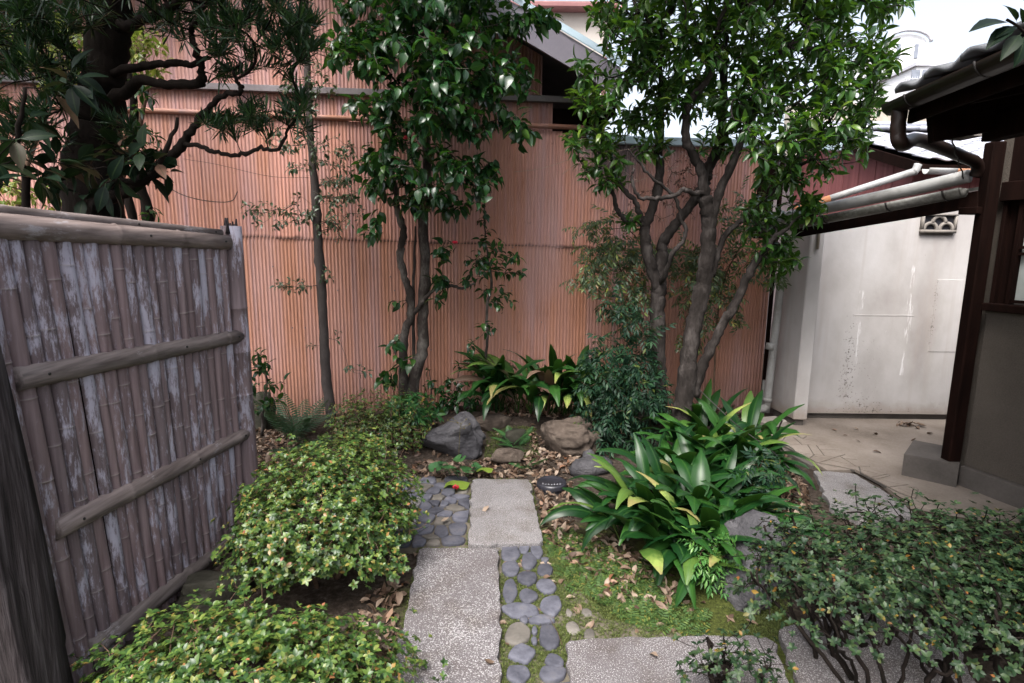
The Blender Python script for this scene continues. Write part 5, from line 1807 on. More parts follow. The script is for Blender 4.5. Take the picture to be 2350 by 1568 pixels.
for (px, py) in ((868, 163), (1044, 560), (932, 320)):
    put('flower', mesh_np('flower', *flower(px, py, 4.3)), cam_t, (0, 0, 0), M_RED)
fl = G(1046, 1122, .03)
ff = put('fallen_flower', mesh_np('fallen_flower', *flower(5, 5, 0, loc=(0, 0, .006), s=1.0)), loc=(fl[0], fl[1], .026), mat=M_RED)
tag(ff, 'crimson camellia flower fallen on the blue grey cobbles', 'flower')
t = MB()
for i in range(5):
    t.tube([(0, 0, .006), (.006 * cos(i * 1.3), .006 * sin(i * 1.3), .022)], .0016, 4)
put('stamens', t.mesh('stamens'), ff, (fl[0], fl[1], .026), M_YEL)

# ------------------------------------------------------------------ osmanthus tree
osm = thing('osmanthus_tree', (1.35, 4.5, gz(1.35, 4.5)), 'many stemmed osmanthus with dense bright green crown above the aspidistra', 'tree')
zo = lambda x, y: ((2350 + x / 1.12) * .57373, (300 + y / 1.12) * .57373)
def oz(lst):
    return [Yp(*zo(p[0], p[1]), p[2]) for p in lst]
S1 = oz([(325, 1560, 4.7), (318, 1400, 4.7), (315, 1250, 4.7), (313, 1100, 4.7), (318, 1000, 4.68), (320, 950, 4.66)])
S1a = oz([(318, 960, 4.66), (285, 860, 4.64), (262, 760, 4.62), (258, 680, 4.6), (290, 600, 4.58), (320, 480, 4.55), (318, 350, 4.5), (325, 230, 4.45), (330, 60, 4.4), (330, -200, 4.3)])
S1b = oz([(322, 960, 4.68), (330, 820, 4.7), (345, 740, 4.7), (400, 660, 4.68), (455, 590, 4.65), (500, 530, 4.6), (530, 470, 4.58), (540, 420, 4.55), (590, 320, 4.5), (605, 180, 4.45), (610, 0, 4.4), (620, -220, 4.3)])
S2 = oz([(415, 1565, 4.4), (440, 1400, 4.4), (455, 1250, 4.4), (480, 1100, 4.4), (510, 980, 4.4), (530, 850, 4.38), (545, 720, 4.36), (540, 620, 4.34), (525, 540, 4.32)])
S2a = oz([(530, 560, 4.33), (510, 440, 4.3), (470, 350, 4.26), (440, 290, 4.22), (440, 180, 4.18), (470, 100, 4.15), (540, 20, 4.1), (600, -120, 4.05)])
S2b = oz([(545, 700, 4.36), (580, 560, 4.3), (640, 420, 4.25), (700, 260, 4.2), (740, 120, 4.15), (800, -60, 4.1)])
S3 = oz([(480, 1440, 4.42), (510, 1320, 4.4), (570, 1190, 4.36), (620, 1090, 4.33), (670, 1010, 4.3), (720, 890, 4.26), (790, 790, 4.22), (840, 730, 4.2), (900, 690, 4.15)])
S4 = oz([(560, 900, 4.4), (590, 780, 4.42), (640, 690, 4.42), (720, 640, 4.4), (800, 560, 4.38), (880, 470, 4.35), (960, 400, 4.3), (1010, 380, 4.3)])
L1 = oz([(255, 690, 4.6), (235, 650, 4.58), (180, 655, 4.55), (130, 600, 4.5), (110, 520, 4.45), (70, 470, 4.4), (60, 420, 4.4)])
L2 = oz([(270, 670, 4.6), (230, 620, 4.56), (215, 570, 4.52), (150, 500, 4.46), (125, 440, 4.42), (100, 340, 4.4)])
L3 = oz([(540, 520, 4.33), (480, 530, 4.25), (430, 515, 4.2), (390, 540, 4.18), (300, 555, 4.15), (230, 545, 4.12), (200, 470, 4.1), (205, 420, 4.1)])
L4 = oz([(320, 940, 4.66), (350, 890, 4.5), (380, 800, 4.4), (440, 720, 4.35), (420, 640, 4.33), (385, 540, 4.3), (300, 470, 4.25), (240, 400, 4.2), (180, 330, 4.2)])
main0 = [(S1, [.066, .062, .060, .058, .058, .056]), (S1a, [.044, .042, .040, .036, .034, .032, .030, .026, .02, .012]), (S1b, [.044, .042, .040, .036, .034, .034, .036, .038, .036, .03, .024, .014]),
        (S2, [.072, .066, .062, .058, .056, .052, .050, .048, .044]), (S2a, [.036, .032, .03, .028, .026, .024, .02, .012]), (S2b, [.034, .03, .028, .024, .02, .012]), (S3, [.036, .036, .032, .032, .03, .028, .024, .02, .012]),
        (S4, [.022, .022, .02, .018, .016, .014, .012, .008]), (L1, [.022, .02, .018, .016, .014, .012, .008]), (L2, [.024, .02, .018, .016, .014, .01]), (L3, [.018, .017, .016, .014, .014, .012, .01, .006]), (L4, [.022, .018, .016, .014, .012, .012, .01, .008, .005])]
main = [(a, [x * 1.10 for x in b]) for a, b in main0]
PS = []
for i, (s_, rr) in enumerate(main):
    PS.append(stem_tube('trunk' if i in (0, 3, 6) else 'limb', s_, rr, osm, B_OSM, 12 if i in (0, 3, 6) else 9, 6, .004, 30 + i))
ob = [(1350, 325, 55, 35, 4.3, .2), (1400, 300, 50, 45, 4.4, .2), (1370, 215, 65, 50, 4.3, .3), (1335, 150, 24, 24, 4.3, .1), (1450, 130, 75, 70, 4.3, .4), (1430, 40, 80, 50, 4.3, .4), (1540, 60, 120, 80, 4.3, .5), (1680, 50, 120, 80, 4.3, .5),
      (1810, 50, 120, 80, 4.2, .5), (1930, 40, 100, 70, 4.1, .4), (2050, 5, 50, 30, 4.0, .2), (1540, 170, 100, 65, 4.4, .4), (1680, 165, 115, 75, 4.3, .5), (1820, 170, 115, 90, 4.2, .5), (1940, 150, 85, 80, 4.1, .4), (2015, 120, 45, 55, 4.0, .2),
      (1480, 270, 45, 35, 4.4, .2), (1640, 270, 40, 30, 4.3, .2), (1780, 300, 105, 75, 4.2, .5), (1900, 280, 90, 70, 4.1, .4), (1980, 240, 55, 60, 4.0, .3), (1400, 400, 50, 40, 4.4, .2), (1330, 395, 25, 25, 4.35, .1),
      (1850, 370, 80, 55, 4.2, .3), (1790, 400, 55, 45, 4.25, .3), (1950, 340, 45, 40, 4.0, .2), (1830, 490, 60, 30, 4.2, .15), (1870, 470, 30, 25, 4.15, .1), (1765, 545, 60, 40, 4.3, .15), (1790, 600, 45, 40, 4.3, .1),
      (1455, 512, 28, 18, 4.6, .1), (1740, 480, 40, 25, 4.3, .2)]
ob += [(1560, 235, 85, 45, 4.4, .3), (1700, 245, 90, 50, 4.3, .3), (1650, 330, 45, 40, 4.3, .2), (1500, 330, 40, 40, 4.4, .15)]
ob += [(1500, -110, 190, 110, 4.4, .7), (1750, -120, 200, 120, 4.2, .7), (1950, -90, 140, 80, 4.1, .5), (1620, -260, 260, 130, 4.3, .8)]  # crown continued out of frame to throw shade on the ground
T = np.vstack([blob_points(ob, 2350, 13), shade_crown((1.45, 4.2, 4.55), (1.3, 1.0, .6), 420, 14)])
pos, par, tn, nst = grow([p[6:] for p in PS[1:]], T, .20, .06, 15, -.05)
putk('branches', branch_mesh('branches', pos, par, nst, .0030, 2.25, .026), osm, (0, 0, 0), B_OSM)
r_ = np.random.default_rng(18)
P, D, U = twig_leaves(pos, par, tn, 6, .62, -.02, r_, .3, .08)
foliage(osm, T_OSM, P, frames(D, U), r_.uniform(.055, .108, len(P)), L_OSM, 300)
# ------------------------------------------------------------------ slim tree
sl = thing('slim_tree', (-1.63, 4.95, 0), 'slender straight trunked young tree with sparse small leaves by the bamboo post', 'tree')
ST = ypts([(760, 990, 4.92), (757, 930, 4.92), (748, 860, 4.91), (743, 760, 4.9), (737, 660, 4.9), (732, 570, 4.9), (724, 450, 4.9), (714, 330, 4.9), (706, 190, 4.9), (702, 40, 4.9), (700, -80, 4.9)], 4.9)
PT = stem_tube('trunk', ST, [.048, .045, .044, .043, .042, .040, .034, .030, .026, .02, .012], sl, B_SLIM, 12, 6, .0025, 7)
sb = [(640, 500, 70, 28, 4.7, .2), (590, 480, 40, 22, 4.7, .15), (690, 480, 40, 35, 4.8, .2), (680, 650, 42, 22, 4.75, .1), (660, 660, 30, 22, 4.75, .1), (755, 630, 28, 16, 4.8, .1), (700, 350, 60, 50, 4.8, .25), (770, 370, 50, 60, 4.8, .25), (800, 480, 50, 40, 4.8, .2),
      (690, 220, 50, 60, 4.8, .2), (780, 440, 50, 40, 4.8, .2), (775, 770, 16, 22, 4.85, .05), (825, 850, 40, 16, 4.7, .1), (715, 790, 10, 16, 4.85, .05), (650, 320, 50, 30, 4.8, .2), (740, 180, 40, 60, 4.8, .2), (760, 525, 40, 25, 4.85, .15)]
T = blob_points(sb, 340, 23)
pos, par, tn, nst = grow([PT[12:]], T, .12, .06, 25)
putk('branches', branch_mesh('branches', pos, par, nst, .0014, 2.3, .014), sl, (0, 0, 0), B_SLIM)
r_ = np.random.default_rng(28)
P, D, U = twig_leaves(pos, par, tn, 4, .6, .1, r_, .3, .06)
foliage(sl, T_SML, P, frames(D, U), r_.uniform(.034, .062, len(P)), L_SLIM, 0)

# ------------------------------------------------------------------ podocarpus (dark, behind the screen)
pod = thing('podocarpus_tree', (-2.35, 3.2, 0), 'thick trunked podocarpus with dark needle pads behind the bamboo screen', 'tree')
zp = lambda x, y: (x * .3418, y * .3418)
def pz_(lst):
    return [Yp(*zp(p[0], p[1]), p[2]) for p in lst]
TR = [Yp(218, 1400, 3.2) * 1.0] if False else []
TRK = [np.array([-2.38, 3.2, -.1]), np.array([-2.36, 3.2, .8])] + [Yp(p[0], p[1], 3.2) for p in ((213, 470), (212, 380), (222, 300), (236, 200), (248, 100), (255, 0), (258, -150))]
PTR = stem_tube('trunk', TRK, [.17, .15, .14, .125, .118, .11, .10, .09, .07], pod, B_DARK, 16, 6, .006, 9)
BR = [pz_([(700, 700, 3.15), (870, 600, 3.1), (950, 545, 3.05), (1150, 565, 3.0), (1330, 560, 2.95), (1352, 500, 2.92), (1340, 400, 2.9), (1280, 220, 2.88), (1350, 100, 2.86), (1400, -40, 2.85)]),
      pz_([(760, 490, 3.15), (1000, 440, 3.1), (1200, 425, 3.05), (1300, 430, 3.0), (1400, 380, 2.95)]),
      pz_([(640, 1380, 3.1), (880, 1265, 3.0), (1100, 1100, 2.95), (1230, 960, 2.92), (1300, 850, 2.9), (1400, 735, 2.88), (1480, 650, 2.86), (1620, 620, 2.84), (1600, 560, 2.82), (1560, 480, 2.8)]),
      pz_([(1230, 965, 2.92), (1350, 985, 2.88), (1450, 1020, 2.86), (1600, 1040, 2.84), (1750, 1000, 2.82), (1860, 1010, 2.8), (1920, 900, 2.78), (1990, 800, 2.76)]),
      pz_([(730, 200, 3.2), (900, 150, 3.1), (1080, 90, 3.0), (1250, -20, 2.9), (1500, -40, 2.85)]),
      pz_([(560, 700, 3.2), (420, 560, 3.1), (300, 420, 3.0), (150, 330, 2.95), (-40, 250, 2.9)]),
      pz_([(600, 500, 3.2), (450, 300, 3.1), (250, 150, 3.0), (60, 60, 2.9)])]
BRR = [[.045, .038, .032, .028, .028, .026, .022, .018, .015, .01], [.03, .026, .022, .018, .012], [.045, .038, .034, .028, .022, .019, .017, .015, .012, .007], [.015, .014, .013, .013, .012, .011, .009, .006], [.035, .032, .028, .022, .016], [.04, .03, .024, .018, .012], [.04, .03, .024, .016]]
BRR = [[q * .78 for q in b] for b in BRR]
PBR = [stem_tube('limb', b, q, pod, B_DARK, 9, 6, .004, 40 + i) for i, (b, q) in enumerate(zip(BR, BRR))]
pb = [(690, 240, 50, 38, 2.76, .2), (620, 270, 70, 40, 2.8, .25), (530, 285, 55, 26, 2.85, .2), (650, 300, 70, 26, 2.8, .2), (560, 40, 130, 60, 2.8, .35), (660, 40, 70, 60, 2.75, .3), (680, 120, 55, 45, 2.75, .25), (600, 140, 100, 50, 2.8, .3), (480, 100, 90, 60, 2.85, .3),
      (430, 40, 100, 55, 2.9, .3), (540, 165, 70, 24, 2.8, .2), (350, 50, 50, 50, 3.0, .2), (60, 80, 110, 90, 2.9, .3), (60, 220, 100, 80, 2.9, .25), (170, 170, 50, 60, 3.0, .1), (120, 40, 120, 50, 2.9, .3), (90, 330, 90, 50, 2.9, .2), (270, 300, 40, 30, 2.95, .1)]
pb += [(450, -120, 330, 120, 2.9, .6), (150, -100, 260, 110, 2.9, .6), (300, -330, 450, 160, 2.9, .8), (-150, 150, 150, 250, 2.9, .4)]  # unseen needle masses above and left of frame, added to darken below
T = np.vstack([blob_points(pb, 1150, 33), shade_crown((-2.2, 2.5, 4.1), (1.7, 1.5, .55), 750, 34)])
pos, par, tn, nst = grow([p[4:] for p in PBR] + [PTR[-14:]], T, .2, .06, 35)
putk('branches', branch_mesh('branches', pos, par, nst, .002, 2.4, .016), pod, (0, 0, 0), B_DARK)
r_ = np.random.default_rng(38)
P, D, U = twig_leaves(pos, par, tn, 26, .66, -.48, r_, .3, .05)
f = put('foliage', scatter('foliage', T_NEED, P, frames(D, U), r_.uniform(.055, .095, len(P))), pod, (0, 0, 0), L_POD)
f['kind'] = 'stuff'

# ------------------------------------------------------------------ broad leaved shrub close behind the screen
bl = thing('broad_leaved_shrub', (-2.2, 2.6, 0), 'shrub with long dark oval leaves looking over the bamboo screen top rail', 'shrub')
BS = [[(-2.3, 2.7, 0), (-2.32, 2.7, 1.2), Yp(60, 440, 2.6), Yp(40, 330, 2.5), Yp(60, 200, 2.45)], [(-2.1, 2.8, 0), (-2.1, 2.8, 1.2), Yp(230, 445, 2.75), Yp(330, 420, 2.75), Yp(380, 350, 2.7), Yp(410, 270, 2.7)]]
PB2 = [stem_tube('stem', b, [.022, .02, .016, .012, .007], bl, B_DARK, 8, 6, .003, 50 + i) for i, b in enumerate(BS)]
bb = [(40, 400, 70, 50, 2.5, .2), (50, 300, 60, 40, 2.5, .2), (150, 400, 60, 50, 2.6, .15), (230, 430, 60, 30, 2.6, .1), (340, 360, 60, 45, 2.7, .1), (370, 420, 60, 30, 2.7, .1), (250, 200, 40, 40, 2.5, .1), (130, 180, 60, 30, 2.5, .15), (290, 330, 40, 40, 2.7, .1)]
T = blob_points(bb, 40, 43)
pos, par, tn, nst = grow([PB2[0][10:], PB2[1][10:]], T, .1, .08, 45)
putk('branches', branch_mesh('branches', pos, par, nst, .002, 2.4, .01), bl, (0, 0, 0), B_DARK)
r_ = np.random.default_rng(48)
P, D, U = twig_leaves(pos, par, tn, 4, .6, .15, r_, .3, .05)
foliage(bl, T_BIG, P, frames(D, U), r_.uniform(.085, .15, len(P)), L_BIG, 290)

# thin dark stems and yellow-green bush further back
ds = thing('dark_stemmed_tree', (-2.5, 4.1, 0), 'thin dark stemmed tree with small glossy leaves between screen and fence', 'tree')
DS = [ypts([(345, 560, 3.9), (338, 490, 3.9), (318, 400, 3.9), (305, 330, 3.9), (306, 230, 3.9), (292, 160, 3.9)], 4), ypts([(312, 560, 4.0), (300, 480, 4.0), (268, 390, 4.0), (240, 330, 4.0)], 4), ypts([(290, 520, 3.9), (262, 480, 3.8), (236, 460, 3.7)], 4)]
PDs = [stem_tube('trunk', b, q, ds, B_DARK, 8, 6, .003, 60 + i) for i, (b, q) in enumerate(zip(DS, ([.035, .033, .03, .028, .024, .018], [.03, .028, .024, .018], [.03, .03, .03])))]
T = blob_points([(330, 220, 25, 60, 3.9, .15), (345, 310, 30, 50, 3.9, .15), (350, 490, 20, 30, 3.9, .1), (290, 330, 40, 60, 3.9, .2)], 50, 53)
pos, par, tn, nst = grow([PDs[0][8:]], T, .1, .06, 55)
putk('branches', branch_mesh('branches', pos, par, nst, .0016, 2.3, .01), ds, (0, 0, 0), B_DARK)
r_ = np.random.default_rng(58)
P, D, U = twig_leaves(pos, par, tn, 5, .6, .1, r_, .3, .06)
foliage(ds, T_BIG, P, frames(D, U), r_.uniform(.045, .08, len(P)), L_CAM, 0)
yb = thing('yellow_green_shrub', (-3.2, 4.6, 0), 'yellow green bush lit from above behind the dark podocarpus trunk', 'shrub')
YS = [[(-3.3, 4.65, 0), (-3.3, 4.65, 1.5), Yp(330, 250, 4.6), Yp(335, 150, 4.6)], [(-3.9, 4.6, 0), (-4.0, 4.6, 1.5), Yp(110, 200, 4.6), Yp(100, 90, 4.6)]]
PY = [stem_tube('stem', b, [.025, .022, .016, .008], yb, B_TWIG, 8, 6, .003, 65 + i) for i, b in enumerate(YS)]
T = blob_points([(335, 125, 60, 60, 4.6, .25), (300, 90, 50, 40, 4.6, .2), (110, 90, 110, 70, 4.5, .3), (60, 450, 100, 40, 4.5, .3), (150, 180, 60, 50, 4.5, .2)], 210, 63)
pos, par, tn, nst = grow([PY[0][10:], PY[1][10:]], T, .1, .08, 65)
putk('branches', branch_mesh('branches', pos, par, nst, .0016, 2.3, .012), yb, (0, 0, 0), B_TWIG)
r_ = np.random.default_rng(68)
P, D, U = twig_leaves(pos, par, tn, 6, .6, .1, r_, .3, .08)
foliage(yb, T_SML, P, frames(D, U), r_.uniform(.045, .08, len(P)), L_YEL, 0)


# ------------------------------------------------------------------ small camellias
def small_cam(label, loc, stems, rads, blobs, n, seed, per=4, size=(.05, .09), mat=None, nind=120, name='camellia_sapling', tpls=None, droop=.25):
    th_ = thing(name, loc, label, 'shrub')
    ps = [stem_tube('stem', s_, q, th_, B_CAM, 8, 6, .003, seed + i) for i, (s_, q) in enumerate(zip(stems, rads))]
    T_ = blob_points(blobs, n, seed)
    pos, par, tn, nst = grow([p[len(p) // 3:] for p in ps], T_, .12, .06, seed)
    putk('branches', branch_mesh('branches', pos, par, nst, .0016, 2.3, .008), th_, (0, 0, 0), B_CAM)
    r = np.random.default_rng(seed + 1)
    P, D, U = twig_leaves(pos, par, tn, per, .6, droop, r, .2, .08)
    foliage(th_, tpls or T_CAM, P, frames(D, U), r.uniform(*size, len(P)), mat or L_CAM, nind)
    return th_


small_cam('young camellia with a bare thin stem standing against the pink fence centre', (.0, 5.0, gz(0, 5)),
          [ypts([(1112, 965, 4.95), (1110, 880, 4.95), (1118, 780, 4.94), (1118, 700, 4.93), (1128, 650, 4.92), (1115, 560, 4.92), (1112, 480, 4.92), (1115, 420, 4.92)], 5)], [[.013, .012, .012, .012, .010, .007, .005, .003]],
          [(1125, 630, 60, 50, 4.85, .15), (1160, 590, 35, 35, 4.85, .1), (1090, 610, 40, 40, 4.85, .1), (1150, 690, 35, 22, 4.85, .08), (1130, 550, 30, 30, 4.85, .08), (1115, 500, 20, 40, 4.9, .05), (1118, 745, 42, 18, 4.85, .08), (1070, 790, 26, 14, 4.8, .06), (1185, 610, 25, 25, 4.8, .05)], 70, 71)
small_cam('glossy camellia bush beside the bamboo end post', (-1.85, 4.2, 0), [ypts([(600, 1000, 4.2), (606, 930, 4.2), (612, 870, 4.2), (590, 815, 4.18)], 4)], [[.012, .011, .008, .004]],
          [(590, 830, 30, 25, 4.1, .1), (605, 880, 40, 25, 4.1, .1), (640, 880, 14, 14, 4.1, .05), (625, 920, 22, 18, 4.1, .08), (595, 930, 25, 20, 4.1, .1)], 26, 73, 4, (.055, .085))
small_cam('low dark camellia seedlings at the foot of the pink fence behind the grey rock', (-.4, 5.1, gz(-.4, 5.1)), [ypts([(1045, 965, 5.05), (1048, 900, 5.05), (1055, 840, 5.05)], 5), ypts([(985, 945, 5.05), (990, 890, 5.05), (985, 850, 5.05)], 5)], [[.008, .006, .003], [.008, .006, .003]],
          [(1050, 870, 25, 35, 5.0, .1), (1040, 920, 40, 25, 5.0, .1), (1020, 945, 40, 18, 4.95, .1), (985, 870, 16, 25, 5.0, .05), (1080, 930, 25, 22, 5.0, .1), (1010, 905, 25, 20, 5.0, .1)], 52, 75, 4, (.05, .085))

# ------------------------------------------------------------------ azaleas
def azalea(label, c, rad, n, seed, mat, size=(.020, .030), base=None, wood=B_TWIG, flat=1.0, ns=9, lower=-.15, lpx=0.004, sub=(0, 0), thick=.22, name='azalea_bush', tip=.0014, rmax=.012, sparse=None, tpls=None, bs=.28, es=.62, sr=1.0):
    r = np.random.default_rng(seed)
    c, rad = np.array(c, float), np.array(rad, float)
    th_ = thing(name, (c[0], c[1], gz(c[0], c[1])), label, 'shrub')
    Nn = []
    while len(Nn) < n:
        v = r.normal(size=3)
        v /= np.linalg.norm(v)
        if v[2] < lower:
            continue
        bump_ = 1 + .30 * mnoise.noise(Vector(v * 1.9) + Vector((seed, 0, 0))) + .17 * mnoise.noise(Vector(v * 5.0) + Vector((0, seed, 0)))
        if sparse and mnoise.noise(Vector(v * 4.0) + Vector((seed, seed, 0))) < sparse and r.uniform() < .75:
            continue
        k_ = (1 - thick * r.uniform() ** 1.6) * bump_
        if r.uniform() < .07:
            k_ *= r.uniform(1.04, 1.24)
        p = c + v * rad * k_
        if p[2] < gz(p[0], p[1]) + .03:
            continue
        Nn.append((p, v))
    T_ = np.array([q[0] for q in Nn])
    Nv = np.array([q[1] / rad for q in Nn])
    Nv /= np.linalg.norm(Nv, axis=1, keepdims=True)
    stems = []
    for i in range(ns):
        a = r.uniform(0, 6.28)
        b0 = np.array([c[0] + rad[0] * bs * sqrt(r.uniform(.1, 1)) * cos(a), c[1] + rad[1] * bs * sqrt(r.uniform(.1, 1)) * sin(a), 0])
        b0[2] = gz(b0[0], b0[1]) - .02
        a2 = a + r.uniform(-.5, .5)
        q2 = es * r.uniform(.7, 1.25)
        e = np.array([c[0] + rad[0] * q2 * cos(a2), c[1] + rad[1] * q2 * sin(a2), c[2] + rad[2] * r.uniform(.0, .35)])
        m_ = b0 * .6 + e * .4 + r.normal(size=3) * .03
        m2 = b0 * .25 + e * .75 + r.normal(size=3) * .03
        stems.append(crspline([b0, m_, m2, e], 5))
    # thin the target set for the wood: every rosette sits on it, but short twigs are shared
    pos, par, tn, nst = grow(stems, T_[:: max(1, len(T_) // 900)], .35, .045, seed)
    t_ = MB()
    for s_ in stems:
        t_.tube(s_ + r.normal(size=s_.shape) * .005, np.linspace(.013, .006, len(s_)) * r.uniform(.7, 1.2) * sr, 6)
    putk('stems', t_.mesh('stems'), th_, (0, 0, 0), wood)
    putk('twigs', branch_mesh('twigs', pos, par, nst, tip, 2.2, rmax, 4), th_, (0, 0, 0), wood)
    Zd = Nv * .55 + np.array([0, 0, .75]) + r.normal(size=Nv.shape) * .28
    Zd /= np.linalg.norm(Zd, axis=1, keepdims=True)
    R_ = basis_from_dir(T_, Zd, r)
    R_ = np.stack([R_[:, :, 0], R_[:, :, 1], R_[:, :, 2]], -1)
    f_ = put('foliage', scatter('foliage', tpls or T_ROS, T_, R_, r.uniform(*size, len(T_))), th_, (0, 0, 0), mat)
    f_['kind'] = 'stuff'
    return th_


azalea('clipped pale green azalea dome against the foot of the bamboo screen', (-.91, 2.64, .28), (.43, .50, .36), 5000, 81, L_AZ, (.013, .029), thick=.5, lower=-.35)
azalea('bright low azalea spreading in front of the bamboo screen lower rail', (-.90, 1.72, .06), (.55, .38, .26), 3300, 83, L_AZ, (.014, .031), thick=.45)
azalea('dark open azalea with bare twisted stems beside the stone slabs', (1.66, 1.97, .40), (.84, .45, .22), 3700, 85, L_AZD, (.012, .027), wood=B_DARK, ns=60, lower=-.35, thick=.75, tip=.0019, rmax=.010, sparse=.0, bs=.62, es=.80, sr=.75)
azalea('small straggling twigs of azalea over the corner of the lower granite slab', (.80, 1.80, .12), (.20, .13, .16), 110, 86, L_AZD, (.017, .026), wood=B_DARK, ns=7, lower=-.3, thick=.6)
azalea('sparse bronze tinted azalea below the camellia trunks', (-1.05, 4.35, .16), (.42, .32, .34), 1500, 87, L_AZ, (.016, .026), thick=.8, lower=-.4, sparse=-.05)
# pieris-like rosette shrub beside the grey rock
azalea('bright rosette leaved shrub left of the grey peaked rock', (-.83, 4.5, .22), (.21, .18, .19), 85, 89, L_PIE, (.075, .10), thick=.5, ns=5, tpls=T_ROSL, name='rosette_shrub')


# ------------------------------------------------------------------ aspidistra
def asp_leaf(base, az, L, Wd, el0, el1, seed, r):
    n = 13
    t = np.linspace(0, 1, n)
    el = el0 + (el1 - el0) * t ** 1.6
    azc = az + r.uniform(-.25, .25) * t
    d = np.stack([np.cos(azc) * np.cos(el), np.sin(azc) * np.cos(el), np.sin(el)], -1)
    P = np.array(base) + np.concatenate([[[0, 0, 0]], np.cumsum((d[1:] + d[:-1]) / 2, 0)]) / (n - 1) * L
    P[:, 2] = np.maximum(P[:, 2], gz(base[0], base[1]) + .01)
    side = np.stack([-np.sin(azc), np.cos(azc), 0 * azc], -1)
    roll = r.uniform(-.5, .5)
    Nn = np.cross(d, side) * -1
    s2 = side * cos(roll) + np.cross(d, side) * sin(roll)
    up = np.cross(s2, d)
    b0 = .30
    tb = np.clip((t - b0) / (1 - b0), 0, 1)
    w = np.where(t < b0, .006, np.maximum(.004, Wd / 2 * np.sin(pi * tb ** .8) ** .75 * (1 - .15 * tb)))
    cols = (-1, -.55, 0, .55, 1)
    V, lc = [], []
    for i in range(n):
        wav = r.normal(size=2) * .004 * (w[i] > .02)
        for ccol in cols:
            h = .30 * w[i] * (abs(ccol) ** 1.3) + (wav[0] if ccol == -1 else wav[1] if ccol == 1 else 0)
            V.append(P[i] + s2[i] * w[i] * ccol + up[i] * h)
            lc.append((ccol, tb[i], 0))
    k = len(cols)
    i, j = np.meshgrid(np.arange(k - 1), np.arange(n - 1))
    b = (j * k + i).ravel()
    return V, np.stack([b, b + 1, b + k + 1, b + k], -1), lc


def aspidistra(label, spots, n, seed, L=(.38, .58), Wd=(.085, .125), elr=(0.9, 1.45), lean=None, dead=.06):
    r = np.random.default_rng(seed)
    c = np.mean([s_[:2] for s_ in spots], 0)
    th_ = thing('aspidistra_clump', (c[0], c[1], gz(c[0], c[1])), label, 'plant')
    for i in range(n):
        s_ = spots[int(r.integers(len(spots)))]
        bx, by = s_[0] + r.normal() * s_[2], s_[1] + r.normal() * s_[2] * .8
        out_ = atan2(by - c[1], bx - c[0])
        az = out_ + r.normal() * .9 if lean is None or r.uniform() < .55 else lean + r.normal() * .8
        el0 = r.uniform(*elr)
        el1 = el0 - r.uniform(.9, 2.5)
        V, Q, lc = asp_leaf((bx, by, gz(bx, by) - .01), az, r.uniform(*L), r.uniform(*Wd), el0, el1, seed, r)
        put('leaf', mesh_np('leaf', V, Q, lc), th_, (0, 0, 0), L_DEAD if r.uniform() < dead else L_ASP)
    return th_


def sp(px, py, s_):
    p = G(px, py, .03)
    return (p[0], p[1], s_)


aspidistra('large glossy aspidistra clump arching over the dry leaves in front', [sp(1560, 1270, .08), sp(1640, 1280, .08), sp(1490, 1220, .08), sp(1580, 1200, .08), sp(1660, 1230, .07), sp(1560, 1130, .09), sp(1640, 1150, .09)], 250, 91, (.38, .60), (.072, .122), (.80, 1.52), -2.0, 0)
aspidistra('upright aspidistra clump around the foot of the osmanthus trunks', [sp(1590, 1080, .08), sp(1660, 1060, .09), sp(1620, 1020, .08), sp(1700, 1040, .08), sp(1700, 1110, .08)], 110, 92, (.46, .72), (.09, .13), (1.05, 1.52), -1.3, 0)
aspidistra('aspidistra clump under the pink fence behind the brown boulder', [(x, 4.93 + .04 * (i % 2), .05) for i, x in enumerate(np.linspace(-.10, .66, 8))], 120, 93, (.62, .88), (.085, .125), (1.05, 1.54), -1.57, .05)

# ------------------------------------------------------------------ nandinas
def nandina(label, loc, stems, blobs, n, seed, mat, size=(.09, .13), name='nandina_bush', rad=(.008, .006, .003), per=2, droop=.15):
    th_ = thing(name, loc, label, 'shrub')
    ps = [stem_tube('stem', s_, rad, th_, B_TWIG, 6, 5, .003, seed + i) for i, s_ in enumerate(stems)]
    T_ = blob_points(blobs, n, seed)
    pos, par, tn, nst = grow([p[len(p) // 3:] for p in ps], T_, .15, .06, seed)
    putk('twigs', branch_mesh('twigs', pos, par, nst, .0011, 2.4, .005, 4), th_, (0, 0, 0), B_TWIG)
    r = np.random.default_rng(seed + 2)
    P, D, U = twig_leaves(pos, par, tn, per, .5, droop, r, .2, .03)
    f_ = put('foliage', scatter('foliage', T_SPR, P, frames(D, U), r.uniform(*size, len(P))), th_, (0, 0, 0), mat)
    f_['kind'] = 'stuff'


nandina('dense dark blue green nandina bush between aspidistra clump and osmanthus trunk', (.95, 4.55, gz(.95, 4.55)), [ypts([(1420, 985, 4.6), (1415, 880, 4.55), (1405, 800, 4.5)], 4.5), ypts([(1460, 985, 4.6), (1465, 880, 4.5), (1470, 790, 4.5)], 4.5), ypts([(1440, 985, 4.6), (1400, 930, 4.5), (1380, 870, 4.4)], 4.5)],
        [(1420, 850, 60, 60, 4.45, .2), (1440, 920, 70, 60, 4.4, .2), (1390, 930, 50, 50, 4.35, .15), (1470, 800, 40, 60, 4.5, .15), (1410, 990, 50, 30, 4.25, .1), (1490, 880, 30, 70, 4.5, .1), (1390, 800, 40, 25, 4.5, .1), (1360, 880, 30, 22, 4.35, .1), (1450, 740, 40, 40, 4.55, .15), (1350, 960, 26, 20, 4.3, .1), (1420, 700, 30, 20, 4.55, .1), (1480, 1010, 20, 20, 4.3, .1)], 250, 101, L_NAN, (.12, .17))
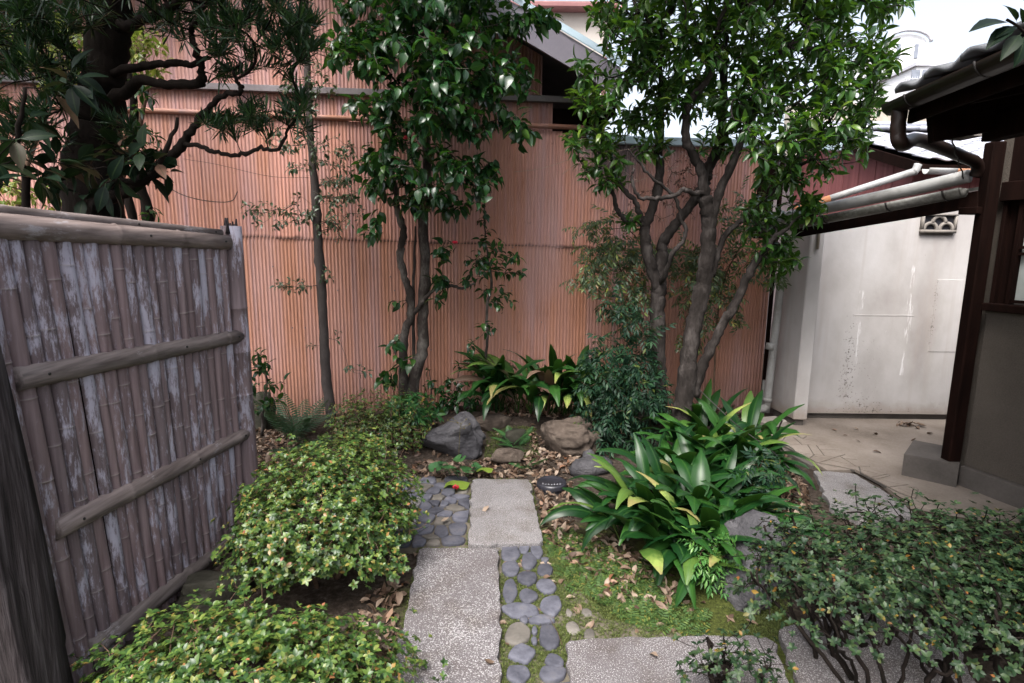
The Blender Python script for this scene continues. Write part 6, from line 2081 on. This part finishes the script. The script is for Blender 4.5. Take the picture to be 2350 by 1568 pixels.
nandina('airy pale nandina sprays hanging before the fence beside the osmanthus trunk', (1.2, 5.0, gz(1.2, 5)), [ypts([(1500, 960, 5.05), (1480, 760, 5.05), (1440, 660, 5.0), (1400, 560, 4.95)], 5), ypts([(1510, 960, 5.1), (1520, 700, 5.1), (1480, 580, 5.05), (1440, 520, 5.0)], 5)],
        [(1400, 560, 70, 40, 4.95, .2), (1370, 620, 50, 30, 4.9, .15), (1340, 640, 35, 30, 4.85, .1), (1450, 580, 60, 50, 5.0, .2), (1370, 520, 50, 25, 5.0, .15), (1460, 650, 50, 50, 5.0, .2), (1430, 720, 40, 40, 5.0, .2), (1420, 500, 60, 20, 5.0, .2)], 150, 103, L_NANT, (.11, .16), rad=(.01, .009, .007, .004), droop=.35)
nandina('loose nandina foliage with a few yellow leaves against the fence by the downpipe', (1.9, 5.15, 0.02), [ypts([(1640, 960, 5.1), (1640, 800, 5.1), (1660, 650, 5.05), (1700, 560, 5.0)], 5), ypts([(1560, 960, 5.1), (1570, 760, 5.1), (1600, 640, 5.1)], 5)],
        [(1690, 560, 70, 50, 5.0, .2), (1600, 650, 50, 80, 5.1, .15), (1760, 600, 50, 40, 4.9, .15), (1650, 720, 60, 50, 5.1, .15), (1570, 600, 40, 60, 5.1, .1), (1650, 640, 60, 60, 5.0, .2), (1590, 780, 40, 50, 5.1, .1), (1700, 480, 60, 40, 5.0, .2)], 190, 105, L_NANT, (.11, .16), rad=(.01, .009, .007, .004), droop=.25)
pn = G(1640, 1330)
nandina('small fresh green nandina seedling at the foot of the front aspidistra', (pn[0], pn[1], gz(pn[0], pn[1])), [[(pn[0], pn[1], .0), (pn[0] - .01, pn[1] - .01, .12), Yp(1625, 1255, pn[1] - .05)], [(pn[0] + .03, pn[1], .0), (pn[0] + .04, pn[1] - .02, .1), Yp(1665, 1262, pn[1] - .06)]],
        [(1600, 1250, 30, 18, 2.55, .06), (1640, 1265, 40, 22, 2.5, .08), (1690, 1260, 18, 18, 2.5, .05), (1640, 1310, 40, 22, 2.45, .06)], 34, 107, L_NANL, (.07, .10), 'nandina_seedling', (.004, .003, .002))
pn = G(1720, 1180)
nandina('dark leafy undergrowth right of the front aspidistra beside the rock slab', (pn[0], pn[1], gz(pn[0], pn[1])), [[(pn[0] + i * .1, pn[1], .0), (pn[0] + i * .1 + .02, pn[1] - .01, .1), (pn[0] + .12 * i, pn[1], .2)] for i in range(3)],
        [(1730, 1100, 50, 40, 3.2, .15), (1740, 1160, 40, 35, 3.0, .1), (1700, 1180, 40, 40, 2.9, .1), (1770, 1070, 30, 25, 3.3, .1)], 60, 109, L_NAN, (.10, .14), 'leafy_undergrowth', (.005, .004, .003))


# ------------------------------------------------------------------ ferns
def frond_tpl(npin, L, wmax, droop, seed):
    parts = []
    r = np.random.default_rng(seed)
    rV, rQ, rl = leaf_tpl(L, .012 * L, 6, 'linear', 0, droop, 0, 0)
    parts.append((rV, rQ, rl))
    for i in range(npin):
        f = .14 + .84 * i / npin
        th = -droop * f
        y = L * (f if abs(droop) < .01 else np.sin(droop * f) / droop)
        z = -L * (0 if abs(droop) < .01 else (1 - np.cos(droop * f)) / droop)
        w = wmax * L * (sin(pi * min(1, (f - .02) ** .62)) ** .9 + .05)
        for sd in (-1, 1):
            Dv = np.array([[sd * 1.0, .38 + .3 * f, -.15 + th * .3]])
            tp = leaf_tpl(w, L * .95 / npin * .62, 3, 'lance', .2, .4, 0, 0)
            # toothed pinna edge
            tv = tp[0].copy()
            tv[3::6, 0] *= .72
            tv[5::6, 0] *= .72
            parts.append(xf((tv, tp[1], tp[2]), frames(Dv, np.array([[0, .1, 1.0]]))[0], (0, y, z)))
    return merge_tpl(parts)


T_FR = [frond_tpl(20, 1, .30, d, i) for i, d in enumerate((.5, .9, 1.3))]


def fern(label, base, n, L, seed, mat, el=(.5, 1.2), az=None):
    th_ = thing('fern', (base[0], base[1], gz(base[0], base[1])), label, 'fern')
    r = np.random.default_rng(seed)
    a = (np.arange(n) * 2.4 + r.uniform(0, 6)) if az is None else az + r.normal(size=n) * .7
    e = r.uniform(*el, n)
    D = np.stack([np.cos(a) * np.cos(e), np.sin(a) * np.cos(e), np.sin(e)], -1)
    P = np.tile([base[0], base[1], gz(base[0], base[1])], (n, 1)) + r.normal(size=(n, 3)) * [.015, .015, 0]
    leaf_objects('frond', T_FR, P, frames(D, np.tile([0, 0, 1.0], (n, 1))), r.uniform(L * .75, L * 1.15, n), r.integers(0, 3, n), th_, mat)


for k_ in list(TPM):
    pass
p = onground(1180, 1010)
fern('bright green fern arching beside the brown boulder', p, 9, .24, 111, L_FERN)
p = onground(1216, 1072)
TPM.pop(id(T_FR), None)
T_FR2 = [frond_tpl(16, 1, .34, d, i) for i, d in enumerate((.6, 1.0))]
T_FR_old = T_FR
T_FR = T_FR2 + [T_FR2[0]]
fern('small blue green fern in the dead leaves next to the log shaped stone', p, 5, .17, 113, L_FERN, (.5, 1.1), -1.6)
T_FR = [frond_tpl(17, 1, .24, d, i + 5) for i, d in enumerate((.25, .45, .7))]
fern('tall dark fern by the slim tree behind the bamboo end post', (-1.83, 4.62), 13, .50, 115, L_FERND, (.6, 1.5))
p = onground(640, 1010)
T_FR = [frond_tpl(18, 1, .28, d, i + 9) for i, d in enumerate((.5, .8, 1.1))]
fern('low dark fern spreading over dry leaves behind the pale green azalea', (-1.6, 4.35), 8, .30, 117, L_FERND, (.2, .8))

# ------------------------------------------------------------------ round leaved ligularia
fg = thing('round_leaved_plant', (-.40, 3.95, gz(-.4, 3.95)), 'ligularia with round kidney leaves and a faded seed stalk before the grey rock', 'plant')


def kidney(r0, seed, cup=.25):
    r = np.random.default_rng(seed)
    n = 20
    V, lc, Q = [(0, 0, 0)], [(0, 0, 0)], []
    for ring, f in enumerate((.5, 1.0)):
        for i in range(n):
            a = .28 + (2 * pi - .56) * i / (n - 1) - pi / 2
            rr = r0 * f * (1 + .05 * sin(5 * a) * f) * (1 - .12 * (abs(i - (n - 1) / 2) < 2))
            V.append((rr * cos(a), rr * sin(a), cup * r0 * f * f * .5 * (1 + .5 * sin(3 * a + seed))))
            lc.append((1 if f == 1 else .5, f, 0))
    for i in range(n - 1):
        Q.append([0, 1 + i, 2 + i, 2 + i] if False else [0, 1 + i, 1 + i + 1, 0])
        Q.append([1 + i, 1 + n + i, 2 + n + i, 2 + i])
    Q = [q if len(set(q)) == 4 else None for q in Q]
    Q = [q for q in Q if q]
    # centre fan as quads (pairs of triangles)
    for i in range(0, n - 2, 2):
        Q.append([0, 1 + i, 2 + i, 3 + i])
    return np.array(V), np.array(Q), np.array(lc)


for i, (px, py, z, rr) in enumerate(((1000, 1068, .10, .052), (1028, 1070, .12, .058), (1048, 1078, .10, .04), (1070, 1076, .09, .056), (1055, 1050, .16, .048), (1095, 1070, .06, .045), (1015, 1060, .13, .04), (1085, 1058, .13, .04))):
    q = G(px, py, z)
    q[2] = z + gz(q[0], q[1])
    V, Q, lc = kidney(rr, i)
    R = Matrix.Rotation(random.uniform(-.5, .5), 3, 'X') @ Matrix.Rotation(random.uniform(-.4, .4), 3, 'Y') @ Matrix.Rotation(random.uniform(0, 6), 3, 'Z')
    lf = put('leaf', mesh_np('leaf', V @ np.array(R).T + q, Q, lc), fg, (0, 0, 0), L_FAR)
    t = MB()
    t.tube(crspline([q, q + (.01, .02, -.05), (-.40 + .02 * i - .06, 3.97, gz(-.4, 3.97) - .01)], 4), .0025, 5)
    put('leaf_stalk', t.mesh('leaf_stalk'), lf, (0, 0, 0), L_FAR)
for (px, py, z, rr, lab) in ((1048, 1103, .045, .092, 'large yellow green leaf drooping on the cobbles'), (1113, 1073, .07, .06, None)):
    q = G(px, py, z)
    V, Q, lc = kidney(rr, 31, -.7)
    R = Matrix.Rotation(-.25, 3, 'X') @ Matrix.Rotation(2.6, 3, 'Z')
    lf = put('leaf', mesh_np('leaf', V @ np.array(R).T + q, Q, lc), fg, (0, 0, 0), L_FARY)
    if lab:
        lf['label'] = lab
t = MB()
sk = ypts([(1052, 1062, 3.95), (1054, 1020, 3.93), (1056, 985, 3.92), (1060, 970, 3.91)], 3.9)
t.tube(crspline(sk, 4), .0020, 5)
for (px, py) in ((1028, 966), (1040, 962), (1070, 964), (1078, 975), (1066, 985), (1050, 972)):
    e = Yp(px, py, 3.9)
    t.tube([sk[-2] + (sk[-1] - sk[-2]) * random.random(), e], .0014, 4)
    t.tube([e, e + (0, 0, .008)], [.004, .006], 5)
putk('seed_stalk', t.mesh('seed_stalk'), fg, (0, 0, 0), mat_noise('straw_stalk', [(0.3, (.07, .065, .025)), (0.7, (.14, .11, .05))], 20, 3, (1, 1, 1), .8, .2, 0))

# ------------------------------------------------------------------ twig of a tree standing over the camera on the right
ov = thing('overhanging_twig', Yp(2345, 60, 1.9), 'dark leafy twig reaching into the white sky above the eave tiles', 'branch')
tw2 = ypts([(2420, 120, 1.9), (2370, 90, 1.9), (2335, 60, 1.9), (2310, 45, 1.9)], 1.9)
t = MB()
t.tube(crspline(tw2, 4), [.004] * 13, 5)
put('twig', t.mesh('twig'), ov, (0, 0, 0), B_DARK)
Pp, Dd = [], []
for (x0, y0, x1, y1) in ((2325, 52, 2245, 50), (2330, 58, 2278, 90), (2335, 60, 2300, 65), (2345, 75, 2310, 118), (2335, 55, 2315, 5), (2350, 85, 2345, 135), (2345, 60, 2352, 15)):
    a_, b__ = Yp(x0, y0, 1.9), Yp(x1, y1, 1.86)
    Pp.append(a_)
    Dd.append(b__ - a_)
Pp, Dd = np.array(Pp), np.array(Dd)
leaf_objects('leaf', T_BIG, Pp, frames(Dd, np.tile([0.2, -.5, .9], (len(Pp), 1))), np.linalg.norm(Dd, axis=1), np.array([0, 1, 2, 1, 0, 2, 1]), ov, L_BIG)

# ------------------------------------------------------------------ dry climber and loose twigs on the fence
dv = thing('dry_climber', (1.5, 5.4, 1.9), 'dry brown climber with papery seed heads against the fence behind the osmanthus trunks', 'climber')
T = blob_points([(1600, 400, 55, 60, 5.42, .06), (1560, 430, 50, 50, 5.42, .06), (1640, 350, 40, 40, 5.45, .05), (1560, 380, 40, 40, 5.4, .05), (1500, 470, 60, 40, 5.4, .05), (1620, 470, 50, 50, 5.42, .05)], 190, 121)
pos, par, tn, nst = grow([crspline(ypts([(1640, 700, 5.42), (1620, 520, 5.42), (1600, 400, 5.42)], 5.4), 6)], T, .1, .06, 121)
putk('stems', branch_mesh('stems', pos, par, nst, .0014, 2.4, .005, 4), dv, (0, 0, 0), B_TWIG)
r_ = np.random.default_rng(122)
P, D, U = twig_leaves(pos, par, tn, 5, .7, .2, r_, .2, .05)
f = put('foliage', scatter('foliage', T_SML, P, frames(D, U), r_.uniform(.02, .04, len(P))), dv, (0, 0, 0), L_DRY)
f['kind'] = 'stuff'
t = MB()
for lst in ([(1470, 420), (1420, 385), (1370, 352), (1330, 348)], [(1345, 352), (1310, 385), (1290, 400)], [(1380, 356), (1430, 345), (1470, 340)], [(1345, 352), (1250, 385), (1180, 395)], [(1400, 440), (1480, 410), (1560, 380)]):
    t.tube(crspline(ypts([(a_, b__, 5.35) for a_, b__ in lst], 5), 5), .0024, 5)
wt_ = putk('bare_twigs', t.mesh('bare_twigs'), dv, (0, 0, 0), mat_noise('pale_twig', [(0.3, (.25, .18, .15)), (0.7, (.42, .33, .28))], 20, 3, (1, 1, 1), .9, .1, 0))
t = MB()
t.tube(crspline(ypts([(370, 420, 3.6), (420, 448, 3.6), (480, 462, 3.6), (530, 462, 3.6), (545, 440, 3.6)], 3.6), 6), .003, 5)
t.tube(crspline(ypts([(420, 365, 3.6), (500, 378, 3.7), (620, 405, 3.9), (710, 408, 4.6)], 3.6), 6), .0013, 4)
lt2 = put('bare_twig', t.mesh('bare_twig'), mat=B_SLIM)
tag(lt2, 'thin bare twig curving in front of the pink fence above the screen', 'twig')
t = MB()
t.tube(crspline(ypts([(1605, 895, 4.2), (1690, 975, 3.9), (1765, 1030, 3.6), (1812, 1075, 3.4)], 4), 6), .004, 5)
lt3 = put('guide_wire', t.mesh('guide_wire'), mat=M_WIRE)
tag(lt3, 'dark slanting stay wire running from the osmanthus foot through the aspidistra', 'wire')
t = MB()
t.tube(crspline(ypts([(1795, 965, 3.9), (1780, 1000, 3.9), (1765, 1045, 3.9)], 4), 6), .006, 5)
lt4 = put('garden_stake', t.mesh('garden_stake'), mat=B_DARK)
tag(lt4, 'short dark stake standing at the edge of the upright aspidistra', 'stake')

# ------------------------------------------------------------------ moss, clubmoss, leaf litter
def inpoly(px, py, poly):
    c = False
    n = len(poly)
    for i in range(n):
        x1, y1 = poly[i]
        x2, y2 = poly[(i + 1) % n]
        if (y1 > py) != (y2 > py) and px < (x2 - x1) * (py - y1) / (y2 - y1) + x1:
            c = not c
    return c


def ground_pts(polys, n, seed):
    r = np.random.default_rng(seed)
    W_ = []
    for po_ in polys:
        g = np.array([G(*p)[:2] for p in po_])
        W_.append(0.5 * abs(np.dot(g[:, 0], np.roll(g[:, 1], 1)) - np.dot(g[:, 1], np.roll(g[:, 0], 1))))
    W_ = np.array(W_)
    out = []
    for po_, w in zip(polys, W_ / W_.sum()):
        g = np.array([G(*p)[:2] for p in po_])
        k_ = int(n * w) + 1
        lo, hi = g.min(0), g.max(0)
        c = 0
        while c < k_:
            x, y = r.uniform(lo[0], hi[0]), r.uniform(lo[1], hi[1])
            if inpoly(x, y, g):
                out.append((x, y))
                c += 1
    return np.array(out)


SL_A = [np.array([G(*p)[:2] for p in q]) for q in (((962, 1257), (1144, 1257), (1151, 1700), (840, 1700), (892, 1562), (928, 1420)), ((1084, 1099), (1214, 1099), (1247, 1244), (1074, 1248)), ((1297, 1470), (1768, 1462), (1850, 1700), (1300, 1700)), ((1785, 1440), (2090, 1395), (2250, 1600), (2180, 1700), (1890, 1700)))]


def off_slabs(pts):
    return np.array([p for p in pts if not any(inpoly(p[0], p[1], s_) for s_ in SL_A)])


tuft = rosette(5, 1, .35, .9, 200, 'lance', 1)
pts = off_slabs(ground_pts([[(1150, 1250), (1260, 1250), (1310, 1300), (1300, 1567), (1150, 1567)], [(1150, 1250), (1260, 1250), (1310, 1300), (1300, 1567), (1150, 1567)], [(1290, 1380), (1800, 1390), (1830, 1470), (1300, 1475)], [(1300, 1260), (1420, 1280), (1640, 1400), (1300, 1400)], [(1120, 1000), (1230, 1010), (1240, 1060), (1110, 1060)], [(1770, 1220), (1830, 1230), (1800, 1440), (1740, 1430)], [(1800, 1470), (1900, 1567), (1840, 1567)]], 22000, 131))
r_ = np.random.default_rng(132)
edge_ = []
for s_ in SL_A:
    for i in range(len(s_)):
        a_, b2 = s_[i], s_[(i + 1) % len(s_)]
        for _ in range(int(np.linalg.norm(b2 - a_) * 420)):
            edge_.append(a_ + (b2 - a_) * r_.uniform() + r_.normal(size=2) * .007)
pts = np.vstack([pts, np.array(edge_)])
keep = np.array([mnoise.noise(Vector((p[0] * 5, p[1] * 5, 4))) + r_.uniform(-.3, .3) > -.18 for p in pts])
pts = pts[keep]
PB_ = [(-.42, 1.0), (1.0, 1.0), (1.0, 2.12), (.42, 2.28), (.16, 2.95), (.14, 3.80), (-.74, 3.82), (-.74, 2.84), (-.46, 2.80)]
z = np.array([max(gz(p[0], p[1]), -.009) if inpoly(p[0], p[1], PB_) else gz(p[0], p[1]) for p in pts])
P = np.column_stack([pts, z])
Zd = np.tile([0, 0, 1.0], (len(P), 1)) + r_.normal(size=(len(P), 3)) * .25
f = put('moss', scatter('moss', [tuft], P, basis_from_dir(P, Zd, r_), r_.uniform(.006, .014, len(P))), None, (0, 0, 0), L_MOSS)
tag(f, 'bright green moss growing over the soil between path stones', kind='stuff')
selt = [frond_tpl(6, 1, .32, .5, 300), frond_tpl(5, 1, .4, .2, 301)]
pts = off_slabs(ground_pts([[(1235, 1230), (1300, 1220), (1440, 1290), (1560, 1390), (1480, 1440), (1330, 1360), (1290, 1300)], [(1440, 1400), (1600, 1400), (1620, 1440), (1450, 1450)]], 900, 133))
a = r_.uniform(0, 6.28, len(pts))
e = r_.uniform(.1, .8, len(pts))
D = np.stack([np.cos(a) * np.cos(e), np.sin(a) * np.cos(e), np.sin(e)], -1)
P = np.column_stack([pts, [gz(*p) for p in pts]])
f = put('clubmoss', scatter('clubmoss', selt, P, frames(D, np.tile([0, 0, 1.0], (len(P), 1))), r_.uniform(.045, .085, len(P))), None, (0, 0, 0), L_SEL)
tag(f, 'feathery creeping clubmoss along the mossy edge of the cobbles', kind='stuff')


def dead_tpl(seed):
    r = np.random.default_rng(seed)
    V, Q, lc = leaf_tpl(1, r.uniform(.34, .46), 5, 'lance', r.uniform(-.2, .9), r.uniform(-.9, .9), r.uniform(-.8, .8), .06, .05, seed)
    V = V - V.mean(0)
    return V, Q, lc


T_DEAD = [dead_tpl(i) for i in range(7)]
dense = [[(960, 1060), (1080, 1060), (1230, 1050), (1235, 1098), (1080, 1096), (930, 1098)], [(1215, 1020), (1330, 1040), (1340, 1090), (1230, 1090)], [(1222, 1090), (1310, 1100), (1330, 1270), (1255, 1250)], [(1300, 1230), (1400, 1240), (1560, 1340), (1540, 1400), (1400, 1380), (1310, 1300)],
         [(580, 985), (700, 1000), (720, 1060), (590, 1090)], [(830, 1380), (930, 1300), (930, 1360), (880, 1567), (790, 1567)], [(1745, 1010), (1830, 1070), (1870, 1170), (1800, 1200), (1740, 1100)], [(760, 960), (960, 1000), (960, 1050), (760, 1030)], [(1130, 950), (1380, 950), (1380, 1000), (1130, 990)], [(1640, 930), (1750, 930), (1760, 1000), (1640, 1000)]]
pts = off_slabs(ground_pts(dense, 3600, 141))
sparse_ = [[(1290, 1300), (1800, 1400), (1820, 1460), (1300, 1470)], [(1000, 970), (1240, 990), (1240, 1060), (990, 1060)], [(1780, 1160), (1900, 1190), (1820, 1300), (1740, 1400)], [(850, 1300), (960, 1250), (900, 1560), (780, 1560)], [(1150, 1250), (1300, 1250), (1310, 1560), (1150, 1560)]]
pts2 = off_slabs(ground_pts(sparse_, 150, 143))
pave = ground_pts([[(1880, 990), (2150, 985), (2160, 1100), (1960, 1080)]], 9, 145)
pile = np.array([G(2095, 982)[:2]]) + r_.normal(size=(26, 2)) * [.075, .02]
onsl = np.array([G(*p)[:2] for p in ((1128, 1537), (916, 1385), (1115, 1180), (1020, 1205), (1500, 1520))])
allp = np.vstack([pts, pts2, pave, pile, onsl])
n = len(allp)
zz = np.array([gz(*p) for p in allp])
zz[len(pts) + len(pts2):] = .014
zz[-5:] = .026
zz = zz + np.concatenate([np.abs(r_.normal(size=len(pts))) * .012 + .006, np.full(n - len(pts), .008)])
zz[-31:-5] += r_.uniform(0, .03, 26)
a = r_.uniform(0, 6.28, n)
tl = np.concatenate([r_.normal(size=len(pts)) * .5, r_.normal(size=n - len(pts)) * .10])
D = np.stack([np.cos(a) * np.cos(tl), np.sin(a) * np.cos(tl), np.sin(tl)], -1)
U = np.tile([0, 0, 1.0], (n, 1)) + r_.normal(size=(n, 3)) * np.where(np.arange(n) < len(pts), .55, .15)[:, None]
P = np.column_stack([allp, zz])
R = frames(D, U)
Sc = r_.uniform(.038, .078, n)
wh_ = r_.integers(0, 7, n)
q = P - CP
uv = q @ RM
vis = (abs(uv[:, 0] / -uv[:, 2] * FPX) < 1175) & (abs(uv[:, 1] / -uv[:, 2] * FPX) < 784)
score = np.linalg.norm(q, axis=1) / Sc + 1e3 * ~vis
score[len(pts):] -= 50
o_ = np.argsort(score)
ind, rest = o_[:300], o_[300:]
mes = [mesh_np('fallen_leaf', *tp) for tp in T_DEAD]
for me in mes:
    me.materials.append(L_DEAD)
for i in ind:
    o = bpy.data.objects.new('fallen_leaf', mes[wh_[i]])
    COL.objects.link(o)
    o.matrix_basis = Matrix.Translation(P[i]) @ Matrix([[*map(float, row)] for row in R[i]]).to_4x4() @ Matrix.Scale(float(Sc[i]), 4)
    x_, y_ = P[i][0], P[i][1]
    if i >= n - 5:
        lb, gr = ('pale dry leaf alone near the front edge of the long flecked slab', 'small green tinged leaf on the left margin of the long flecked slab', 'dry leaf alone in the middle of the far plain slab', 'curled dry leaf lying on the packed cobbles', 'dry leaf alone on the right hand flecked slab')[i - n + 5], None
    elif y_ > 4.7 and x_ > 2.5:
        lb, gr = 'reddish dry leaf in the small heap at the foot of the plastered wall', 'leaf heap by the plastered wall'
    elif x_ > 1.75:
        lb, gr = 'dry brown leaf on bare soil beside the concrete passage', 'dry leaves beside the concrete passage'
    elif x_ < -.45:
        lb, gr = 'dry brown leaf on dark soil beside the clipped azaleas', 'dry leaves around the azaleas'
    elif y_ > 3.45:
        lb, gr = 'dry brown leaf in the litter between the rocks and the far slab', 'dry leaves between the rocks and the far slab'
    elif y_ > 2.85:
        lb, gr = 'dry brown leaf in the strip along the far slab and drain cover', 'dry leaves along the far slab'
    else:
        lb, gr = 'dry brown leaf on moss below the front aspidistra', 'dry leaves on the moss'
    tag(o, lb, 'fallen leaf', gr)
f = put('leaf_litter', scatter('leaf_litter', T_DEAD, P[rest], R[rest], Sc[rest], wh_[rest]), None, (0, 0, 0), L_DEAD)
tag(f, 'carpet of dry brown leaves around the stones', kind='stuff')
lp = Yp(795, 1215, 2.42)
o = bpy.data.objects.new('fallen_leaf', mes[2])
COL.objects.link(o)
o.matrix_basis = Matrix.Translation(lp) @ Matrix.Rotation(.35, 4, 'Y') @ Matrix.Rotation(-1.1, 4, 'Z') @ Matrix.Scale(.075, 4)
tag(o, 'tan dry leaf caught on top of the clipped pale green azalea', 'fallen leaf')
# pine needle on the cobbles
t = MB()
g0, g1 = G(1262, 1420, .025), G(1290, 1480, .025)
t.tube(crspline([g0, (g0 + g1) / 2 + (.004, 0, .004), g1], 5), .0012, 4)
nd = put('dry_stalk', t.mesh('dry_stalk'), mat=B_TWIG)
tag(nd, 'thin dry leaf stalk lying across a cobble by the slab', 'twig')
